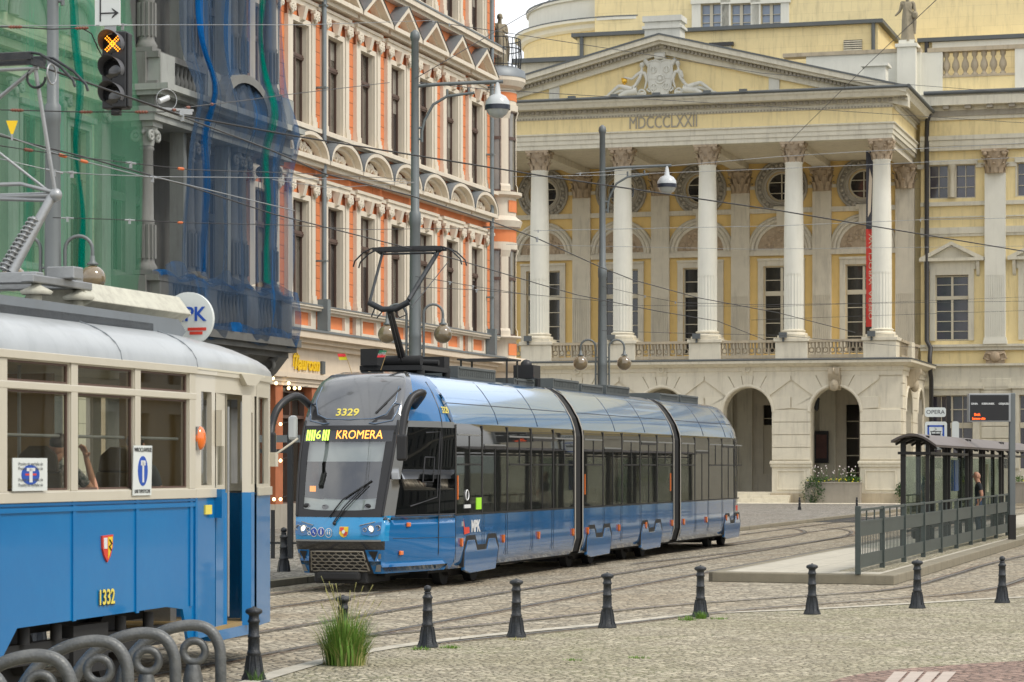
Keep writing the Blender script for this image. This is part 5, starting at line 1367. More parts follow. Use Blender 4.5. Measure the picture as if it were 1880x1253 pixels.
net('green_netting', 'green debris netting hung over the whole pale tenement front', ('net_green', 'net_green_dense'), gn_fn, 120, 50, S(44, OFC),
    [(.84, .70, .006, .03, 1)])
# ================================================================== FIGURES
def figure(name, J, parent=None, mats=None, thick=1.0, hair=None, fingers=True, bald=False, hs=1.0):
    """one skinned body; J gives joint positions, mats = dict(region -> material)"""
    V = []; Rd = []; E = []; Reg = []
    def add(p, r, par=None, reg='torso'):
        V.append(Vector(p)); Rd.append(r if isinstance(r, tuple) else (r * thick, r * thick)); Reg.append(reg)
        if par is not None: E.append((par, len(V) - 1))
        return len(V) - 1
    g = lambda k: Vector(J[k])
    pel = add(g('pelvis'), (.150, .115), None, 'legs')
    sp = add(g('pelvis').lerp(g('chest'), .5), (.135, .10), pel, 'torso')
    ch = add(g('chest'), (.155, .115), sp, 'torso')
    nb = add(g('chest').lerp(g('neck'), .7), (.10, .08), ch, 'torso')
    nk = add(g('neck'), .055, nb, 'skin')
    hd = g('head'); up = (hd - g('neck')).normalized(); fwd = Vector(J.get('face', (1, 0, 0))).normalized()
    jaw = add(g('neck').lerp(hd, .45) + fwd * .018, (.062, .070), nk, 'skin')
    mid = add(hd + fwd * .004, (.075, .090), jaw, 'skin')
    top = add(hd + up * .062 - fwd * .008, (.066, .078), mid, 'skin' if bald else 'hair')
    for s_ in ('l', 'r'):
        sh = add(g('sh_' + s_), .062, nb, 'torso'); el_m = g('sh_' + s_).lerp(g('el_' + s_), .5)
        m1 = add(el_m, .050, sh, 'sleeve'); el = add(g('el_' + s_), .040, m1, 'skin'); wr = add(g('wr_' + s_), .027, el, 'skin')
        d = (g('wr_' + s_) - g('el_' + s_)).normalized(); side = d.cross(Vector((0, 0, 1)));
        if side.length < .2: side = d.cross(Vector((0, 1, 0)))
        side.normalize(); nrm = side.cross(d)
        pm = add(g('wr_' + s_) + d * .055, (.036, .018), wr, 'skin')
        if fingers:
            for k, (o, ln) in enumerate(((-.028, .070), (-.010, .082), (.010, .077), (.027, .060))):
                b0 = g('wr_' + s_) + d * .085 + side * o
                a = add(b0, .0095, pm, 'skin'); b = add(b0 + d * ln * .55 - nrm * .008, .009, a, 'skin'); add(b0 + d * ln * .85 - nrm * .03, .0075, b, 'skin')
            t0 = g('wr_' + s_) + d * .035 - side * .036; a = add(t0, .011, pm, 'skin'); add(t0 + d * .035 - side * .02, .009, a, 'skin')
        hp = add(g('hip_' + s_), .098, pel, 'legs'); k1 = add(g('hip_' + s_).lerp(g('kn_' + s_), .55), .078, hp, 'legs')
        kn = add(g('kn_' + s_), .058, k1, 'legs'); cf = add(g('kn_' + s_).lerp(g('an_' + s_), .35), .055, kn, 'legs'); an = add(g('an_' + s_), .038, cf, 'legs')
        fd = Vector(J.get('toe_' + s_, g('an_' + s_) + fwd * .16 - Vector((0, 0, .05))))
        hl = add(g('an_' + s_) - Vector((0, 0, .04)), .040, an, 'shoe'); add(fd, (.042, .028), hl, 'shoe')
    me = bpy.data.meshes.new(name); me.from_pydata([tuple(v) for v in V], E, [])
    ob = bpy.data.objects.new(name, me); COL.objects.link(ob)
    sk = ob.modifiers.new('skin', 'SKIN'); sk.branch_smoothing = .6
    for i, v in enumerate(me.skin_vertices[0].data): v.radius = Rd[i]; v.use_root = (i == 0)
    ss = ob.modifiers.new('sub', 'SUBSURF'); ss.levels = 2; ss.render_levels = 2
    dg = bpy.context.evaluated_depsgraph_get()
    m2 = bpy.data.meshes.new_from_object(ob.evaluated_get(dg))
    bpy.data.objects.remove(ob); bpy.data.meshes.remove(me)
    m2.name = name
    mats = mats or {}
    names = []
    for r_ in ('skin', 'torso', 'sleeve', 'legs', 'shoe', 'hair'):
        m = mats.get(r_, mats.get('all', 'skin'))
        if m not in names: names.append(m)
    m2.materials.clear()
    for m in names: m2.materials.append(MATS[m])
    segs = [(V[a], V[b], Reg[b]) for a, b in E]
    mi = []
    for p in m2.polygons:
        c = p.center; best = None
        for a, b, r_ in segs:
            ab = b - a; t = max(0, min(1, (c - a).dot(ab) / max(1e-9, ab.length_squared))); dd = (c - (a + ab * t)).length
            if best is None or dd < best[0]: best = (dd, r_)
        mi.append(names.index(mats.get(best[1], mats.get('all', 'skin'))))
    m2.polygons.foreach_set('material_index', mi); m2.polygons.foreach_set('use_smooth', [True] * len(m2.polygons))
    # nose, brow, ears pushed onto the head
    ob = bpy.data.objects.new(name, m2); COL.objects.link(ob)
    bm = bmesh.new(); bm.from_mesh(m2)
    rt = fwd.cross(up).normalized()
    def blob(c, sc, midx, seg=8):
        sc = tuple(q_ * hs for q_ in sc)
        M = Matrix.Translation(hd + (c - hd) * hs) @ Matrix(((rt.x, fwd.x, up.x, 0), (rt.y, fwd.y, up.y, 0), (rt.z, fwd.z, up.z, 0), (0, 0, 0, 1))) @ Matrix.Diagonal((*sc, 1))
        r_ = bmesh.ops.create_uvsphere(bm, u_segments=seg, v_segments=6, radius=1, matrix=M)
        for f in {f for v in r_['verts'] for f in v.link_faces}: f.material_index = midx; f.smooth = True
    si = names.index(mats.get('skin', mats.get('all', 'skin'))); hi = names.index(mats.get('hair', mats.get('all', 'skin')))
    blob(hd + up * .012 - fwd * .004, (.074, .092, .105), si, 16); blob(hd - up * .055 + fwd * .022, (.056, .062, .058), si, 12)
    blob(hd + fwd * .098 - up * .012, (.013, .020, .024), si); blob(hd + fwd * .085 - up * .052, (.024, .012, .008), si)
    for s_ in (-1, 1): blob(hd + rt * .078 * s_ - up * .01, (.010, .02, .032), si); blob(hd + fwd * .086 + rt * .032 * s_ + up * .006, (.012, .006, .007), hi)
    if not bald: blob(hd + up * .04 - fwd * .02, (.084, .098, .080), hi, 12)
    bm.to_mesh(m2); bm.free()
    if parent: ob.parent = parent
    return ob
def standing(h=1.75, face=(1, 0, 0)):
    s_ = h / 1.75
    J = dict(pelvis=(0, 0, .93), chest=(.0, 0, 1.26), neck=(.02, 0, 1.47), head=(.05, 0, 1.63), face=face)
    for k, y in (('l', 1), ('r', -1)):
        J['sh_' + k] = (0, y * .19, 1.40); J['el_' + k] = (-.04, y * .24, 1.10); J['wr_' + k] = (.06, y * .24, .86)
        J['hip_' + k] = (0, y * .09, .88); J['kn_' + k] = (.03, y * .10, .49); J['an_' + k] = (0, y * .11, .09); J['toe_' + k] = (.15, y * .12, .03)
    return {k: (tuple(c * s_ for c in v) if k != 'face' else v) for k, v in J.items()}
def seated(h0=.45):
    J = dict(pelvis=(0, 0, h0 + .12), chest=(-.02, 0, h0 + .46), neck=(0, 0, h0 + .68), head=(.02, 0, h0 + .84), face=(1, 0, 0))
    for k, y in (('l', 1), ('r', -1)):
        J['sh_' + k] = (-.01, y * .19, h0 + .60); J['el_' + k] = (.06, y * .24, h0 + .32); J['wr_' + k] = (.28, y * .16, h0 + .24)
        J['hip_' + k] = (.04, y * .10, h0 + .09); J['kn_' + k] = (.44, y * .12, h0 + .10); J['an_' + k] = (.46, y * .12, .08)
        J['toe_' + k] = (.60, y * .12, .03)
    return J

# ================================================================== MODERN TRAM
NTA, NTO = 38.9, -14.26
nt = thing('modern_tram', 'glossy blue three section modern tram with a black nose mask and lit KROMERA destination display', 'tram', S(NTA, NTO), TH)
NR = S(NTA, NTO); DV = Vector((.28, .96, 0)); LV = Vector((-.96, .28, 0))
def LN(px, py, Y, root=NR):
    p = Pt(px, py, Y) - root; return (p.dot(DV), p.dot(LV), p.z)
def lerp_tab(tab, z):
    if z <= tab[0][0]: return tab[0][1]
    for (a, b), (c, d) in zip(tab, tab[1:]):
        if z <= c: return b + (d - b) * (z - a) / (c - a)
    return tab[-1][1]
XF = [(.30, .22), (.5, .10), (.75, .02), (.95, .0), (1.15, .05), (1.3, .09), (1.7, .22), (2.1, .36), (2.5, .53), (2.72, .64), (2.95, .79), (3.2, .99), (3.38, 1.18), (3.5, 1.42), (3.56, 1.75), (3.58, 2.3)]
HF = [(.30, .80), (.75, .86), (1.15, .86), (1.7, .84), (2.5, .82), (2.95, .80), (3.2, .77), (3.38, .72), (3.5, .64), (3.56, .54), (3.58, .3)]
HFN = [(.30, .65), (.75, .715), (1.15, .735), (1.7, .78), (2.2, .81), (2.5, .82), (2.95, .80), (3.2, .77), (3.38, .72), (3.5, .64), (3.56, .54), (3.58, .3)]
WP = [(.30, 1.10), (.42, 1.18), (.6, 1.20), (2.6, 1.20), (2.75, 1.18), (2.95, 1.11), (3.15, 1.0), (3.32, .88), (3.45, .76), (3.53, .64), (3.58, .34)]
CL = 2.5
def nside(t, z, sgn=-1, off=0):
    xf, hf, W = lerp_tab(XF, z), lerp_tab(HFN, z), lerp_tab(WP, z)
    x = xf + .14 + (CL - xf - .14) * t; y = hf + (W - hf) * (t * (1.55 - .55 * t))
    return (x, sgn * (y + off), z)
def nfront(y, z, off=0):
    xf, hf = lerp_tab(XF, z), lerp_tab(HF, z); s_ = max(-1, min(1, y / hf))
    return (xf + .14 * s_ * s_ - off, y * lerp_tab(HFN, z) / hf, z)
zl = [.30, .4, .5, .6, .68, .75, .82, .95, 1.05, 1.15, 1.22, 1.4, 1.6, 1.8, 2.0, 2.2, 2.4, 2.55, 2.64, 2.74, 2.85, 2.95, 3.08, 3.2, 3.3, 3.38, 3.45, 3.5, 3.53, 3.56, 3.575]
st = [('s', -1, t) for t in (1, .9, .8, .72, .6, .5, .4, .3, .2, .13, .085, .04)] + [('f', 0, s_) for s_ in (-1, -.9, -.75, -.6, -.4, -.2, 0, .2, .4, .6, .75, .9, 1)] + [('s', 1, t) for t in (.04, .085, .13, .2, .3, .4, .5, .6, .72, .8, .9, 1)]
def nodept(k, z):
    ty, sg, v = st[k]
    return nside(v, z, sg) if ty == 's' else nfront(v * lerp_tab(HF, z), z)
parts_ = {k: MB() for k in ('lower_shell', 'nose_panel', 'bumper_band', 'windscreen', 'nose_mask', 'side_pillar', 'cab_window', 'cab_roof_side', 'roof')}
for i in range(len(zl) - 1):
    zc = (zl[i] + zl[i + 1]) / 2
    for k in range(len(st) - 1):
        a, b = st[k], st[k + 1]; front = (a[0] == 'f' and b[0] == 'f'); t = 0 if front else max(a[2] if a[0] == 's' else 0, b[2] if b[0] == 's' else 0)
        if front:
            key = 'lower_shell' if zc < .68 else 'bumper_band' if zc < .82 else 'nose_panel' if zc < 1.22 else 'windscreen' if zc < 2.64 else 'nose_mask'
            if zc > 3.57: key = 'nose_mask'
        else:
            if zc < .82: key = 'lower_shell' if (t > .045 or zc < .68) else 'bumper_band'
            elif zc < 1.22: key = 'lower_shell' if t > .10 else 'nose_panel'
            elif zc < 2.60:
                key = 'side_pillar' if t <= .13 else 'cab_window'
            elif zc < 2.74: key = 'side_pillar' if t > .13 else 'nose_mask'
            elif zc < 3.5: key = 'nose_mask' if t < .16 + (zc - 2.74) * .10 else 'cab_roof_side'
            else: key = 'nose_mask' if t < .3 else 'roof'
        q = [nodept(k, zl[i]), nodept(k + 1, zl[i]), nodept(k + 1, zl[i + 1]), nodept(k, zl[i + 1])]
        parts_[key].add(q, [(0, 1, 2, 3)], True)
pm_ = {'lower_shell': 'tram_blue', 'nose_panel': 'tram_blue_bright', 'bumper_band': 'black_gloss', 'windscreen': 'wind_pane', 'nose_mask': 'tram_mask', 'side_pillar': 'tram_silver', 'cab_window': 'cab_pane', 'cab_roof_side': 'tram_blue', 'roof': 'tram_grey'}
def weld(ob, d=.0008):
    bm = bmesh.new(); bm.from_mesh(ob.data); bmesh.ops.remove_doubles(bm, verts=bm.verts, dist=d); bm.to_mesh(ob.data); bm.free(); return ob
for k, b in parts_.items():
    if b.f:
        for o_ in (b.build_by(k, pm_[k], nt, (-1, 1), ax=1) if k in ('cab_window', 'side_pillar', 'cab_roof_side') else [b.build(k, pm_[k], nt)]): weld(o_)
# cab interior: floor, dash, back wall, driver's seat
mb = MB(); mb.box(.5, 2.45, -.78, .78, .6, .95); mb.box(2.2, 2.4, -1.05, 1.05, .9, 2.7); mb.build('cab_bulkhead', 'room_dark', nt)
mb = MB()
rows = []
for z, off in ((1.25, .03), (1.30, .035), (1.40, .05), (1.46, .10), (1.47, .6)):
    rows.append([(nfront(y, min(z, 1.5))[0] + off, y * .84, z + .05 * (y / .8) ** 2) for y in [-.8 + .1 * j for j in range(17)]])
mb.grid(rows); mb.build('dashboard', 'sign_white', nt)
mb = MB()
for y in (.55, .22, -.48): p = nfront(y, 1.35, -.03); mb.ball((p[0] - .0, y, 1.355 + .05 * (y / .8) ** 2), .05, 10, 6, (.4, 1.2, .8))
mb.build('dash_vents', 'black', nt)
mb = MB(); mb.box(1.3, 1.75, -.28, .28, .95, 1.35); mb.box(1.7, 1.85, -.26, .26, 1.3, 2.15); mb.box(1.72, 1.83, -.14, .14, 2.15, 2.38); mb.build('driver_seat', 'seat_brown', nt, bevel=.04)
mb = MB(); rows = [[(nfront(y, z)[0] + .06, y, z) for y in [-.72 + .12 * j for j in range(13)]] for z in (2.08, 2.2, 2.35, 2.5, 2.62)]; mb.grid(rows); mb.build('sun_blind', 'white_text', nt)
# windscreen edge frame
mb = MB()
for sgn in (-1, 1):
    mb.tube([nfront(sgn * (lerp_tab(HF, z) - .02), z, .004) for z in (1.22, 1.4, 1.8, 2.2, 2.6, 2.74)], .022, 6)
    rows = [[nfront(sgn * (lerp_tab(HF, z) - .02 - u), z, .003) for u in (0, .07, .15)] for z in (1.22, 1.4, 1.6, 1.8, 2.0, 2.2, 2.4, 2.64)]; mb.grid(rows)
rows = [[nfront(-.84 + 1.68 * j / 20, 1.235 + u + .07 * ((j - 10) / 10) ** 4 * (u > 0), .004) for j in range(21)] for u in (-.035, .02, .07)]; mb.grid(rows)
rows = [[nfront(-.8 + 1.6 * j / 20, 2.60 + u, .004) for j in range(21)] for u in (-.02, .02, .06)]; mb.grid(rows)
mb.build('windscreen_border', 'black', nt)
# destination display
def fmap(y0, z0, off): return lambda u, v, w: nfront(y0 - u, z0 + v, off + w)
dsp = MB(); rows = [[nfront(.75 - 1.5 * j / 16, z, .003) for j in range(17)] for z in (2.40, 2.50, 2.60)]; dsp.grid(rows); dspo = dsp.build('display_panel', 'black_gloss', nt)
mb = MB(); text_on(mb, 'KROMERA', .195, fmap(-.205, 2.505, .008), sx=.86, extrude=.001); mb.build('destination_text', 'led_orange', dspo)
mb = MB()
for u in (0, .045, .09, .135, .30, .345, .39): 
    a = .74 - u - .02; mb.quad(nfront(a, 2.42, .008), nfront(a - .028, 2.42, .008), nfront(a - .028, 2.59, .008), nfront(a, 2.59, .008))
text_on(mb, '6', .20, fmap(.495, 2.505, .008), extrude=.001)
mb.build('line_number', 'led_green', dspo)
# mask details: fleet number, slanted lamp recesses, roof flap line
mb = MB(); text_on(mb, '3329', .16, fmap(.06, 2.87, .006), sx=1.25, bold=.004, extrude=.001); mb.build('fleet_number', 'yellow_text', nt)
mb = MB(); rc = MB()
for sgn in (-1, 1):
    rc.add([nfront(sgn * y, z, .004) for y, z in ((.66, 2.97), (.74, 3.02), (.68, 2.76), (.36, 2.70), (.45, 2.78), (.60, 2.82))], [(0, 1, 2, 5), (2, 3, 4, 5)])
    mb.tube([nfront(sgn * y, z, .006) for y, z in ((.68, 3.02), (.77, 3.00), (.70, 2.74), (.44, 2.685), (.34, 2.70))], .012, 5)
mb.tube([nfront(y, z, .008) for y, z in ((.66, 3.3), (.68, 3.05), (.58, 2.84), (.40, 2.77), (0, 2.755), (-.40, 2.77), (-.58, 2.84), (-.68, 3.05), (-.66, 3.3))], .010, 5)
rc.build('mask_recess', 'black', nt); mb.build('mask_trim', 'tram_grey', nt)
mb = MB(); mb.tube([nfront(-.55, 3.03, .012), nfront(-.42, 2.86, .012)], .018, 5); mb.tube([nfront(-.70, 3.26, .012), nfront(-.52, 3.0, .012)], .016, 5); mb.build('mask_grille', 'black', nt)
# bumper, grille with honeycomb
gl = MB(); gp = [(.60 - .08 * abs(t), .345) for t in (0,)] + [(.52, .655)] + [(.52 - .13 * k, .655) for k in range(1, 8)] + [(-.52, .655), (-.60, .345)] + [(-.60 + .15 * k, .345) for k in range(1, 8)]
rows = [[nfront((.67 - (z - .3) * .28) * (1 - j / 8), z, .012) for j in range(17)] for z in (.30, .4, .5, .6, .69)]; gl.grid(rows); gl.build('grille_opening', 'black', nt)
gm = MB()
for r_ in range(6):
    zc = .365 + r_ * .052; hw_ = .59 - (zc - .35) * .26
    nx = 7; w = 2 * hw_ / nx
    for c in range(nx + (r_ % 2)):
        yc = -hw_ + w * (c + (.5 if r_ % 2 == 0 else 0))
        pts = [nfront(max(-hw_, min(hw_, yc + dx * w / 2)), zc + dz, .022) for dx, dz in ((-.95, 0), (-.62, .028), (.62, .028), (.95, 0), (.62, -.028), (-.62, -.028))]
        gm.tube(pts, .0075, 4, closed=True)
gm.tube([nfront(y, z, .02) for y, z in gp], .013, 5, closed=True); gm.build('grille', 'grille', nt)
mb = MB(); rows = [[nfront(-.86 + 1.72 * j / 20, z, .012) for j in range(21)] for z in (.815, .83, .842)]; mb.grid(rows)
for sgn in (-1, 1):
    mb.add([nfront(sgn * y, z, .012) for y, z in ((.70, .33), (.80, .33), (.85, .62), (.81, .62))], [(0, 1, 2, 3)])
    mb.tube([nfront(sgn * .46, 1.07, .01), nfront(sgn * .7, 1.12, .01), nside(.06, 1.17, sgn, .01)], .008, 5)
mb.build('chrome_trim', 'tram_silver', nt)
mb = MB()
for sgn in (-1, 1): mb.add([nfront(sgn * y, z, .014) for y, z in ((.62, .66), (.80, .66), (.72, .50))], [(0, 1, 2)])
mb.build('fog_recess', 'black', nt)
def lamp(y, z, r, m, name='headlight', side=False):
    b = MB(); p = nfront(y, z); b.ball((p[0] + .01, p[1], p[2]), r, 14, 8, (.45, 1, 1)); 
    h = b.build(name, m, nt); b = MB(); b.torus((p[0] - .012, p[1], p[2]), r * 1.08, .008, 'x', 16, 5); b.build('lamp_ring', 'tram_silver', h)
for sgn in (-1, 1):
    hz = MB(); hz.add([nfront(sgn * y, z, .016) for y, z in ((.52, .93), (.48, 1.06), (.85, 1.13), (.85, .93), (.7, .90))], [(0, 1, 2, 3, 4)]); hz.build('headlight_pod', 'tram_blue', nt)
    lamp(sgn * .66, 1.01, .055, 'headlight'); lamp(sgn * .56, 1.0, .026, 'lens', 'small_lamp'); lamp(sgn * .79, 1.03, .038, 'black_gloss', 'small_lamp')
# stickers
def disc(mb, y, z, r, off=.012, n=20): mb.add([nfront(y + r * math.cos(2 * PI * k / n), z + r * math.sin(2 * PI * k / n), off) for k in range(n)], [list(range(n))])
a, b, c = MB(), MB(), MB()
for y, z in ((.44, .96), (.285, .965), (.13, .95)): disc(a, y, z, .076, .010)
for y, z in ((.44, .96), (.285, .965)): disc(b, y, z, .064, .012)
disc(c, .13, .95, .064, .012)
a.build('round_sticker', 'white_text', nt); b.build('round_sticker', 'blue_sign', nt); c.build('round_sticker', 'tram_blue_bright', nt)
mb = MB(); mb.torus((nfront(.445, .945, .016)[0], .445, .94), .024, .006, 'x', 12, 4); mb.tube([nfront(.45, .99, .016), nfront(.45, .95, .016), nfront(.42, .95, .016), nfront(.41, .925, .016)], .006, 4)
mb.tube([nfront(.285, .99, .016), nfront(.285, .925, .016)], .012, 5); mb.ball(nfront(.285, 1.005, .014), .011, 6, 4)
for s_ in (-.022, .022): mb.tube([nfront(.13 + s_, .97, .016), nfront(.13 + s_, .925, .016)], .009, 5); mb.ball(nfront(.13 + s_, .985, .014), .009, 6, 4)
mb.build('sticker_symbol', 'white_text', nt)
mb = MB(); yy = -.17
mb.m = 0; mb.add([nfront(yy + a_, .97 + b_, .012) for a_, b_ in ((-.085, .08), (.085, .08), (.085, -.03), (.05, -.075), (0, -.09), (-.05, -.075), (-.085, -.03))], [list(range(7))[::-1]])
mb.m = 1; mb.add([nfront(yy + a_, .97 + b_, .016) for a_, b_ in ((0, .07), (.075, .07), (.075, .01), (0, .01))], [(0, 1, 2, 3)]); mb.add([nfront(yy + a_, .97 + b_, .016) for a_, b_ in ((0, 0), (-.075, 0), (-.06, -.06), (0, -.075))], [(0, 1, 2, 3)])
mb.m = 2; disc(mb, yy, .97, .03, .02); mb.build('coat_of_arms', ['crest_yellow', 'crest_red', 'white_text'], nt)
# wipers
mb = MB()
for d in (0, .05): mb.tube([nfront(.02 + d * .6, 1.10, .03), nfront(-.18 + d, 1.35, .05), nfront(-.52 + d, 1.72, .05)], .010, 5)
mb.tube([nfront(.14, 1.20, .035), nfront(-.10, 1.48, .035), nfront(-.56, 1.78, .035)], .012, 4); mb.ball(nfront(.02, 1.10, .02), .03, 8, 6); mb.build('wiper', 'black', nt)
mb = MB(); p = nfront(.50, 1.62, -.12); mb.box(p[0], p[0] + .12, .36, .66, 1.45, 1.75); mo = mb.build('cab_monitor', 'black', nt)
mb = MB(); mb.box(p[0] - .01, p[0], .46, .56, 1.60, 1.69); mb.build('lit_symbol', 'amber_lit', mo)
# coupler cover, underfloor
mb = MB(); mb.box(.25, 1.4, -.45, .45, .14, .34); mb.box(.10, .4, -.35, .35, .2, .33); mb.build('coupler_cover', 'under', nt, bevel=.03)
# mirrors
def mirror(pts, r, box, bs, rot):
    mb = MB(); mb.tube(smooth_pts(pts, 4), r, 8); arm = mb.build('mirror_arm', 'black', nt)
    b = MB(); b.cbox((0, 0, 0), bs); o = b.build('mirror', 'black', arm, bevel=.035); o.location = box; o.rotation_euler = (0, 0, rot); 
    g = MB(); g.cbox((bs[0] / 2 + .003, 0, 0), (.004, bs[1] * .8, bs[2] * .85)); g.v = [(x, y, z) for x, y, z in g.v]; gg = g.build('mirror_glass', 'lens', arm); gg.location = box; gg.rotation_euler = (0, 0, rot)
p = nside(.22, 2.98, -1)
mirror([p, LN(777, 722, 41.6), LN(758, 728, 41.4), LN(745, 755, 41.25), LN(739, 790, 41.15), LN(738, 806, 41.1)], .06, LN(738, 822, 41.1), (.10, .17, .42), R(10))
p = nside(.18, 2.98, 1)
mirror([p, LN(548, 728, 41.9), LN(525, 735, 41.6), LN(508, 754, 41.4), LN(499, 782, 41.3), LN(497, 800, 41.2)], .06, LN(497, 815, 41.2), (.10, .17, .36), R(-10))
b = MB(); b.box(-.05, .05, -.08, .08, -.2, .2); o = b.build('mirror', 'lens', nt, bevel=.05); o.location = LN(538, 786, 42.3)
# cab side details
def smap(x0, z0, off=.006): return lambda u, v, w: (x0 + u, -lerp_tab(WP, z0 + v) - off - w, z0 + v)
def cmap(t0, z0, off=.008): return lambda u, v, w: (lambda p: (p[0], p[1], p[2]))(nside(t0 + u / 2.2, z0 + v, -1, off + w))
mb = MB(); text_on(mb, '3329', .15, cmap(.84, 2.93, .022), sx=1.2, bold=.003, extrude=.001); mb.build('fleet_number', 'yellow_text', nt)
for tt, zz in ((.30, 1.07), (.22, .62)):
    b = MB(); q = nside(tt, zz, -1, .01); b.cbox(q, (.14, .04, .07)); b.build('side_lamp', 'amber', nt, bevel=.012)
mb = MB()
for tt in (.72,):
    for zz in [.34 + .1 * k for k in range(24)]:
        pass
    mb.tube([nside(tt, z, -1, .002) for z in (.33, .6, 1.0, 1.2, 1.8, 2.4, 2.75, 2.95, 3.2, 3.4)], .010, 4)
mb.tube([nside(t, 1.215, -1, .002) for t in (.13, .3, .5, .72, 1)], .012, 4)
mb.tube([nside(t, .86 - .03 * t, -1, .001) for t in (.13, .3, .5, .72, 1)], .005, 4)
mb.build('panel_seams', 'black', nt)
# cab side window opening frame
mb = MB(); mb.tube([nside(t, z, -1, .004) for t, z in ((.42, 2.55), (.68, 2.57), (.68, 1.5), (.30, 1.36))], .012, 4); mb.tube([nside(t, z, -1, .004) for t, z in ((.44, 2.15), (.60, 2.15), (.60, 1.75), (.44, 1.75), (.44, 2.15))], .014, 4); mb.build('side_window_frame', 'black', nt)

# --- passenger sections
def section(x0, x1, rear=False):
    n = 14
    prof = [(z, lerp_tab(WP, z)) for z in (.30, .36, .42, .6, .9, 1.2)]
    def xx(i, z):
        x = x0 + (x1 - x0) * i / n
        return x
    def rows_for(zs, sg):
        R_ = []
        for z in zs:
            row = []
            for i in range(n + 1):
                x = x0 + (x1 - x0) * i / n; w = lerp_tab(WP, z)
                if rear:
                    xe = x1 - lerp_tab(XF, z) * .55; x = x0 + (xe - x0) * i / n
                    w -= .30 * max(0, (x - (x1 - 1.6)) / 1.6) ** 2 * 1.1
                row.append((x, sg * w, z))
            R_.append(row)
        return R_
    for sg in (-1, 1):
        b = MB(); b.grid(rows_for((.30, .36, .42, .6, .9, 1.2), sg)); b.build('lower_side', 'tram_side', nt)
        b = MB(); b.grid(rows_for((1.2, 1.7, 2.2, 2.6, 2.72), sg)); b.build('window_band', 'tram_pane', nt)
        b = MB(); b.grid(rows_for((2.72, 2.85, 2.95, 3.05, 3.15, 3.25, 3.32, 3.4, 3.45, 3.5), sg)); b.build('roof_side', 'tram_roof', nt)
    b = MB(); t = [rows_for((3.5,), -1)[0], rows_for((3.56,), -1)[0], rows_for((3.56,), 1)[0], rows_for((3.5,), 1)[0]]; b.grid(t, False); b.build('roof_top', 'tram_grey', nt)
    # end walls
    for xe in ((x0, x1) if not rear else (x0,)):
        b = MB(); b.add([(xe, s_ * lerp_tab(WP, z), z) for s_ in (-1, 1) for z in ((.3, .6, 1.2, 2.6, 2.95, 3.32, 3.56) if s_ < 0 else (3.56, 3.32, 2.95, 2.6, 1.2, .6, .3))], [list(range(14))]); b.build('end_wall', 'bellows', nt)
    if rear:
        b = MB(); zs = (.30, .6, .95, 1.2, 1.7, 2.2, 2.72, 2.95, 3.2, 3.4, 3.5, 3.56)
        rr = []
        for z in zs:
            xe = x1 - lerp_tab(XF, z) * .55; w = lerp_tab(WP, z) - .33; rr.append([(xe + .25 * (1 - (j / 4 - 1) ** 2), w * (j / 4 - 1), z) for j in range(9)])
        b.grid(rr); b.build('rear_end', 'tram_mask', nt)
    # inside: floor, seats and a ceiling
    b = MB(); b.box(x0 + .1, x1 - .4, -1.1, 1.1, .32, .5); b.box(x0 + .1, x1 - .9, -.9, .9, 2.85, 3.0); b.build('floor', 'room_dark', nt)
    b = MB(); k = x0 + .8
    while k < x1 - 1.2:
        for sg in (-1, 1): b.box(k, k + .42, sg * .72 - .22, sg * .72 + .22, .85, .95); b.box(k + .36, k + .46, sg * .72 - .22, sg * .72 + .22, .95, 1.55)
        k += .85
    b.build('seats', 'seat_brown', nt)
    # opening lights, mullions, seams (right side and left side)
    wd = (x1 - x0) / 5.0
    mu = MB(); tr = MB(); sm_ = MB()
    for sg in (-1, 1):
        for k in range(0, 6):
            x = x0 + wd * k
            x = min(x1 - (1.2 if rear and k == 5 else .03), max(x0 + .03, x))
            w = 1.203 if not (rear and k == 5) else 1.19
            mu.box(x - .035, x + .035, sg * w - .004, sg * w + .004, 1.2, 2.7)
            if k < 5:
                door = (k in (1, 3))
                xa, xb = x + .12, x + wd - .12
                if rear and k == 4: xb = x + wd * .6
                zt = 2.52 if k != 1 else 2.36
                tr.box(xa, xb, sg * 1.206 - .004, sg * 1.206 + .006, zt, zt + .028)
                if zt > 2.4: mu.box(xa, xb, sg * 1.205 - .004, sg * 1.205 + .004, 2.02, 2.05)
                mu.box((xa + xb) / 2 - .016, (xa + xb) / 2 + .016, sg * 1.205 - .004, sg * 1.205 + .004, 2.02 if not door else 1.2, zt)
                if door: mu.box(xa, xb, sg * 1.205 - .004, sg * 1.205 + .004, zt - .05, zt)
                for q in ((xa, xb) if door else ()): sm_.box(q - .006, q + .006, sg * 1.202 - .002, sg * 1.202 + .002, .45, 1.2)
            sm_.box(x - .005, x + .005, sg * 1.202 - .002, sg * 1.202 + .002, .45, 1.2)
        for zz in (3.06,):
            w = lerp_tab(WP, zz); sm_.tube([(x0, sg * (w + .002), zz), (x1 - (1.2 if rear else 0), sg * (w + .002), zz)], .007, 4)
        for q in range(1, 3):
            x = x0 + (x1 - x0) * q / 3
            sm_.tube([(x, sg * (lerp_tab(WP, z) + .002), z) for z in (2.74, 2.85, 2.95, 3.05, 3.15, 3.25, 3.32, 3.4, 3.48)], .006, 4)
        sm_.box(x0, x1 - (1.0 if rear else 0), sg * 1.203 - .002, sg * 1.203 + .002, 1.185, 1.215)
    mu.build_by('mullions', 'black', nt, (-1, 1), ax=1); tr.build_by('window_transoms', 'tram_silver', nt, (-1, 1), ax=1); sm_.build('panel_seams', 'black', nt)
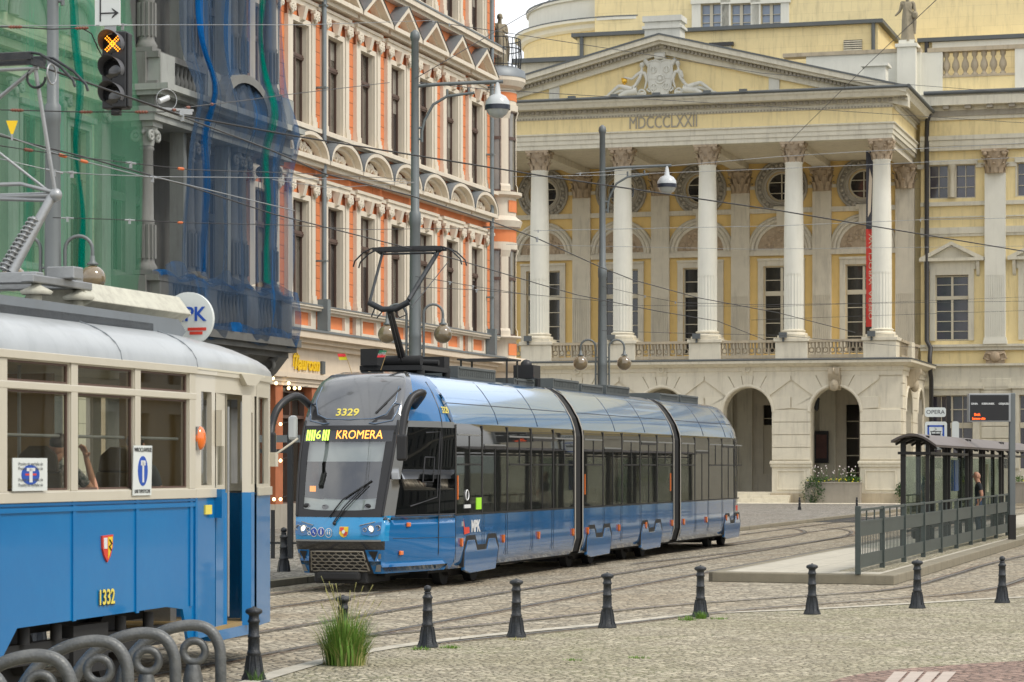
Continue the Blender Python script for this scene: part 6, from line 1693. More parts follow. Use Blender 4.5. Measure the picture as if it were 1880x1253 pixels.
    for q in (0.04, .36, .66, .98):
        x = x0 + (x1 - x0) * q - (1.1 if rear and q > .9 else 0); b = MB(); b.prism([(x - .05, .80), (x + .05, .80), (x + .04, .68), (x - .0, .66), (x - .04, .70)], -1.235, -1.2); b.build('side_lamp', 'amber', nt)
XS = [(2.5, 10.2), (10.85, 18.9), (19.65, 27.45)]
section(*XS[0]); section(*XS[1]); section(*XS[2], rear=True)
for x in (2.62, 10.98, 18.6):
    MB().box(x, x + .035, -1.215, -1.2, 1.45, 1.85).build('marker_strip', 'amber', nt)
for xa, xb in ((10.2, 10.85), (18.9, 19.65)):
    b = MB(); k = xa; rows = []
    nn = 10
    for i in range(nn + 1):
        x = xa + (xb - xa) * i / nn; q = .06 if i % 2 else .015
        rows.append([(x, sg * (lerp_tab(WP, z) - q), z) for sg, zz in ((-1, (.34, .6, 1.2, 2.6, 2.95, 3.2, 3.4, 3.54)), (1, (3.54, 3.4, 3.2, 2.95, 2.6, 1.2, .6, .34))) for z in zz])
    b.grid(rows, False); b.build('bellows', 'bellows', nt)
    b = MB()
    for x in (xa - .005, xb - .075):
        rr = [[(x + dx, sg * (lerp_tab(WP, z) + .012), z) for sg, zz in ((-1, (.34, .6, 1.2, 2.6, 2.75, 2.95, 3.2, 3.4, 3.54)), (1, (3.54, 3.4, 3.2, 2.95, 2.75, 2.6, 1.2, .6, .34))) for z in zz] for dx in (0, .08)]
        b.grid(rr, False)
    b.build('joint_frame', 'tram_joint', nt)
# bogie covers with the dark notch, wheels
for xc in (4.0, 12.15, 16.75, 25.6):
    for sg in (-1, 1):
        y0, y1 = (-1.216, -1.15) if sg < 0 else (1.15, 1.216)
        b = MB(); b.prism([(xc - 1.02, .26), (xc - .98, .58), (xc - .80, .76), (xc - .42, .76), (xc - .28, .58), (xc + .28, .58), (xc + .42, .76), (xc + .80, .76), (xc + .98, .58), (xc + .80, .22), (xc - .7, .20)], y0, y1)
        hc = b.build('bogie_cover', 'tram_side', nt, bevel=.012)
        b = MB(); yy0, yy1 = (-1.208, -1.14) if sg < 0 else (1.14, 1.208)
        b.prism([(xc - 1.08, .32), (xc - 1.04, .60), (xc - .86, .84), (xc - .38, .84), (xc - .24, .67), (xc + .24, .67), (xc + .38, .84), (xc + .86, .84), (xc + 1.04, .60), (xc + .9, .32)], yy0, yy1); b.build('notch', 'black', hc)
    for dx in (-.85, .85):
        b = MB(); b.cyl((xc + dx, -.80, .30), (xc + dx, -.66, .30), .30, n=20); b.cyl((xc + dx, .66, .30), (xc + dx, .80, .30), .30, n=20); b.cyl((xc + dx, -.7, .3), (xc + dx, .7, .3), .08, n=8); b.cyl((xc + dx, -.9, .30), (xc + dx, -.8, .30), .14, n=12); b.build('wheelset', 'under', nt)
b = MB(); b.box(1.9, 26.6, -.92, .92, .24, .42); b.box(.7, 1.9, -.6, .6, .24, .4); 
for xc in (4.0, 12.15, 16.75, 25.6): b.box(xc - 1.2, xc + 1.2, -.62, .62, .12, .4)
b.build('underframe', 'under', nt)
# operator mark and stickers on the side
mb = MB(); text_on(mb, 'MPK', .27, smap(3.65, .98), sx=.95, bold=.012, extrude=.001); mb.build('operator_mark', 'white_text', nt)
mb = MB(); text_on(mb, 'WROCLAW', .10, smap(4.40, .92), sx=.95, extrude=.001); mb.build('operator_name', 'tram_roof', nt)
mb = MB(); mb.add([(x, -1.208, z) for x, z in ((2.95, 1.14), (3.02, .98), (3.28, .98), (3.30, .88), (2.98, .86))], [(0, 1, 2, 3, 4)]); mb.add([(x, -1.208, z) for x, z in ((26.0, 1.02), (26.25, 1.02), (26.25, .9), (26.05, .88))], [(0, 1, 2, 3)]); mb.build('operator_logo', 'crest_red', nt)
mb = MB(); text_on(mb, 'MPK', .2, smap(26.0, .97, .0), sx=.8, extrude=.001); mb.v = [(x - .1, y + .03, z) for x, y, z in mb.v]; mb.build('operator_mark', 'white_text', nt)
mb = MB(); mb.box(3.68, 3.98, -1.21, -1.2, 1.27, 1.47); mb.build('sticker', 'sticker_green', nt)
mb = MB(); mb.torus((3.15, -1.21, 1.52), .085, .012, 'y', 16, 4); mb.box(3.0, 3.35, -1.212, -1.2, 1.30, 1.36); mb.build('sticker', 'white_text', nt)
b = MB(); p = (2.9, -1.205, 1.05); b.box(2.87, 2.93, -1.215, -1.2, 1.0, 1.08); b.build('door_button', 'lens', nt)
# roof equipment
def rbox(x0, x1, y0, y1, z1, name='roof_unit'):
    b = MB(); b.box(x0, x1, y0, y1, 3.55, z1); b.box(x0 + .05, x1 - .05, y0 - .02, y1 + .02, z1 - .05, z1 - .02)
    k = x0 + .1
    while k < x1 - .1: b.box(k, k + .03, y0 - .012, y0, 3.6, z1 - .06); k += .12
    return b.build(name, 'roofbox', nt, bevel=.015)
rbox(4.9, 7.2, -.5, .6, 3.77); rbox(8.6, 10.0, -.45, .5, 3.68); rbox(11.2, 13.2, -.5, .6, 3.76); rbox(13.4, 15.2, -.5, .7, 3.72); rbox(15.5, 17.6, -.5, .65, 3.76); rbox(20.6, 22.6, -.5, .7, 3.72); rbox(22.8, 24.8, -.5, .7, 3.74)
b = MB(); b.box(8.0, 8.9, -.5, .5, 4.0, 4.03)
for x in (8.1, 8.8):
    for y in (-.45, .45): b.tube([(x, y, 3.56), (x, y, 4.0)], .02, 4)
b.build('aerial_frame', 'black', nt)
b = MB(); b.box(9.4, 9.9, -.6, -.2, 3.7, 3.95); b.ball((9.6, -.4, 3.95), .12, 8, 6); b.tube([(10.4, -.4, 3.5), (10.4, -.4, 3.8)], .06); b.build('roof_fitting', 'black', nt)
# pantograph
pg = MB(); pg.box(2.7, 4.3, -.55, .55, 3.62, 3.70)
for x in (2.8, 4.2):
    for y in (-.5, .5): pg.cyl((x, y, 3.52), (x, y, 3.64), .07)
pg.cyl((3.3, -.35, 3.80), (3.3, .35, 3.80), .09); pg.cyl((3.8, -.5, 3.78), (3.8, .1, 3.80), .05); pg.box(2.6, 2.9, .2, .5, 3.7, 3.98); pg.box(4.1, 4.4, -.5, -.1, 3.7, 3.9)
pgo = pg.build('pantograph_base', 'under', nt)
K = (2.62, 0, 4.66); T_ = (3.72, 0, 5.66)
pg = MB(); pg.tube([(3.35, 0, 3.80), K], [.075, .055], 8); pg.tube([(3.1, -.06, 3.78), (2.55, -.04, 4.55)], .016, 5); pg.build('lower_arm', 'black', pgo)
pg = MB(); pg.tube([(K[0], .36, K[2] + .10), (K[0], .12, K[2] - .02), (K[0], -.12, K[2] - .02), (K[0], -.36, K[2] + .10)], .055, 6)
pg.tube([(K[0], .34, K[2] + .12), (T_[0], .50, T_[2])], .026, 6); pg.tube([(K[0], -.34, K[2] + .12), (T_[0], -.50, T_[2])], .042, 6)
pg.tube([(T_[0], -.52, T_[2]), (T_[0], .52, T_[2])], .02, 6); pg.tube([(K[0] + .1, -.36, K[2]), (T_[0] + .1, -.66, T_[2] - .15)], .010, 4)
for sg in (-1, 1): pg.tube([(T_[0], sg * .50, T_[2]), (T_[0] - .02, sg * .62, T_[2] + .08)], .03, 5)
pg.tube([(K[0], .25, K[2]), (K[0] - .03, .30, K[2] - .14), (K[0] - .05, .2, K[2] - .17), (K[0], .12, K[2] - .06)], .012, 5); pg.tube([(K[0], -.25, K[2]), (K[0] - .03, -.32, K[2] - .12), (K[0] - .05, -.2, K[2] - .17), (K[0], -.12, K[2] - .06)], .012, 5)
pg.build('upper_arm', 'bollard_iron', pgo)
pg = MB()
for dx in (-.14, .14):
    pg.tube([(T_[0] + dx, y, z) for y, z in ((-.98, 5.44), (-.95, 5.54), (-.80, 5.68), (-.66, 5.745), (-.5, 5.76), (0, 5.765), (.5, 5.76), (.66, 5.745), (.80, 5.68), (.95, 5.54), (.98, 5.44))], .014, 5)
    pg.box(T_[0] + dx - .03, T_[0] + dx + .03, -.62, .62, 5.70, 5.765)
for y in (-.5, .5): pg.box(T_[0] - .15, T_[0] + .15, y - .02, y + .02, 5.68, 5.72)
pg.build('collector_head', 'black', pgo)
# small flags clipped on the front of the roof
def flag(px, py0, py1, Y, cols, lean):
    o = thing('small_flag', cols[2], 'flag', Pt(px, py0, Y), TH)
    h = (py0 - py1) * Y / FX
    MB().tube([(0, 0, 0), (0, -lean, h)], .006, 5).build('stick', 'wood_int', o)
    for j, m in enumerate(cols[0]):
        rows = [[(.01 * math.sin(3 * u), -lean * v + (u * .14) * cols[1], h * v) for u in (0, .33, .66, 1)] for v in ([.62 + .13 * j * (2 / len(cols[0])), .78 + .13 * j * (2 / len(cols[0]))])]
        b = MB(); b.grid(rows); b.build('cloth', m, o)
flag(646, 686, 646, 42.3, (('yel_flag', 'red_flag'), 1, 'small red over yellow flag on a stick on the modern tram nose'), -.12)
flag(699, 680, 642, 42.6, (('red_flag', 'white_text', 'green_flag'), 1, 'small folded red white and green flag beside the pantograph'), .12)

# ================================================================== OLD TRAM
OTA, OTO = 12.0, -10.97
OTR = S(OTA, OTO)
ot = thing('vintage_tram', 'old blue and cream tram with a silver roof, open folding door and number 1332', 'tram', OTR, TH)
def LO(px, py, Y): return LN(px, py, Y, OTR)
HB = 1.12
def pwall(p0, p1, z0, z1, holes, mb, d=.05):
    """wall between two plan points (outside on the right of travel), holes in its own x"""
    b = MB(); Lw = math.hypot(p1[0] - p0[0], p1[1] - p0[1]); b.wall(0, Lw, z0, z1, 0, holes, d); b.wall(0, Lw, z0, z1, d, holes, .001)
    ang = math.atan2(p1[1] - p0[1], p1[0] - p0[0]); M_ = Matrix.Translation((p0[0], p0[1], 0)) @ Matrix.Rotation(ang, 4, 'Z'); b.move(M_)
    mb.add(b.v, b.f); return M_, Lw
winx = [(7.16 - 1.30 * 3, 8.31 - 1.30 * 3), (7.16 - 2.6, 8.31 - 2.6), (7.16 - 1.42, 8.31 - 1.38), (7.16, 8.31), (8.46, 9.61), (9.75, 10.84)]
upper = MB(); lowerb = MB(); panes = []
holes = [(a, b, 1.80, 2.63) for a, b in winx] + [(a, b, 2.70, 2.87) for a, b in winx]
pwall((0, -HB), (11.0, -HB), 1.74, 2.93, holes, upper)
pwall((11.0, HB), (0, HB), 1.74, 2.93, [(11 - b, 11 - a, c, d) for a, b, c, d in holes], upper)
# tapered platform: plan corners on the right, mirrored on the left
PL = [(11.0, -HB), (11.62, -1.07), (13.05, -.93), (13.86, -.76), (14.15, -.35), (14.15, .35), (13.86, .76), (13.05, .93), (11.62, 1.07), (11.0, HB)]
M1, L1 = pwall(PL[0], PL[1], 1.74, 2.93, [(.20, .52, 1.82, 2.72)], upper)
pwall(PL[2], PL[3], 1.74, 2.93, [(.12, .72, 1.82, 2.72)], upper)
pwall(PL[3], PL[4], 1.74, 2.93, [(.08, .42, 1.82, 2.72)], upper); pwall(PL[4], PL[5], 1.74, 2.93, [(.06, .64, 1.82, 2.72)], upper); pwall(PL[5], PL[6], 1.74, 2.93, [(.08, .42, 1.82, 2.72)], upper)
pwall(PL[6], PL[7], 1.74, 2.93, [(.12, .72, 1.82, 2.72)], upper); pwall(PL[7], PL[8], 1.74, 2.93, [(.1, 1.3, 1.82, 2.72)], upper); pwall(PL[8], PL[9], 1.74, 2.93, [(.10, .42, 1.82, 2.72)], upper)
b = MB(); b.wall(0, 1.43, 2.72, 2.93, 0, [], .05); ang = math.atan2(.14, 1.43); b.move(Matrix.Translation((11.62, -1.07, 0)) @ Matrix.Rotation(ang, 4, 'Z')); upper.add(b.v, b.f)
upper.build('window_wall', 'old_cream', ot)
# raised cream mouldings and posts
mo = MB()
for sg in (-1, 1):
    y0, y1 = sorted((sg * HB, sg * (HB + .022)))
    mo.box(0, 11.0, y0, y1, 1.70, 1.79); mo.box(0, 11.0, *sorted((sg * HB, sg * (HB + .035))), 2.88, 2.95); mo.box(0, 11.0, y0, y1, 2.635, 2.695)
    for a, b_ in zip([0] + [w[1] for w in winx], [w[0] for w in winx] + [11.0]):
        if b_ - a > .05: mo.box(a + .012, b_ - .012, *sorted((sg * HB, sg * (HB + .018))), 1.79, 2.88)
for i in range(len(PL) - 1):
    p, q = PL[i], PL[i + 1]; u = Vector((q[0] - p[0], q[1] - p[1])).normalized(); nn = Vector((u.y, -u.x)) * .025
    for z0, z1 in ((2.88, 2.95),) + (((1.70, 1.79),) if i != 1 else ()):
        mo.prism([p, q, (q[0] + nn.x, q[1] + nn.y), (p[0] + nn.x, p[1] + nn.y)], z0, z1, 'z')
mo.build('cream_mouldings', 'old_cream', ot, bevel=.006)
# lower blue body, with the wheel cut-outs
zb = lambda x: 0
lb = MB()
BOT = [(0, .36), (3.6, .36), (7.15, .36), (7.45, .66), (10.6, .66), (10.85, .36), (11.0, .36)]
for sg in (-1, 1):
    y = sg * HB
    pts = [(0, .36), (.5, .36), (.8, .66), (3.6, .66), (3.9, .36), (6.9, .36), (7.05, .42), (7.35, .68), (10.35, .70), (10.72, .66), (10.85, .36), (11.0, .36), (11.0, 1.72), (0, 1.72)]
    lb.prism(pts, *sorted((y, y - sg * .03)))
def lpanel(p, q, z0, z1, mb):
    mb.add([(p[0], p[1], z0), (q[0], q[1], z0), (q[0], q[1], z1), (p[0], p[1], z1)], [(0, 1, 2, 3)]); mb.add([(p[0] * .998, p[1] * .97, z0), (q[0] * .998, q[1] * .97, z0), (q[0] * .998, q[1] * .97, z1), (p[0] * .998, p[1] * .97, z1)], [(0, 1, 2, 3)])
for i in range(len(PL) - 1):
    if i == 1: continue
    p, q = PL[i], PL[i + 1]
    lpanel(p, q, .36, 1.72, lb)
lb.build('lower_body', 'old_blue', ot)
sm_ = MB()
for x in (7.16 - .16, 8.39, 9.68, 10.9): sm_.box(x - .03, x + .03, -HB - .014, -HB, .68, 1.70)
for x in (.9, 3.3, 5.0): sm_.box(x - .03, x + .03, -HB - .014, -HB, .68, 1.70)
sm_.box(0, 11, -HB - .018, -HB, 1.62, 1.66); sm_.box(10.98, 11.03, -HB - .02, -HB, .36, 1.70)
sm_.build('cover_strips', 'old_blue', ot)
mb = MB(); mb.box(0, 11, -HB - .02, -HB - .002, 1.672, 1.694); mb.build('waist_groove', 'tram_blue', ot)
# windows: pane and slim frame each
for sg in (-1, 1):
    for (a, b_, c, d) in holes:
        y = sg * (HB - .03)
        w = MB(); w.frame(a + .018, b_ - .018, c + .018, d - .018, .018, *sorted((y - .012 * sg, y + .012 * sg))); wo = w.build('window', 'frame_brown', ot)
        MB().quad((a, y, c), (b_, y, c), (b_, y, d), (a, y, d)).build('pane', 'old_pane', wo)
def ppane(p, q, u0, u1, z0, z1):
    P_, Q_ = Vector(p), Vector(q); L_ = (Q_ - P_).length; a, b_ = P_.lerp(Q_, u0 / L_), P_.lerp(Q_, u1 / L_)
    a *= .985; b_ *= .985
    MB().quad((a.x, a.y, z0), (b_.x, b_.y, z0), (b_.x, b_.y, z1), (a.x, a.y, z1)).build('pane', 'old_pane', ot)
for i, (u0, u1) in {0: (.2, .52), 2: (.12, .72), 3: (.08, .42), 4: (.06, .64), 5: (.08, .42), 6: (.12, .72), 7: (.1, 1.3), 8: (.1, .42)}.items(): ppane(PL[i], PL[i + 1], u0, u1, 1.82, 2.72)
# folding door leaves with a dark gap between
dp0, dp1 = Vector(PL[1]), Vector(PL[2]); dl = (dp1 - dp0).length
def leaf(u0, u1, turn=0):
    a = dp0.lerp(dp1, u0 / dl); ang = math.atan2((dp1 - dp0).y, (dp1 - dp0).x) + turn; w = (u1 - u0)
    M_ = Matrix.Translation((a.x, a.y, 0)) @ Matrix.Rotation(ang, 4, 'Z')
    b = MB(); b.wall(0, w, 1.74, 2.72, 0, [(.06, w - .06, 1.82, 2.55)], .04); lf = b.move(M_).build('door_leaf', 'old_cream', ot)
    b = MB(); b.box(0, w, .0, .04, .40, 1.74); b.move(M_).build('lower_panel', 'old_blue', lf)
    b = MB(); b.quad((.06, .02, 1.82), (w - .06, .02, 1.82), (w - .06, .02, 2.55), (.06, .02, 2.55)); b.move(M_).build('pane', 'old_pane', lf)
leaf(.03, .40, R(3)); leaf(.40, .52, R(60)); leaf(.92, 1.02, R(-50)); leaf(1.04, 1.36, 0)
b = MB(); b.prism([(dp0.x, dp0.y - .02), (dp1.x, dp1.y - .02), (dp1.x, dp1.y + .3), (dp0.x, dp0.y + .3)], .30, .40, 'z'); b.build('door_step', 'old_blue', ot)
b = MB(); b.prism([(dp0.x, dp0.y), (dp1.x, dp1.y), (dp1.x, .9), (dp0.x, .9)], .40, .44, 'z'); b.build('platform_floor', 'wood_int', ot)
b = MB(); b.tube([(12.35, -.9, .5), (12.35, -.9, 2.6)], .02, 6); b.tube([(12.5, -.5, 1.4), (12.6, -.6, 1.45), (12.7, -.4, 1.4)], .018, 5); b.box(12.3, 12.45, -.3, .4, .44, 1.5); b.build('platform_fittings', 'galv', ot)
# indicator, mirror stub, plate
b = MB(); b.ball((11.08, -HB - .02, 2.27), .115, 12, 8, (.75, .5, 1)); b.build('turn_indicator', 'amber', ot)
b = MB(); b.box(11.0, 11.16, -HB - .03, -HB, 2.16, 2.38); b.build('indicator_base', 'galv', ot)
b = MB(); b.box(11.62, 11.70, -1.14, -1.08, 2.2, 2.55); b.build('door_hinge', 'old_cream', ot)
b = MB(); b.box(11.60, 11.69, -1.15, -1.07, 1.5, 1.78); b.build('door_hinge', 'old_blue', ot)
b = MB(); b.box(11.28, 11.44, -1.115, -1.095, 1.54, 1.63); b.build('number_plate', 'yellow_text', ot)
b = MB(); b.tube([(13.9, -.76, 2.1), (14.0, -.95, 2.25), (14.05, -1.0, 2.3)], .012, 5); b.box(13.86, 13.94, -.82, -.74, 2.0, 2.15); b.build('mirror_bracket', 'old_cream', ot)
b = MB(); b.prism([(12.35, 2.93), (12.95, 2.93), (12.75, 2.82), (12.5, 2.82)], -1.05, -.96); b.build('door_lamp_hood', 'old_cream', ot)
# crest and number
b = MB(); yy = -HB - .017; cxx, cz = 0, 0
b.m = 0; b.prism([(cxx - .18, cz + .14), (cxx + .19, cz + .15), (cxx + .17, cz - .04), (cxx + .1, cz - .16), (cxx, cz - .25), (cxx - .1, cz - .16), (cxx - .17, cz - .04)], yy, -HB - .001)
b.m = 1; b.prism([(cxx + .01, cz + .12), (cxx + .16, cz + .12), (cxx + .14, cz - .03), (cxx + .01, cz - .2)], yy - .003, yy)
b.m = 2; b.prism([(cxx - .14, cz + .11), (cxx - .02, cz + .11), (cxx - .02, cz - .05), (cxx - .13, cz - .05)], yy - .003, yy)
b.m = 3; b.tube([(cxx + .04, yy - .004, cz + .08), (cxx + .12, yy - .004, cz + .02), (cxx + .03, yy - .004, cz - .02), (cxx + .1, yy - .004, cz - .08)], .010, 4)
b.v = [(9.04 + p[0] * .60, p[1], 1.31 + p[2] * .60) for p in b.v]; b.build('coat_of_arms', ['crest_red', 'crest_yellow', 'white_text', 'black'], ot)
b = MB(); text_on(b, '1332', .185, lambda u, v, w: (9.02 + u, -HB - .016 - w, .85 + v), sx=.92, bold=.003, extrude=.002); b.build('fleet_number', 'yellow_text', ot)
b = MB(); text_on(b, '1332', .185, lambda u, v, w: (9.03 + u, -HB - .013 - w, .843 + v), sx=.92, bold=.005, extrude=.001); b.build('number_shadow', 'black', ot)
# notices in the windows
def notice(x0, x1, z0, z1, tilt, name, extra):
    o = thing(name, extra, 'notice', OTR + DV * ((x0 + x1) / 2) + LV * (-HB - .03) + Vector((0, 0, z0)), TH)
    w = (x1 - x0) / 2; h = z1 - z0
    b = MB(); b.prism([(-w, 0), (w, 0), (w + tilt, h), (-w + tilt, h)], -.008, 0); b.build('board', 'sign_white', o)
    b = MB(); n = 24; b.prism([(tilt * .5 + w * .52 * math.cos(2 * PI * k / n), h * .49 + h * .30 * math.sin(2 * PI * k / n)) for k in range(n)], -.012, -.008); b.build('emblem', 'blue_sign', o)
    b = MB(); b.box(tilt * .5 - w * .09, tilt * .5 + w * .09, -.015, -.012, h * .26, h * .68); b.box(tilt * .5 - w * .24, tilt * .5 + w * .24, -.015, -.012, h * .60, h * .70); b.build('letter', 'white_text', o)
    return o, w, h
o, w, h = notice(9.52, 9.92, 1.74, 2.19, .02, 'window_sign', 'upright white board with a blue oval and white T leaning in the vintage tram window')
b = MB(); text_on(b, 'WROCLAWSKIE', .055, lambda u, v, q: (.015 + u, -.012 - q, h * .91 + v), sx=.95, extrude=.001); text_on(b, 'LINIE TURYSTYCZNE', .045, lambda u, v, q: (u, -.012 - q, h * .08 + v), sx=.8, extrude=.001); b.build('lettering', 'black', o)
o, w, h = notice(7.2, 7.82, 1.80, 2.07, 0, 'paper_notice', 'pale square paper notice with a blue oval at the lower left tram window')
b = MB()
for q in (.82, .68, .34, .18): text_on(b, 'Prosimy nie wychylac sie', .040, lambda u, v, e: (u, -.0135 - e, h * q + v), sx=1.1, extrude=.0005)
b.build('lettering', 'lead', o); b = MB(); b.box(-.1, .1, -.014, -.012, h * .47, h * .53); b.build('red_bar', 'crest_red', o)
# roof shell
rf = MB(); NPH = 9
out = [(0, -HB - .03)] + [(5.5, -HB - .03)] + [(p[0], p[1] * 1.03) for p in PL] + [(5.5, HB + .03), (0, HB + .03)]
rows = []
for k in range(NPH + 1):
    ph = PI / 2 * k / NPH; c = math.cos(ph) ** .75; z = 2.94 + .42 * math.sin(ph)
    rows.append([((11 + (x - 11) * (math.cos(ph) ** .55 if k < NPH else .0)) if x > 11 else x, y * c, z - (.10 * max(0, (x - 11) / 3.15) ** 2) * math.sin(ph)) for x, y in out])
rf.grid(rows); weld(rf.build('roof', 'old_roof', ot))
b = MB(); b.prism([(x, y * 1.0) for x, y in out], 2.925, 2.945, 'z'); b.build('ceiling', 'ceil_int', ot)
b = MB()
for x in (3.0, 6.3, 9.3, 11.0): b.tube([(x, -(HB + .03) * math.cos(PI / 2 * k / 8) ** .75, 2.945 + .42 * math.sin(PI / 2 * k / 8)) for k in range(9)], .008, 4)
b.tube([(11 + (x - 11) * .75, y * .93, 3.10) for x, y in out[2:-2]], .010, 4); b.build('roof_seams', 'old_board', ot)
b = MB(); b.box(0, 10.9, -.74, .74, 3.25, 3.36); b.build('roof_walkway', 'old_roofdark', ot)
b = MB(); b.prism([(0, 3.24), (11.5, 3.22), (11.68, 3.32), (11.5, 3.43), (0, 3.46)], -.74, -.70); b.build('roof_board', 'old_board', ot)
b = MB(); b.prism([(0, 3.24), (11.5, 3.22), (11.68, 3.32), (11.5, 3.43), (0, 3.46)], .70, .74); b.build('roof_board', 'old_board', ot)
# cable duct following the curved end of the roof
b = MB(); b.tube([(10.8, -.1, 3.40), (12.0, -.1, 3.36), (12.9, -.1, 3.24), (13.4, -.1, 3.12)], .035, 6); b.box(12.0, 12.3, -.2, 0, 3.36, 3.46); b.build('roof_conduit', 'old_board', ot)
ta, tb = 9.9, 12.2
b = MB(); b.prism([(y - .22, z) for y, z in ((-.36, 3.52), (-.22, 3.43), (.22, 3.43), (.36, 3.52), (.22, 3.70), (-.22, 3.70))], ta, tb, 'x'); b.build('resistor_box', 'trough', ot, bevel=.01)
b = MB()
for x in (10.1, 11.0, 11.9): b.box(x, x + .1, -.5, .1, 3.34, 3.46)
for k in range(12): b.box(8.0 + k * .22, 8.14 + k * .22, -.62, -.44, 3.36, 3.44)
b.build('resistor_mounts', 'old_roofdark', ot)
# round operator sign on the roof end
so_ = thing('roof_disc_sign', 'round white sign with blue MPK letters standing on the vintage tram roof', 'sign', OTR + DV * (A_(345, -10.52) - OTA) + LV * -.45 + Vector((0, 0, 3.23)), TH)
b = MB(); b.cyl((0, 0, .26), (.05, 0, .26), .27, n=36); b.build('disc', 'sign_white', so_)
b = MB(); text_on(b, 'MPK', .20, lambda u, v, w: (-.004 - w, -u, .30 + v), sx=1.0, bold=.004, extrude=.002); b.build('letters', 'blue_sign', so_)
b = MB(); b.box(-.006, 0, -.20, .0, .14, .17); b.box(-.006, 0, -.16, -.02, .10, .13); b.build('red_marks', 'crest_red', so_)
b = MB(); b.tube([(.03, 0, 0), (.03, 0, -.05)], .03); b.box(0, .06, -.1, .1, -.04, .02); b.build('bracket', 'old_board', so_)
# interior
b = MB(); b.box(.1, 11, -HB + .04, HB - .04, .70, .76); b.box(.1, 11, HB - .07, HB - .04, .76, 1.74); b.box(.1, 11, -HB + .035, -HB + .06, .76, 1.74); b.build('interior_lining', 'wood_int', ot)
b = MB(); b.box(10.98, 11.02, -HB + .1, -.35, .76, 2.9); b.box(10.98, 11.02, .35, HB - .1, .76, 2.9); b.build('bulkhead', 'wood_int', ot)
for x in (2.5, 4.2, 5.9, 7.4, 8.72, 10.35):
    for y in (-.74, .74):
        b = MB(); b.box(x - .22, x + .22, y - .22, y + .22, 1.34, 1.42); b.box(x - .26, x - .20, y - .22, y + .22, 1.42, 1.95); b.tube([(x, y, .76), (x, y, 1.34)], .04); 
        b.prism([(y - .2, 1.95), (y + .2, 1.95), (y + .18, 2.1), (y + .08, 2.18), (y - .08, 2.18), (y - .18, 2.1)], x - .26, x - .21, 'x'); b.build('seat', 'seat_brown', ot, bevel=.02)
b = MB()
for y in (-HB + .07, HB - .07): b.tube([(7.2, y, 2.26), (8.25, y, 2.26)], .016, 6); b.tube([(8.5, y, 2.26), (9.55, y, 2.26)], .016, 6); b.tube([(9.8, y, 2.26), (10.75, y, 2.26)], .016, 6); b.tube([(4.5, y, 2.26), (6.9, y, 2.26)], .016, 6)
for x in (3.5, 6.6, 9.0): b.tube([(x, -.3, .76), (x, -.3, 2.9)], .018, 6)
b.build('handrails', 'galv', ot)
# running gear
b = MB()
for x in (2.2, 8.0, 9.9):
    for y in (-.72, .72):
        b.cyl((x, y - .06, .35), (x, y + .06, .35), .35, n=24); b.cyl((x, y - .18, .35), (x, y - .06, .35), .12, n=12)
b.cyl((1.0, -.72, .35), (1.0, -.6, .35), .35, n=20)
b.box(.4, 3.4, -.98, -.90, .30, .50); b.box(7.3, 10.6, -.98, -.88, .34, .52); b.box(7.3, 10.6, .88, .98, .34, .52); b.box(8.6, 9.3, -1.02, -.9, .2, .62)
for x in (7.7, 8.3, 9.6, 10.2): b.cyl((x, -1.0, .52), (x, -1.0, .66), .05)
b.box(0, 11, -.6, .6, .55, .72); b.box(4.2, 6.6, -.9, .9, .2, .6); b.build('running_gear', 'under', ot)
# pantograph of the vintage tram
PX0 = A_(-8, OTO) - OTA
g = MB()
for x in (PX0 - .1, PX0 + .75):
    for y in (-.45, .45): g.lathe([(.13, 0), (.15, .03), (.05, .08), (.03, .12), (0, .12)], x, y, 14, cz=3.52); g.cyl((x, y, 3.36), (x, y, 3.54), .05)
g.build('insulators', 'trough', ot)
g = MB(); g.box(PX0 - .3, PX0 + .9, -.52, -.40, 3.62, 3.69); g.box(PX0 - .3, PX0 + .9, .40, .52, 3.62, 3.69); g.box(PX0 - .2, PX0 - .05, -.5, .5, 3.62, 3.72); g.box(PX0 + .6, PX0 + .75, -.5, .5, 3.62, 3.72); g.box(PX0 + .3, PX0 + .5, -.62, -.35, 3.69, 3.80)
pgo = g.build('pantograph_frame', 'galv', ot, bevel=.01)
KZ, TZ = 4.43, 5.60
g = MB(); g.tube([(PX0 - .1, -.20, 3.72), (PX0 + .18, -.47, KZ)], [.055, .042], 8); g.tube([(PX0 - .1, .20, 3.72), (PX0 + .18, .47, KZ)], [.055, .042], 8)
g.tube([(PX0 + .18, -.52, KZ), (PX0 + .18, .52, KZ)], .03, 8); g.ball((PX0 + .18, -.5, KZ), .06); g.build('lower_arms', 'galv', pgo)
g = MB(); n = 90; a0 = Vector((PX0 - .16, -.15, 3.74)); a1 = Vector((PX0 + .05, -.36, 4.22)); d_ = (a1 - a0); u_ = d_.cross(Vector((1, 0, 0))).normalized(); w_ = d_.normalized().cross(u_)
g.tube([tuple(a0 + d_ * (k / n) + (u_ * math.cos(k * .9) + w_ * math.sin(k * .9)) * .045) for k in range(n + 1)], .010, 5); g.tube([tuple(a0), tuple(a1)], .028, 6); g.build('spring', 'galv', pgo)
g = MB(); g.tube([(PX0 + .18, -.50, KZ), (PX0 - .0, -.38, TZ)], .020, 6); g.tube([(PX0 + .18, .50, KZ), (PX0 - .0, .38, TZ)], .020, 6)
g.tube([(PX0 + .18, -.48, KZ), (PX0 + .0, .30, 5.05)], .014, 6); g.tube([(PX0, -.38, TZ - .06), (PX0 + .1, .45, 5.0)], .018, 6); g.tube([(PX0, -.42, TZ - .06), (PX0, .42, TZ - .06)], .016, 6)
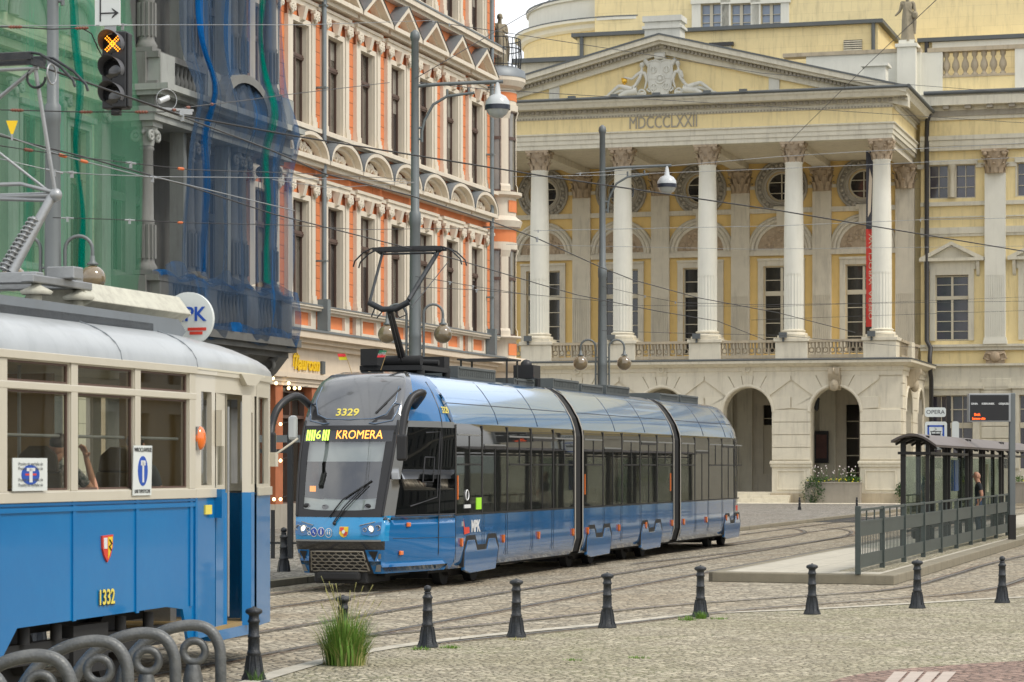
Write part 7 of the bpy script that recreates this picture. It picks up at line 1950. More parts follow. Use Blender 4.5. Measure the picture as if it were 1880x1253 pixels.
g.tube([(PX0 + .17, -.5, KZ + .02), (PX0 + .1, -.2, KZ + .1), (PX0 + .1, .2, KZ + .1), (PX0 + .17, .5, KZ + .02)], .02, 6); g.tube([(PX0 + .18, -.5, KZ - .05), (PX0 + .1, .5, KZ + .0)], .02, 6)
g.build('upper_arms', 'galv', pgo)
g = MB()
for dx in (-.13, .13):
    g.tube([(PX0 + dx, sg * a, z) for sg, a, z in [(-1, .84, 5.34), (-1, .82, 5.40), (-1, .70, 5.52), (-1, .50, 5.645), (-1, .42, 5.66), (1, .42, 5.66), (1, .50, 5.645), (1, .70, 5.52), (1, .82, 5.40), (1, .84, 5.34)]], .013, 6)
    g.box(PX0 + dx - .03, PX0 + dx + .03, -.42, .42, 5.60, 5.66)
for y in (-.40, .40): g.box(PX0 - .14, PX0 + .14, y - .02, y + .02, 5.56, 5.62); g.torus((PX0, y, 5.46), .09, .012, 'x', 14, 5, PI * 1.0, PI * 2.3)
g.build('collector_head', 'bollard_iron', pgo)
for y in (-.5, .5):
    g = MB(); g.torus((PX0 + .1, y, 5.5), .09, .01, 'y', 14, 5); g.build('cable_loop', 'galv', pgo)

# passengers
def passenger(x, y, J, label, mats, z=1.0):
    p = thing('person', label, 'person', OTR + DV * x + LV * y + Vector((0, 0, z)), TH)
    figure('body', J, p, mats); return p
J = seated(.36); J['el_r'] = (.22, -.30, .74); J['wr_r'] = (.10, -.26, 1.06); J['head'] = (.05, -.02, 1.18)
passenger(8.72, -.78, J, 'passenger in a dark flowered shirt with one bare arm raised at the tram window', dict(torso='shirt_flower', sleeve='shirt_flower', legs='trousers', shoe='shoe', hair='hair_dark', skin='skin'))
J = seated(.36)
passenger(10.35, -.80, J, 'passenger in pale trousers with a hand on the knee behind the white board', dict(torso='shirt_dark', sleeve='shirt_dark', legs='trousers', shoe='shoe', hair='hair_dark', skin='skin'))
# ================================================================== BOLLARDS
def bollard_mesh(ball=True):
    b = MB()
    prof = [(.115, 0), (.118, .02), (.085, .07), (.078, .15), (.060, .24), (.066, .25), (.066, .265), (.055, .28), (.052, .40), (.058, .405), (.058, .42), (.051, .425), (.049, .54), (.056, .545), (.060, .56), (.052, .57)]
    if ball: prof += [(.040, .585), (.034, .60), (.045, .612), (.030, .62)]
    else: prof += [(.046, .60), (.050, .615), (.075, .63), (.082, .645), (.075, .665), (.04, .68), (.015, .684), (.012, .692), (0, .694)]
    b.lathe(prof, 0, 0, 20)
    if ball: b.ball((0, 0, .652), .044, 14, 10, (1, 1, .92))
    for k in range(8):      # cast ribs on the foot
        a = 2 * PI * k / 8; ca, sa = math.cos(a), math.sin(a)
        b.tube([(.112 * ca, .112 * sa, .015), (.086 * ca, .086 * sa, .08), (.078 * ca, .078 * sa, .15), (.063 * ca, .063 * sa, .235)], .009, 5)
    for k in range(10):
        a = 2 * PI * k / 10; b.tube([(.052 * math.cos(a + t), .052 * math.sin(a + t), .29 + .12 * t) for t in (0, .4, .8)], .005, 4)
    return b
BL = [(785, 1190, 1, 'dark iron bollard with a ball top just right of the tall grass tuft'),
      (948, 1171, 0, 'dark iron bollard with a flat cap, second to the right of the grass tuft'),
      (1115, 1154, 0, 'dark iron bollard with a flat cap near the middle of the kerb line'),
      (1286, 1134, 0, 'dark iron bollard with grass at its foot just left of the platform kerb end'),
      (1491, 1129, 0, 'dark iron bollard with a flared foot in front of the platform end kerb'),
      (1684, 1118, 0, 'dark iron bollard with a flat cap near the right corner of the platform kerb'),
      (1840, 1108, 1, 'dark iron bollard with a ball top nearest the right edge of the photo'),
      (630, 1217, 0, 'dark iron bollard whose cap rises out of the tall grass tuft'),
      (466, 1250, 0, 'dark iron bollard beside the rightmost bicycle rack in front of the vintage tram')]
for px, py, bt, lab in BL:
    o = thing('bollard', lab, 'bollard', Gp(px, py), random.uniform(0, 3), 'iron bollards along the kerb line')
    bollard_mesh(bt).build('post', 'bollard_iron', o)
for px, py, h, lab in ((1468, 941, .66, 'small dark bollard on the far pavement in front of the opera pier'), (1573, 941, .66, 'small dark bollard on the far pavement behind the fence end'), (521, 1060, .9, 'dark ball topped bollard on the footway between the two trams'), (70, 1188, .73, 'dark ball topped bollard half hidden behind the bicycle racks')):
    o = thing('bollard', lab, 'bollard', Gp(px, py), 0, 'iron bollards along the kerb line')
    b = bollard_mesh(True); s_ = h / .69; b.v = [(x * s_, y * s_, z * s_) for x, y, z in b.v]; b.build('post', 'bollard_iron', o)

# ================================================================== BICYCLE RACKS
rk0 = None
for i, (px, lab) in enumerate(((405, 'grey tubular bicycle rack nearest the iron bollard, first from the right'), (322, 'grey tubular bicycle rack, second from the right in the row'), (235, 'grey tubular bicycle rack, third from the right in the row'), (132, 'grey tubular bicycle rack, fourth from the right in the row'), (12, 'grey tubular bicycle rack cut by the left edge of the photo'))):
    y_ = (1138, 1152, 1166, 1192, 1216)[i]; Yd = 1.25 * FX / (y_ - HZ)
    P = Vector(((px - 940) / FX * Yd, Yd, 0))
    o = thing('bicycle_rack', lab, 'bicycle rack', P, R(2), 'row of bicycle racks')
    b = MB(); b.tube(smooth_pts([(0, 0, 0), (0, 0, .42), (-.02, 0, .56), (-.09, 0, .665), (-.22, 0, .705), (-.40, 0, .68), (-.57, 0, .60), (-.71, 0, .47), (-.80, 0, .30), (-.85, 0, 0)], 5), .047, 12); b.build('hoop', 'rack_steel', o)
    b = MB(); b.torus((-.215, 0, .49), .088, .033, 'y', 28, 10); b.tube([(-.225, 0, .385), (-.225, 0, .26), (-.22, 0, 0)], [.055, .085, .06], 12); b.build('wheel_ring', 'rack_steel', o)
o = thing('bicycle_rack', 'low curved grey tube poking up at the bottom edge beside the bollard', 'bicycle rack', (Gp(490, 1300)), 0, 'row of bicycle racks')
b = MB(); b.tube(smooth_pts([(-.11, 0, 0), (-.11, 0, .10), (-.07, 0, .18), (0, 0, .215), (.07, 0, .18), (.11, 0, .10), (.11, 0, 0)], 4), .02, 8); b.build('hoop', 'rack_steel', o)

# ================================================================== GRASS AND PLANTS
def tuft(name, label, P, n, h, rad, m, lean=.5, cat='grass tuft', wmul=1):
    o = thing(name, label, cat, P, 0)
    b = MB()
    for k in range(n):
        a = random.uniform(0, 2 * PI); r0 = rad * .35 * math.sqrt(random.random()); ln = h * random.uniform(.35, 1.0) * (1.1 - .5 * r0 / rad); out = lean * random.uniform(.05, 1) * h
        w = random.uniform(.004, .009) * wmul; x0, y0 = r0 * math.cos(a), r0 * math.sin(a); da = a + random.uniform(-.6, .6); px_, py_ = -math.sin(da), math.cos(da)
        rows = []
        for t in (0, .35, .7, 1):
            q = out * t * t; ww = w * (1 - t * .9); z = ln * (t - .28 * t * t * (out / h))
            x, y = x0 + q * math.cos(da), y0 + q * math.sin(da)
            rows.append([(x - px_ * ww, y - py_ * ww, z), (x + px_ * ww, y + py_ * ww, z)])
        b.grid(rows)
    b.build('blades', m, o); return o
random.seed(11)
g1 = tuft('grass_tuft', 'tall tuft of green grass growing round a bollard in the foreground', Gp(634, 1222), 850, .60, .54, 'grass', .42, wmul=1.2)
b = MB()
for k in range(26):
    a = random.uniform(0, 2 * PI); h = random.uniform(.45, .85); q = random.uniform(.08, .34); c, s_ = math.cos(a), math.sin(a)
    b.tube([(0.03 * c, .03 * s_, 0), (q * .4 * c, q * .4 * s_, h * .6), (q * c, q * s_, h)], [.003, .0025, .002], 3); b.tube([(q * c, q * s_, h), (q * 1.1 * c, q * 1.1 * s_, h + .05)], .005, 3)
b.build('stalks', 'grass_dry', g1)
dry = tuft('grass_tuft', 'x', Gp(634, 1222), 150, .55, .66, 'grass_dry', .6)
ch_ = dry.children[0]; ch_.name = 'dry_blades'; ch_.parent = g1; bpy.data.objects.remove(dry)
b = MB()
for s_ in (-.02, .05, .09): b.grid([[(s_ - .008, -.22, .0), (s_ + .008, -.22, .0)], [(s_ - .014, -.27, .16), (s_ + .012, -.27, .16)], [(s_ - .03, -.2, .30), (s_ - .022, -.2, .30)]])
b.build('broad_blades', 'grass', g1)
for px, py, n, h, m, lab in ((1287, 1137, 160, .12, 'grass', 'low tuft of grass at the foot of the bollard near the platform kerb'), (1262, 1140, 90, .08, 'grass', 'thin patch of short grass left of the bollard near the platform kerb'), (1320, 1138, 60, .05, 'grass', 'scrap of grass right of the bollard near the platform kerb'), (826, 1191, 90, .05, 'grass', 'small green weed patch right of the ball topped bollard'), (772, 1194, 90, .05, 'grass', 'small green weed patch left of the ball topped bollard'), (471, 1252, 40, .16, 'leaf', 'little green weed leaning on the bollard by the bicycle racks'),
                     (1052, 1214, 60, .035, 'grass', 'faint green weeds among the setts left of centre foreground'), (1175, 1210, 80, .035, 'grass', 'faint green weeds among the setts in the centre foreground'), (950, 1176, 50, .04, 'grass_dry', 'dry grass at the foot of the flat capped bollard below the tram middle')):
    tuft('grass_tuft', lab, Gp(px, py), n, h, .35 if h < .1 else .2, m, .6)
def leafy(mb, c, rad, n, size, sc=(1, 1, 1)):
    for k in range(n):
        u = Vector((random.gauss(0, 1), random.gauss(0, 1), random.gauss(0, 1))).normalized() * (random.random() ** .45)
        p = Vector((c[0] + u.x * rad * sc[0], c[1] + u.y * rad * sc[1], c[2] + u.z * rad * sc[2]))
        d = Vector((random.gauss(0, 1), random.gauss(0, 1), random.gauss(0, .7))).normalized(); e = d.cross(Vector((random.random(), random.random(), random.random()))).normalized(); s_ = size * random.uniform(.5, 1.3)
        mb.add([p - d * s_, p + e * s_ * .45, p + d * s_, p - e * s_ * .45], [(0, 1, 2, 3)])

# ================================================================== PLATFORM FENCE, SHELTER, SIGNS
FO = -6.78; FA0 = 44.2; FS = 2.86; NF = 9
fe = thing('platform_fence', 'long dark grey green steel fence with slatted panels along the tram platform edge', 'fence', S(FA0, FO, .17), TH)
for k in range(NF + 1):
    b = MB(); b.box(k * FS - .045, k * FS + .045, -.045, .045, 0, 1.16 if k == 0 else 1.10); 
    if k: b.box(k * FS - .02, k * FS + .02, -.03, .03, -.0, 1.12)
    b.build('post', 'fence_paint', fe, bevel=.006)
for k in range(NF):
    x0, x1 = k * FS + .045, (k + 1) * FS - .045
    b = MB(); b.box(x0, x1, -.02, .02, 1.07, 1.11); b.box(x0, x1, -.018, .018, .86, .90)
    b.box(x0, x1, -.012, .012, .64, .86); b.box(x0, x1, -.012, .012, .13, .33); b.box(x0, x1, -.018, .018, .10, .13)
    for q in (1, 2): xx = x0 + (x1 - x0) * q / 3; b.box(xx - .012, xx + .012, -.012, .012, .90, 1.07)
    n = 15
    for q in range(n): xx = x0 + (x1 - x0) * (q + .5) / n; b.box(xx - .009, xx + .009, -.006, .006, .33, .64)
    b.build('panel', 'fence_paint', fe)
# shelter
SO = -7.66; SA0 = 58.4
sh = thing('tram_shelter', 'dark steel tram stop shelter with three curved roof units and glass panes', 'shelter', S(SA0, SO, .17), TH)
UL = 7.9
for u in range(3):
    x0 = u * 8.35; x1 = x0 + UL
    b = MB(); n = 10
    rows = [[(x, .50 * (1 - 2 * j / n), 2.36 + .20 * math.cos((j / n - .5) * PI) - .10 * (j / n)) for j in range(n + 1)] for x in (x0 - .45, x1)]
    b.grid(rows); rows2 = [[(p[0], p[1], p[2] + .045) for p in r_] for r_ in rows]; b.grid(rows2)
    for a_, c_ in ((rows[0], rows2[0]), (rows[1], rows2[1])): b.grid([a_, c_], False)
    for j in (0, n): b.quad(rows[0][j], rows[1][j], rows2[1][j], rows2[0][j])
    ro = b.build('roof', 'shelter_roof', sh)
    b = MB(); rows3 = [[(x, p[1], p[2] + .052) for p in r_] for r_, x in ((rows[0], x0 - .44), (rows[1], x1 - .02))]; b.grid(rows3); b.build('roof_sheet', 'shelter_top', ro)
    b = MB()
    for q in range(7):
        xx = x0 + q * UL / 6; b.tube([(xx, .46 * (1 - 2 * j / n), 2.32 + .19 * math.cos((j / n - .5) * PI) - .10 * (j / n)) for j in range(n + 1)], .028, 5)
    b.build('ribs', 'shelter_steel', ro)
    for q in range(4):
        xx = x0 + .1 + q * (UL - .2) / 3
        for y in (.30, -.24):
            if y < 0 and q not in (0, 3): continue
            b = MB(); w = .055 if y > 0 else .04
            b.box(xx - w, xx + w, y - w, y + w, 0, 2.52); b.build('post', 'shelter_steel', sh)
    b = MB(); b.box(x0, x1, .26, .34, 2.10, 2.17); b.box(x0, x1, -.28, -.20, 2.10, 2.16); b.box(x0 - .08, x0, -.34, .40, 2.10, 2.16); b.box(x0 + .0, x1, .27, .33, .35, .40); b.build('rails', 'shelter_steel', sh)
    for q in range(3):
        xa = x0 + .1 + q * (UL - .2) / 3; xb = x0 + .1 + (q + 1) * (UL - .2) / 3
        b = MB(); b.box(xa + .08, xb - .08, .295, .305, .45, 2.08); b.build('pane', 'shelter_pane', sh)
    b = MB(); b.box(x0 + .05, x0 + .06, -.18, .24, .45, 2.05); b.build('pane', 'shelter_pane', sh)
    b = MB(); b.box(x0 + 2.2, x0 + 5.4, -.08, .24, .42, .47); 
    for xx in (x0 + 2.5, x0 + 5.1): b.box(xx - .03, xx + .03, .05, .12, 0, .42)
    b.build('bench', 'shelter_steel', sh)
b = MB(); b.box(9.5, 10.2, .24, .28, 1.2, 2.0); b.build('timetable', 'blue_sign', sh); b = MB(); b.box(17.2, 17.7, .24, .28, 1.1, 1.9); b.build('timetable', 'peach', sh)
# litter bin on the platform
o = thing('litter_bin', 'grey litter bin on the platform behind the fence', 'litter bin', S(66.5, -8.6, .17), TH)
b = MB(); b.lathe([(.20, 0), (.24, .05), (.26, .7), (.28, .74), (.28, .82), (.12, .9)], 0, 0, 16); b.build('body', 'shelter_steel', o)
b = MB(); b.lathe([(.285, .74), (.285, .80)], 0, 0, 16); b.build('band', 'galv', o)
# display board on its post
LBY = 65.6; ps = Pt(1858, 990, LBY); ps.z = .17
o = thing('departure_display', 'black electronic departure board with orange text on a grey post at the platform', 'display board', ps, R(0))
sc = LBY / FX
b = MB(); b.box(-.075, .075, -.075, .075, 0, sz(722, LBY) - .17); b.build('post', 'pole_grey', o, bevel=.02)
b = MB(); b.box(-.085, .085, -.085, .085, 0, .62); b.build('post_sleeve', 'shelter_steel', o)
zt, zb_ = sz(723, LBY) - .17, sz(775, LBY) - .17
b = MB(); b.box(-81 * sc, -4 * sc, -.14, .14, zb_, zt); bo = b.build('case', 'galv', o, bevel=.01)
b = MB(); b.box(-79 * sc, -8 * sc, -.150, -.139, zb_ + .03, zt - .04); b.build('screen', 'black', bo)
b = MB()
for q, t_ in ((-71, 'LINIA'), (-46, 'KIERUNEK'), (-17, 'ODJAZD')): text_on(b, t_, .062, lambda u, v, w: (q * sc + u, -.152 - w, zt - .26 + v), sx=1.1, bold=.003, extrude=.001)
b.build('headings', 'white_text', bo)
b = MB(); text_on(b, 'Brak', .085, lambda u, v, w: (-66 * sc + u, -.152 - w, zb_ + .18 + v), sx=.95, bold=.004, extrude=.001); text_on(b, 'kursow dzis', .075, lambda u, v, w: (-63 * sc + u, -.152 - w, zb_ + .08 + v), sx=.9, bold=.004, extrude=.001); b.build('message', 'led_red', bo)
# stop sign
SGY = 66.5; ps = Pt(1741, 990, SGY); ps.z = .17; sc = SGY / FX
o = thing('tram_stop_sign', 'white OPERA name plate above a blue framed tram symbol on a dark post', 'sign', ps, 0)
b = MB(); b.box(-.045, .045, -.045, .045, 0, sz(727, SGY) - .17); b.build('post', 'shelter_steel', o)
def zz(py): return sz(py, SGY) - .17
def plate(x0, x1, y0, y1, nm, m='sign_white', par=o, d=-.06):
    b = MB(); X0, X1, Z0, Z1 = (x0 - 1741) * sc, (x1 - 1741) * sc, zz(y1), zz(y0); r = .06
    pts = []
    for cx_, cz_, a0 in ((X1 - r, Z1 - r, 0), (X0 + r, Z1 - r, PI / 2), (X0 + r, Z0 + r, PI), (X1 - r, Z0 + r, 1.5 * PI)):
        for k in range(5): a = a0 + PI / 2 * k / 4; pts.append((cx_ + r * math.cos(a), cz_ + r * math.sin(a)))
    b.prism(pts, d, d + .03); return b.build(nm, m, par), (X0, X1, Z0, Z1)
pl, q = plate(1697.5, 1736, 748.5, 766, 'name_plate')
b = MB(); text_on(b, 'OPERA', .145, lambda u, v, w: ((q[0] + q[1]) / 2 + u, -.062 - w, (q[2] + q[3]) / 2 + v), sx=1.05, extrude=.001); b.build('lettering', 'black', pl)
pl, q = plate(1697.5, 1738, 774.5, 826, 'symbol_plate')
b = MB(); fx0, fx1, fz0, fz1 = (1702 - 1741) * sc, (1733 - 1741) * sc, zz(820), zz(781)
for r_ in ((fx0, fx0 + .045, fz0, fz1), (fx1 - .045, fx1, fz0, fz1), (fx0, fx1, fz1 - .045, fz1), (fx0, fx1, fz0, fz0 + .045)): b.box(r_[0], r_[1], -.064, -.060, r_[2], r_[3])
b.build('blue_frame', 'blue_sign', pl)
b = MB(); cx_ = (fx0 + fx1) / 2; z0 = zz(800); b.box(cx_ - .12, cx_ + .12, -.064, -.060, z0, z0 + .05); b.box(cx_ - .14, cx_ + .14, -.064, -.060, z0 + .09, z0 + .11); b.tube([(cx_ - .07, -.063, z0 + .11), (cx_ + .02, -.063, z0 + .16), (cx_ - .03, -.063, z0 + .2)], .006, 4)
for s_ in (-.11, .0, .11): b.box(cx_ + s_ - .008, cx_ + s_ + .008, -.064, -.06, z0, z0 + .11)
for s_ in (-.17, .17): b.ball((cx_ + s_, -.062, z0 + .03), .014, 6, 4)
b.build('tram_symbol', 'black', pl)
plate(1747, 1760, 774, 824, 'list_plate')
b = MB(); b.box((1737 - 1741) * sc, (1747 - 1741) * sc, -.05, -.02, zz(776), zz(774)); b.box((1737 - 1741) * sc, (1747 - 1741) * sc, -.05, -.02, zz(824), zz(822)); b.box(-.2, 0, -.05, -.02, zz(758), zz(756)); b.build('brackets', 'shelter_steel', o)
# person waiting, in profile facing left
pp = Pt(1797, 900, 67.0); pp.z = .17
pe = thing('person', 'bald man in a dark t-shirt and jeans standing behind the shelter glass facing left', 'person', pp, R(175))
J = standing(1.70); J['el_l'] = (-.06, .24, 1.08); J['wr_l'] = (.06, .23, .84); J['el_r'] = (-.06, -.24, 1.08); J['wr_r'] = (.05, -.23, .84)
figure('body', J, pe, dict(torso='shirt_dark', sleeve='shirt_dark', legs='jeans', shoe='shoe', hair='hair_dark', skin='skin'), bald=True, thick=1.12)

# ================================================================== LAMP POSTS
def lamp_post(px, label, lean=0, arm=True):
    a = A_(px, -19.2); P = S(a, -19.2); o = thing('lamp_post', label, 'lamp post', P, 0)
    b = MB(); b.lathe([(.24, 0), (.24, .5), (.17, .55), (.165, 3.7), (.19, 3.75), (.19, 3.85), (.155, 3.9), (.145, 5.0), (.155, 5.05), (.14, 5.1), (.12, 7.6), (.135, 7.65), (.135, 7.9), (.10, 7.95), (.085, 11.9), (.10, 11.92), (.12, 12.0), (.10, 12.1), (.03, 12.16), (0, 12.17)], 0, 0, 18); b.build('pole', 'pole_grey', o)
    for s_ in (-1, 1):
        g = MB(); g.tube([(s_ * .20, 0, 4.15)] + [(s_ * (.20 + .225 - .225 * math.cos(t)), 0, 5.55 + .225 * math.sin(t)) for t in [PI * k / 10 for k in range(11)]] + [(s_ * .65, 0, 5.38)], .030, 8)
        for z in (4.35, 4.75, 5.25): g.tube([(s_ * .1, 0, z), (s_ * .20, 0, z)], .022, 6)
        g.lathe([(.09, 5.30), (.10, 5.32), (.045, 5.36), (.035, 5.45), (0, 5.46)], s_ * .65, 0, 12)
        br = g.build('globe_bracket', 'pole_grey', o)
        g = MB(); g.ball((s_ * .65, 0, 5.08), .215, 22, 14); g.build('globe', 'globe', br)
    if arm:
        g = MB(); g.tube([(0, 0, 10.85), (.6, 0, 10.90), (2.05, 0, 10.96)], .045, 6)
        g.tube([(.16, 0, 9.55), (.16, 0, 9.8), (.22, 0, 10.05), (.42, 0, 10.42), (.75, 0, 10.62), (1.38, 0, 10.70)], .035, 6); g.tube([(.75, 0, 10.62), (.75, 0, 10.78)], .03, 5); g.tube([(1.25, 0, 10.7), (1.25, 0, 10.82)], .03, 5)
        for z in (9.62, 9.88): g.tube([(.0, 0, z), (.16, 0, z)], .03, 5)
        am = g.build('arm', 'pole_grey', o)
        g = MB(); g.lathe([(.29, 10.40), (.275, 10.50), (.20, 10.61), (.08, 10.67), (.04, 10.94), (0, 10.95)], 1.92, 0, 20); lm_ = g.build('lamp_housing', 'lamp_white', am)
        g = MB(); g.lathe([(.295, 10.30), (.295, 10.41)], 1.92, 0, 20); g.build('lamp_band', 'lamp_band', lm_)
        g = MB(); g.lathe([(0, 10.10), (.12, 10.12), (.22, 10.2), (.27, 10.30)], 1.92, 0, 20); g.build('lamp_glass', 'lens', lm_)
    return o
lamp_post(762, 'tall grey pole with globe lamps and an arm lamp in front of the orange house')
lamp_post(1106, 'tall grey pole with globe lamps and an arm lamp in front of the portico')
o = lamp_post(97, 'tall grey pole with globe lamps behind the vintage tram roof')

# ================================================================== TRAFFIC SIGNAL ON THE SPAN WIRES
TY = 31.5; sc = TY / FX
TS_ = .93
o = thing('traffic_signal', 'three aspect black tram signal with an orange cross lit, hung from wires', 'traffic light', Pt(208, 128, TY), R(-12))
b = MB(); b.box(-.165, .165, .02, .22, -.50, .50); b.box(-.02, .165, .0, .03, -.49, .49); b.box(-.06, .06, .06, .16, -.58, -.5); b.box(.165, .19, .04, .20, -.48, .48); b.build('housing', 'black', o, bevel=.02)
for k, z in enumerate((.33, 0, -.33)):
    v = MB(); n = 18; rows = []
    for y in (.02, -.26):
        rows.append([(.155 * math.cos(t), y if y > 0 else y + .11 * (1 - math.sin(t)) , z + .15 * math.sin(t)) for t in [-.55 + (PI + 1.1) * j / n for j in range(n + 1)]])
    v.grid(rows); vo = v.build('visor', 'visor_grey', o)
    g = MB(); g.ball((0, .02, z), .14, 16, 8, (1, .25, 1)); g.build('lens', 'black_gloss', vo)
b = MB()
for s_ in (-1, 1):
    for k in range(-4, 5):
        for w in (-.012, .012): b.ball((k * .021 * s_ + w, -.03, .33 + k * .021 - w * s_), .0105, 6, 4)
b.build('lit_cross', 'amber_lit2', o); o.scale = (TS_, TS_, TS_)
o = thing('lane_arrow_sign', 'white rectangular sign with an up arrow and a right arrow hung above the signal', 'sign', Pt(198, 0, TY), R(-12))
b = MB(); b.box(-.165, .155, 0, .02, -.31, .36); b.build('plate', 'sign_white', o)
b = MB(); x = -.095; b.box(x - .008, x + .008, -.006, 0, -.26, .27); b.prism([(x, .30), (x + .06, .19), (x + .035, .20), (x, .25), (x - .035, .20), (x - .06, .19)], -.007, 0); b.box(x, .12, -.006, 0, -.17, -.154); b.prism([(.14, -.162), (.05, -.225), (.06, -.2), (.10, -.162), (.06, -.124), (.05, -.10)], -.007, 0); b.build('arrows', 'black', o)
b = MB(); b.box(-.05, .09, .02, .05, -.42, -.31); b.build('mount', 'galv', o)

# ================================================================== OVERHEAD WIRES
def wire(label, pts, r=.008, m='wire', ins=(), group='overhead wires above the square', z=None, clamps=()):
    P = []
    for p in pts:
        if len(p) == 3: P.append(Pt(*p))
        else: Y = (z - 2) * FX / (HZ - p[1]); P.append(Pt(p[0], p[1], Y))
    base = P[0]
    o = thing('overhead_wire', label, 'wire', base, 0, group)
    Q = [tuple(p - base) for p in P]
    b = MB(); b.tube(Q, r, 5); b.build('cable', m, o)
    L_ = [(P[i + 1] - P[i]) for i in range(len(P) - 1)]
    def at(px):
        for i in range(len(pts) - 1):
            if min(pts[i][0], pts[i + 1][0]) <= px <= max(pts[i][0], pts[i + 1][0]):
                a, c = P[i], P[i + 1]; k0 = (pts[i][0] - 940) / FX; kt = (px - 940) / FX
                t = (kt * a.y - a.x) / ((c.x - a.x) - kt * (c.y - a.y)); return a.lerp(c, t) - base, (c - a).normalized()
        return Vector((0, 0, 0)), Vector((1, 0, 0))
    for px, mt in ins:
        p, d = at(px); g = MB(); g.cyl(tuple(p - d * .08), tuple(p + d * .08), .013, n=8)
        for k in (-.05, -.017, .017, .05): g.ball(tuple(p + d * k), .021, 8, 5)
        g.build('insulator', mt, o)
    for px in clamps:
        p, d = at(px); g = MB(); g.cyl(tuple(p - d * .10), tuple(p + d * .10), .014, n=6); g.box(p.x - .018, p.x + .018, p.y - .02, p.y + .02, p.z - .06, p.z + .02); g.build('clamp', 'galv', o)
    return o
CW = 5.72
wire('contact wire crossing from above the vintage tram to the right edge of the sky', [(60, 118), (110, 135), (335, 213), (540, 250), (1000, 324), (1430, 387), (1700, 432), (1960, 475)], .010, z=CW, clamps=(335,))
wire('contact wire over the near track sagging down past the portico columns', [(0, 100), (110, 134), (335, 215), (500, 277), (598, 320), (755, 360), (910, 410), (986, 438), (1103, 491), (1161, 514), (1281, 547), (1430, 575), (1570, 611)], .010, z=CW, clamps=(986,))
wire('contact wire over the far track touching the modern tram pantograph', [(0, 250), (160, 290), (340, 340), (500, 393), (758, 458), (835, 476), (1000, 525), (1060, 542), (1209, 572), (1318, 590), (1403, 624)], .010, z=CW)
wire('thin top span wire running past the white arrow sign', [(0, 48, 33), (180, 47, 31.5), (300, 46, 33), (560, 46, 45), (792, 38, 60)], .006, 'wire_light', clamps=(225,))
wire('black cable sagging between clamps beside the arrow sign', [(0, 50, 31), (28, 50, 31), (95, 54, 31.2), (150, 52, 31.3), (168, 62, 31.4), (180, 90, 31.5), (189, 106, 31.5)], .008, ins=((28, 'insul'), (150, 'insul')))
wire('span wire just under the tram signal with a white fitting', [(0, 202, 31), (150, 206, 31.5), (300, 206, 31.5), (355, 196, 33), (455, 184, 40), (520, 175, 46), (715, 152, 57)], .007, 'wire', ins=((31, 'insul'), (158, 'insul'), (260, 'insul'), (320, 'insul'), (345, 'insul'), (389, 'insul')))
o = wire('pale diagonal span wire sloping right across the netted front', [(0, 246, 29), (110, 285, 30), (155, 297, 30.5), (262, 324, 32), (295, 328, 32.5), (540, 387, 40)], .008, 'wire_light', ins=((115, 'insul_orange'), (154, 'insul_orange')), clamps=(280,))
wire('span wire with a long orange insulator ending at mid height', [(0, 268, 29), (54, 276, 29.5), (115, 285, 30), (180, 293, 31), (232, 299, 32), (330, 310, 33), (350, 312, 33.3), (540, 318, 40), (760, 330, 58)], .006, 'wire', ins=((52, 'insul'), (332, 'insul_orange')), clamps=(240,))
wire('level pale span wire crossing the blue netting', [(0, 292, 30), (100, 315, 30), (180, 321, 31), (290, 325, 33), (540, 327, 40), (760, 335, 57)], .006, 'wire_light', clamps=(100, 132))
wire('lower level span wire with an orange insulator over the column bases', [(97, 400, 41), (205, 403, 41), (330, 409, 42), (540, 414, 46), (660, 422, 52), (955, 418, 95)], .007, 'wire', ins=((331, 'insul_orange'),), clamps=(124, 238))
wire('thin wire from the tall middle pole up to the top of the orange house', [(762, 145, 60.5), (830, 105, 62), (987, 13, 70), (1010, 0, 71)], .010)
wire('thin wire from the roof corner falling right across the portico', [(780, 38, 62), (900, 56, 68), (1192, 101, 80), (1400, 135, 90), (1880, 172, 110)], .010, clamps=(795, 825))
wire('faint wire across the inscription band', [(770, 152, 60), (900, 165, 68), (1400, 195, 90), (1880, 226, 110)], .010)
wire('wire from the high arm lamp to the right over the column capitals', [(1057, 319, 76), (1106, 316, 77), (1230, 305, 80), (1430, 288, 88), (1560, 280, 92), (1900, 262, 100)], .010, 'wire_light', clamps=(1065,))
wire('pale level wire across the upper loggia', [(940, 325, 78), (1106, 322, 77), (1380, 312, 85), (1620, 302, 90), (1900, 288, 98)], .009, 'wire_light')
wire('pale level wire across the arches of the loggia', [(980, 424, 78), (1430, 415, 85), (1690, 404, 90), (1900, 400, 96)], .009, 'wire_light', clamps=(988, 1690))
wire('faint wire across the lunettes', [(930, 449, 78), (1380, 458, 88), (1900, 452, 98)], .007, 'wire_light')
wire('steep wire running up over the pediment to the top edge', [(1448, 262, 118), (1600, 112, 90), (1719, 0, 72)], .012)
wire('short bracket wire right of the middle pole with a clamp', [(763, 508, 60.5), (830, 519, 62), (870, 526, 64), (960, 540, 72)], .008, clamps=(826, 868))
wire('lower bracket wire right of the middle pole', [(763, 527, 60.5), (880, 533, 64), (1106, 553, 77)], .008, clamps=(875,))
wire('span wire right of the portico pole with clamps', [(1106, 526, 77), (1180, 543, 80), (1245, 556, 84), (1400, 560, 90), (1900, 553, 110)], .008, clamps=(1184, 1240))
wire('low span wire right of the portico pole with a rusty link', [(1106, 607, 77), (1180, 610, 80), (1245, 612, 84), (1430, 616, 92), (1700, 640, 100)], .008, ins=((1230, 'insul'),))
wire('faint low wire crossing the portico windows', [(1106, 561, 77), (1430, 563, 90), (1900, 545, 108)], .006)
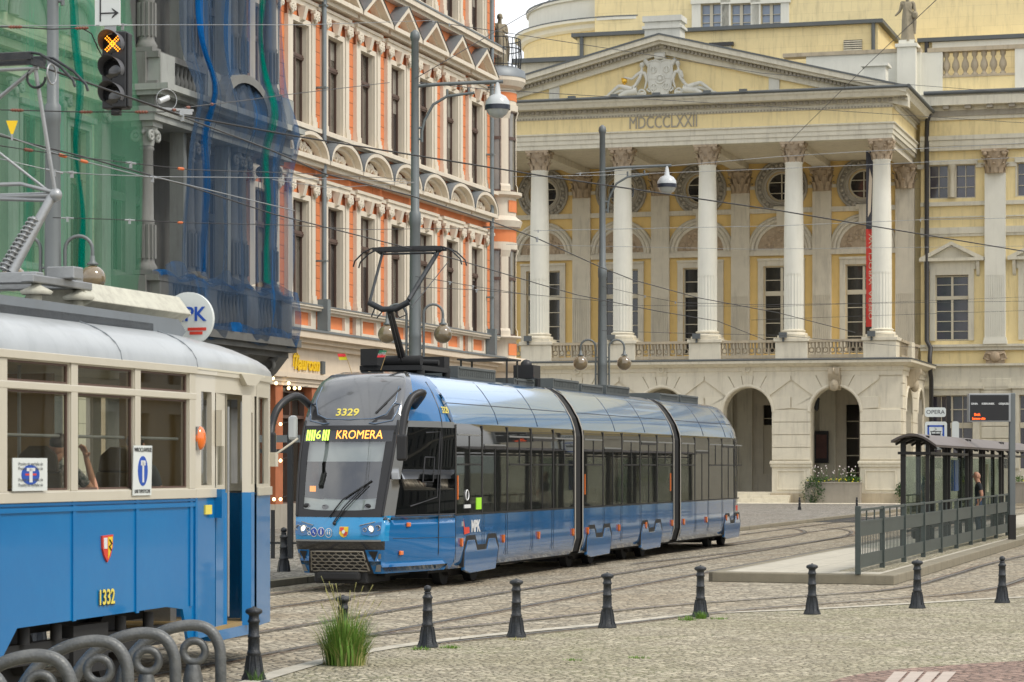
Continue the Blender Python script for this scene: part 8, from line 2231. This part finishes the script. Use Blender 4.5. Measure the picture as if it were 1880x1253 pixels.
wire('faint wire through the middle of the right wing windows', [(1380, 588, 84), (1600, 580, 90), (1900, 570, 98)], .006)
wire('pale wire above the netted column capitals to the middle pole', [(500, 330, 40), (600, 345, 48), (700, 340, 56), (760, 336, 60)], .006, 'wire_light')
# camera on the span wire, yellow flag
o = thing('traffic_camera', 'small white cylindrical camera fixed to the span wire in front of the netting', 'camera', Pt(300, 183, 32), R(25))
b = MB(); b.cyl((-.06, -.02, -.03), (.07, .02, .03), .034, n=14); b.build('body', 'lamp_white', o)
b = MB(); b.torus((.04, 0, -.0), .13, .006, 'y', 24, 5); b.box(-.02, .38, -.02, .02, -.13, -.10); b.box(.2, .36, -.03, .03, -.17, -.12); b.build('bracket', 'galv', o)
o = thing('warning_pennant', 'small yellow triangular pennant hanging from a wire at the far left', 'pennant', Pt(22, 222, 29), 0)
b = MB(); b.prism([(-.065, 0), (.065, 0), (.012, -.15), (-.012, -.15)], -.004, .004); b.build('plate', 'yellow_sign', o); b = MB(); b.box(-.01, .01, -.01, .01, -.22, -.15); b.build('clip', 'galv', o)
# dark sign frame on the footway between the trams
o = thing('footway_frame', 'black steel post and crossbars on the footway between the two trams', 'post', Pt(533, 1035, 54) * 1.0, TH)
o.location.z = .1
b = MB(); b.box(-.05, .05, -.05, .05, 0, 2.62); b.box(-.04, .04, -.02, .75, 2.18, 2.26); b.box(-.03, .03, .35, .42, 0, 1.0); b.box(-.03, .03, -.3, .5, .3, .34); b.build('post', 'iron', o); b = MB(); b.box(-.05, .05, -.2, 1.1, 2.4, 2.55); b.build('beam', 'pole_grey', o)

# ================================================================== STATUES
def statue(label, P, rz, J, pedestal=0, drape=True, h=2.5):
    o = thing('statue', label, 'statue', P, rz); s_ = h / 1.75; o.scale = (s_, s_, s_)
    figure('body', J, o, dict(all='statue_stone'), thick=1.3, fingers=False, hs=1.08)
    if drape:
        b = MB(); n = 26; rows = []
        for z, r in ((.02, .32), (.2, .28), (.5, .25), (.8, .235), (1.0, .21), (1.15, .19), (1.32, .215), (1.42, .17)):
            rows.append([(r * (1 + .10 * math.sin(5 * t + z * 3) + .05 * math.sin(9 * t)) * math.cos(t), r * .85 * (1 + .10 * math.sin(6 * t + z * 2)) * math.sin(t), z) for t in [2 * PI * k / n for k in range(n + 1)]])
        b.grid(rows); b.tube([(.05, -.22, 1.42), (.14, -.05, 1.22), (.12, .15, 1.05), (.05, .22, .98)], .05, 6); b.tube([(-.02, .22, 1.1), (.06, .25, .7), (.05, .24, .3)], [.05, .07, .05], 6)
        b.build('drapery', 'statue_stone', o)
    b = MB(); b.box(-.3, .3, -.3, .3, -.06, .03); b.build('plinth', 'statue_stone', o); return o
J = standing(); J['el_l'] = (.05, .26, 1.12); J['wr_l'] = (.10, .30, .90); J['el_r'] = (.02, -.27, 1.12); J['wr_r'] = (.08, -.40, .98)
P = OO + Vector((.96 * scx + .28 * (QW - .4), -.28 * scx + .96 * (QW - .4), OP(1665, QW - .3, 80)[1]))
so1 = statue('weathered standing stone figure holding a theatre mask on the right roof pedestal', P, OR - PI / 2, J, h=2.75)
b = MB(); b.ball((.18, .28, .95), .13, 12, 8, (.5, .8, 1)); b.ball((.24, .25, .98), .02); b.ball((.24, .32, .98), .02); b.build('mask', 'statue_stone', so1)
J = standing(); J['el_l'] = (.10, .22, 1.14); J['wr_l'] = (.16, .05, 1.25); J['el_r'] = (.0, -.26, 1.10); J['wr_r'] = (.08, -.24, .86)
Ys = SY(917, OFC / .96)
statue('weathered draped stone figure standing on the corner bay roof behind the railing', Vector(((917 - 940) / FX * Ys, Ys, sz(131, Ys))), OR - PI / 2 + .5, J, h=2.25)
# reclining relief figures on the pediment (parts of the opera house)
def local_opera(x, q, z): return (x, q, z)
def recline(sgn, cx_, extra):
    # sits beside the shield, legs stretched outwards
    z0 = 21.62; y = EY - .22; s_ = sgn
    J = dict(pelvis=(cx_ + s_ * .35, y, z0 + .30), chest=(cx_ + s_ * .12, y, z0 + .68), neck=(cx_ + s_ * .02, y, z0 + .98), head=(cx_ + s_ * .02, y - .04, z0 + 1.2), face=(s_ * .6, -.8, 0))
    for k, d in (('l', -.06), ('r', .04)):
        J['hip_' + k] = (cx_ + s_ * .42, y + d, z0 + .26); J['kn_' + k] = (cx_ + s_ * .95, y + d - .03, z0 + (.42 if k == 'l' else .22)); J['an_' + k] = (cx_ + s_ * 1.42, y + d, z0 + .06); J['toe_' + k] = (cx_ + s_ * 1.58, y + d, z0 + .03)
    J['sh_l'] = (cx_ - s_ * .10, y - .04, z0 + .90); J['sh_r'] = (cx_ + s_ * .16, y - .06, z0 + .88)
    J['el_l'] = (cx_ - s_ * .18, y - .06, z0 + .58); J['wr_l'] = (cx_ - s_ * .10, y - .06, z0 + .28)
    if extra == 'mask': J['el_r'] = (cx_ + s_ * .42, y - .08, z0 + .66); J['wr_r'] = (cx_ + s_ * .72, y - .08, z0 + .74)
    else: J['el_r'] = (cx_ + s_ * .22, y - .12, z0 + .62); J['wr_r'] = (cx_ + s_ * .10, y - .14, z0 + .92)
    kk = 1.32; J = {k_: v_ if k_ == 'face' else (cx_ + (v_[0] - cx_) * kk, v_[1], z0 + (v_[2] - z0) * kk) for k_, v_ in J.items()}
    figure('relief_figure', J, opera, dict(all='relief_plaster'), thick=1.75, fingers=False, hs=1.45)
    b = MB(); b.tube([(cx_ + s_ * .3, y, z0 + .25), (cx_ + s_ * .8, y, z0 + .20), (cx_ + s_ * 1.3, y, z0 + .02)], [.22, .2, .1], 8); b.tube([(cx_ - s_ * .1, y + .05, z0 + .12), (cx_ + s_ * .6, y + .05, z0 + .05), (cx_ + s_ * 1.5, y + .05, z0 - .02)], .09, 6); b.build('relief_drapery', 'relief_plaster', opera)
recline(-1, sx_ - .95, 'mask'); recline(1, sx_ + .95, 'none')
b = MB(); gx_, gz_ = OP(1146, -.8, 149); b.ball((gx_, EY - .25, gz_), .15, 10, 8, (1, .6, 1.1)); b.ball((gx_ - .12, EY - .25, gz_ + .12), .06); b.ball((gx_ + .12, EY - .25, gz_ + .12), .06); b.ball((gx_, EY - .3, gz_ - .17), .05); b.build('gilt_mask', 'gold', opera)
# small floods on the cornice
for px in (1052, 1130, 1207, 1300, 1366):
    x = OP(px, -1.3); b = MB(); b.box(x - .2, x + .2, EY - 1.15, EY - .95, 21.45, 21.62); b.build('floodlight', 'lead', opera)

# ================================================================== PLANTERS, SHRUBS
def planter(x0, x1, label, q0=-1.5, q1=-.75):
    o = thing('planter', label, 'planter', OO + Vector((.96 * x0 + .28 * q0, -.28 * x0 + .96 * q0, 0)), OR)
    w = x1 - x0; b = MB(); b.box(0, w, 0, q1 - q0, .1, 1.15); b.box(-.03, w + .03, -.03, q1 - q0 + .03, 1.12, 1.2); b.build('trough', 'planter', o, bevel=.02)
    b = MB()
    for k in range(int(w * 4)): leafy(b, (random.uniform(.1, w - .1), random.uniform(.1, q1 - q0 - .1), 1.32), .26, 40, .06, (1, 1, .8))
    b.build('foliage', 'leaf', o)
    b = MB(); c_ = MB()
    for k in range(int(w * 14)):
        x, y, z = random.uniform(.1, w), random.uniform(.05, q1 - q0), random.uniform(1.5, 2.05); b.ball((x, y, z), .035, 5, 4); c_.tube([(x, y, 1.3), (x, y, z)], .006, 3)
    b.build('blossoms', 'flower_white', o); c_.build('stems', 'leaf', o)
    b = MB()
    for k in range(int(w * 6)): b.ball((random.uniform(.1, w), random.uniform(0, .2), random.uniform(1.2, 1.35)), .04, 5, 4)
    b.build('yellow_blossoms', 'flower_yellow', o); return o
random.seed(5)
planter(7.75, 10.6, 'stone planter with white flowers inside the rightmost front arch')
planter(13.0, 17.0, 'long stone planter with greenery behind the shelter', 1.0, 1.9)
planter(18.2, 27, 'long stone planter with greenery right of the display post', 1.2, 2.1)
def shrub(px, py0, py1, q, label, w):
    x, zt = OP(px, q, py0); zb_ = OP(px, q, py1)[1]
    o = thing('shrub', label, 'shrub', OO + Vector((.96 * x + .28 * q, -.28 * x + .96 * q, 0)), OR)
    b = MB(); h = zt - max(zb_, .1)
    for k in range(26): leafy(b, (random.gauss(0, w * .28), random.gauss(0, .15), .15 + h * random.random()), .28, 42, .055)
    b.build('foliage', 'leaf_dark', o); b = MB(); b.tube([(0, 0, 0), (.05, 0, h * .8)], .03, 5); b.tube([(0, 0, .2), (-.2, 0, h * .7)], .02, 5); b.build('stems', 'sandstone', o)
shrub(1497, 882, 922, -1.6, 'dark green trailing shrub at the left end of the stone planter under the arch', .9)
shrub(1657, 880, 922, -1.4, 'dark green trailing shrub beside the rightmost opera pier', .7)

# ================================================================== THE OTHER SIDE OF THE STREET (out of frame, seen in the reflections)
def facade_block(a0, a1, o_, h, m, label):
    o = thing('tenement', label, 'building', S(a0, o_), TH, 'tenements across the street')
    Lx = a1 - a0; hs = []
    x = 1.2
    while x < Lx - 1.4:
        for z in (1.0, 5.0, 9.0, 12.6): hs.append((x, x + 1.2, z, z + (2.9 if z < 2 else 2.2)))
        x += 2.9
    b = MB(); b.wall(0, Lx, 0, h, 0, hs, .3); b.v = [(p[0], -p[1], p[2]) for p in b.v]; b.build('wall', m, o)
    b = MB(); b.box(0, Lx, -9, -.35, 0, h - .2); b.build('body', 'black_gloss', o)
    b = MB(); b.box(-.2, Lx + .2, -.3, .6, h, h + .5); b.box(0, Lx, 0, .2, 4.4, 4.7); b.box(0, Lx, 0, .15, 8.4, 8.6); b.build('cornice', 'trim', o)
    b = MB(); b.prism([(-.2, h + .5), (-4, h + 3.5), (-9, h + 3.5), (-9, h + .5)], 0, Lx, 'x'); b.build('roof', 'lead', o)
facade_block(58, 78, 19, 15, 'wall_bay', 'dark grey tenement across the street beyond the right edge')
facade_block(78.2, 100, 19, 17, 'bay_light', 'grey tenement across the street beyond the right edge')
facade_block(100.2, 125, 19, 14, 'trim', 'cream tenement across the street beyond the right edge')
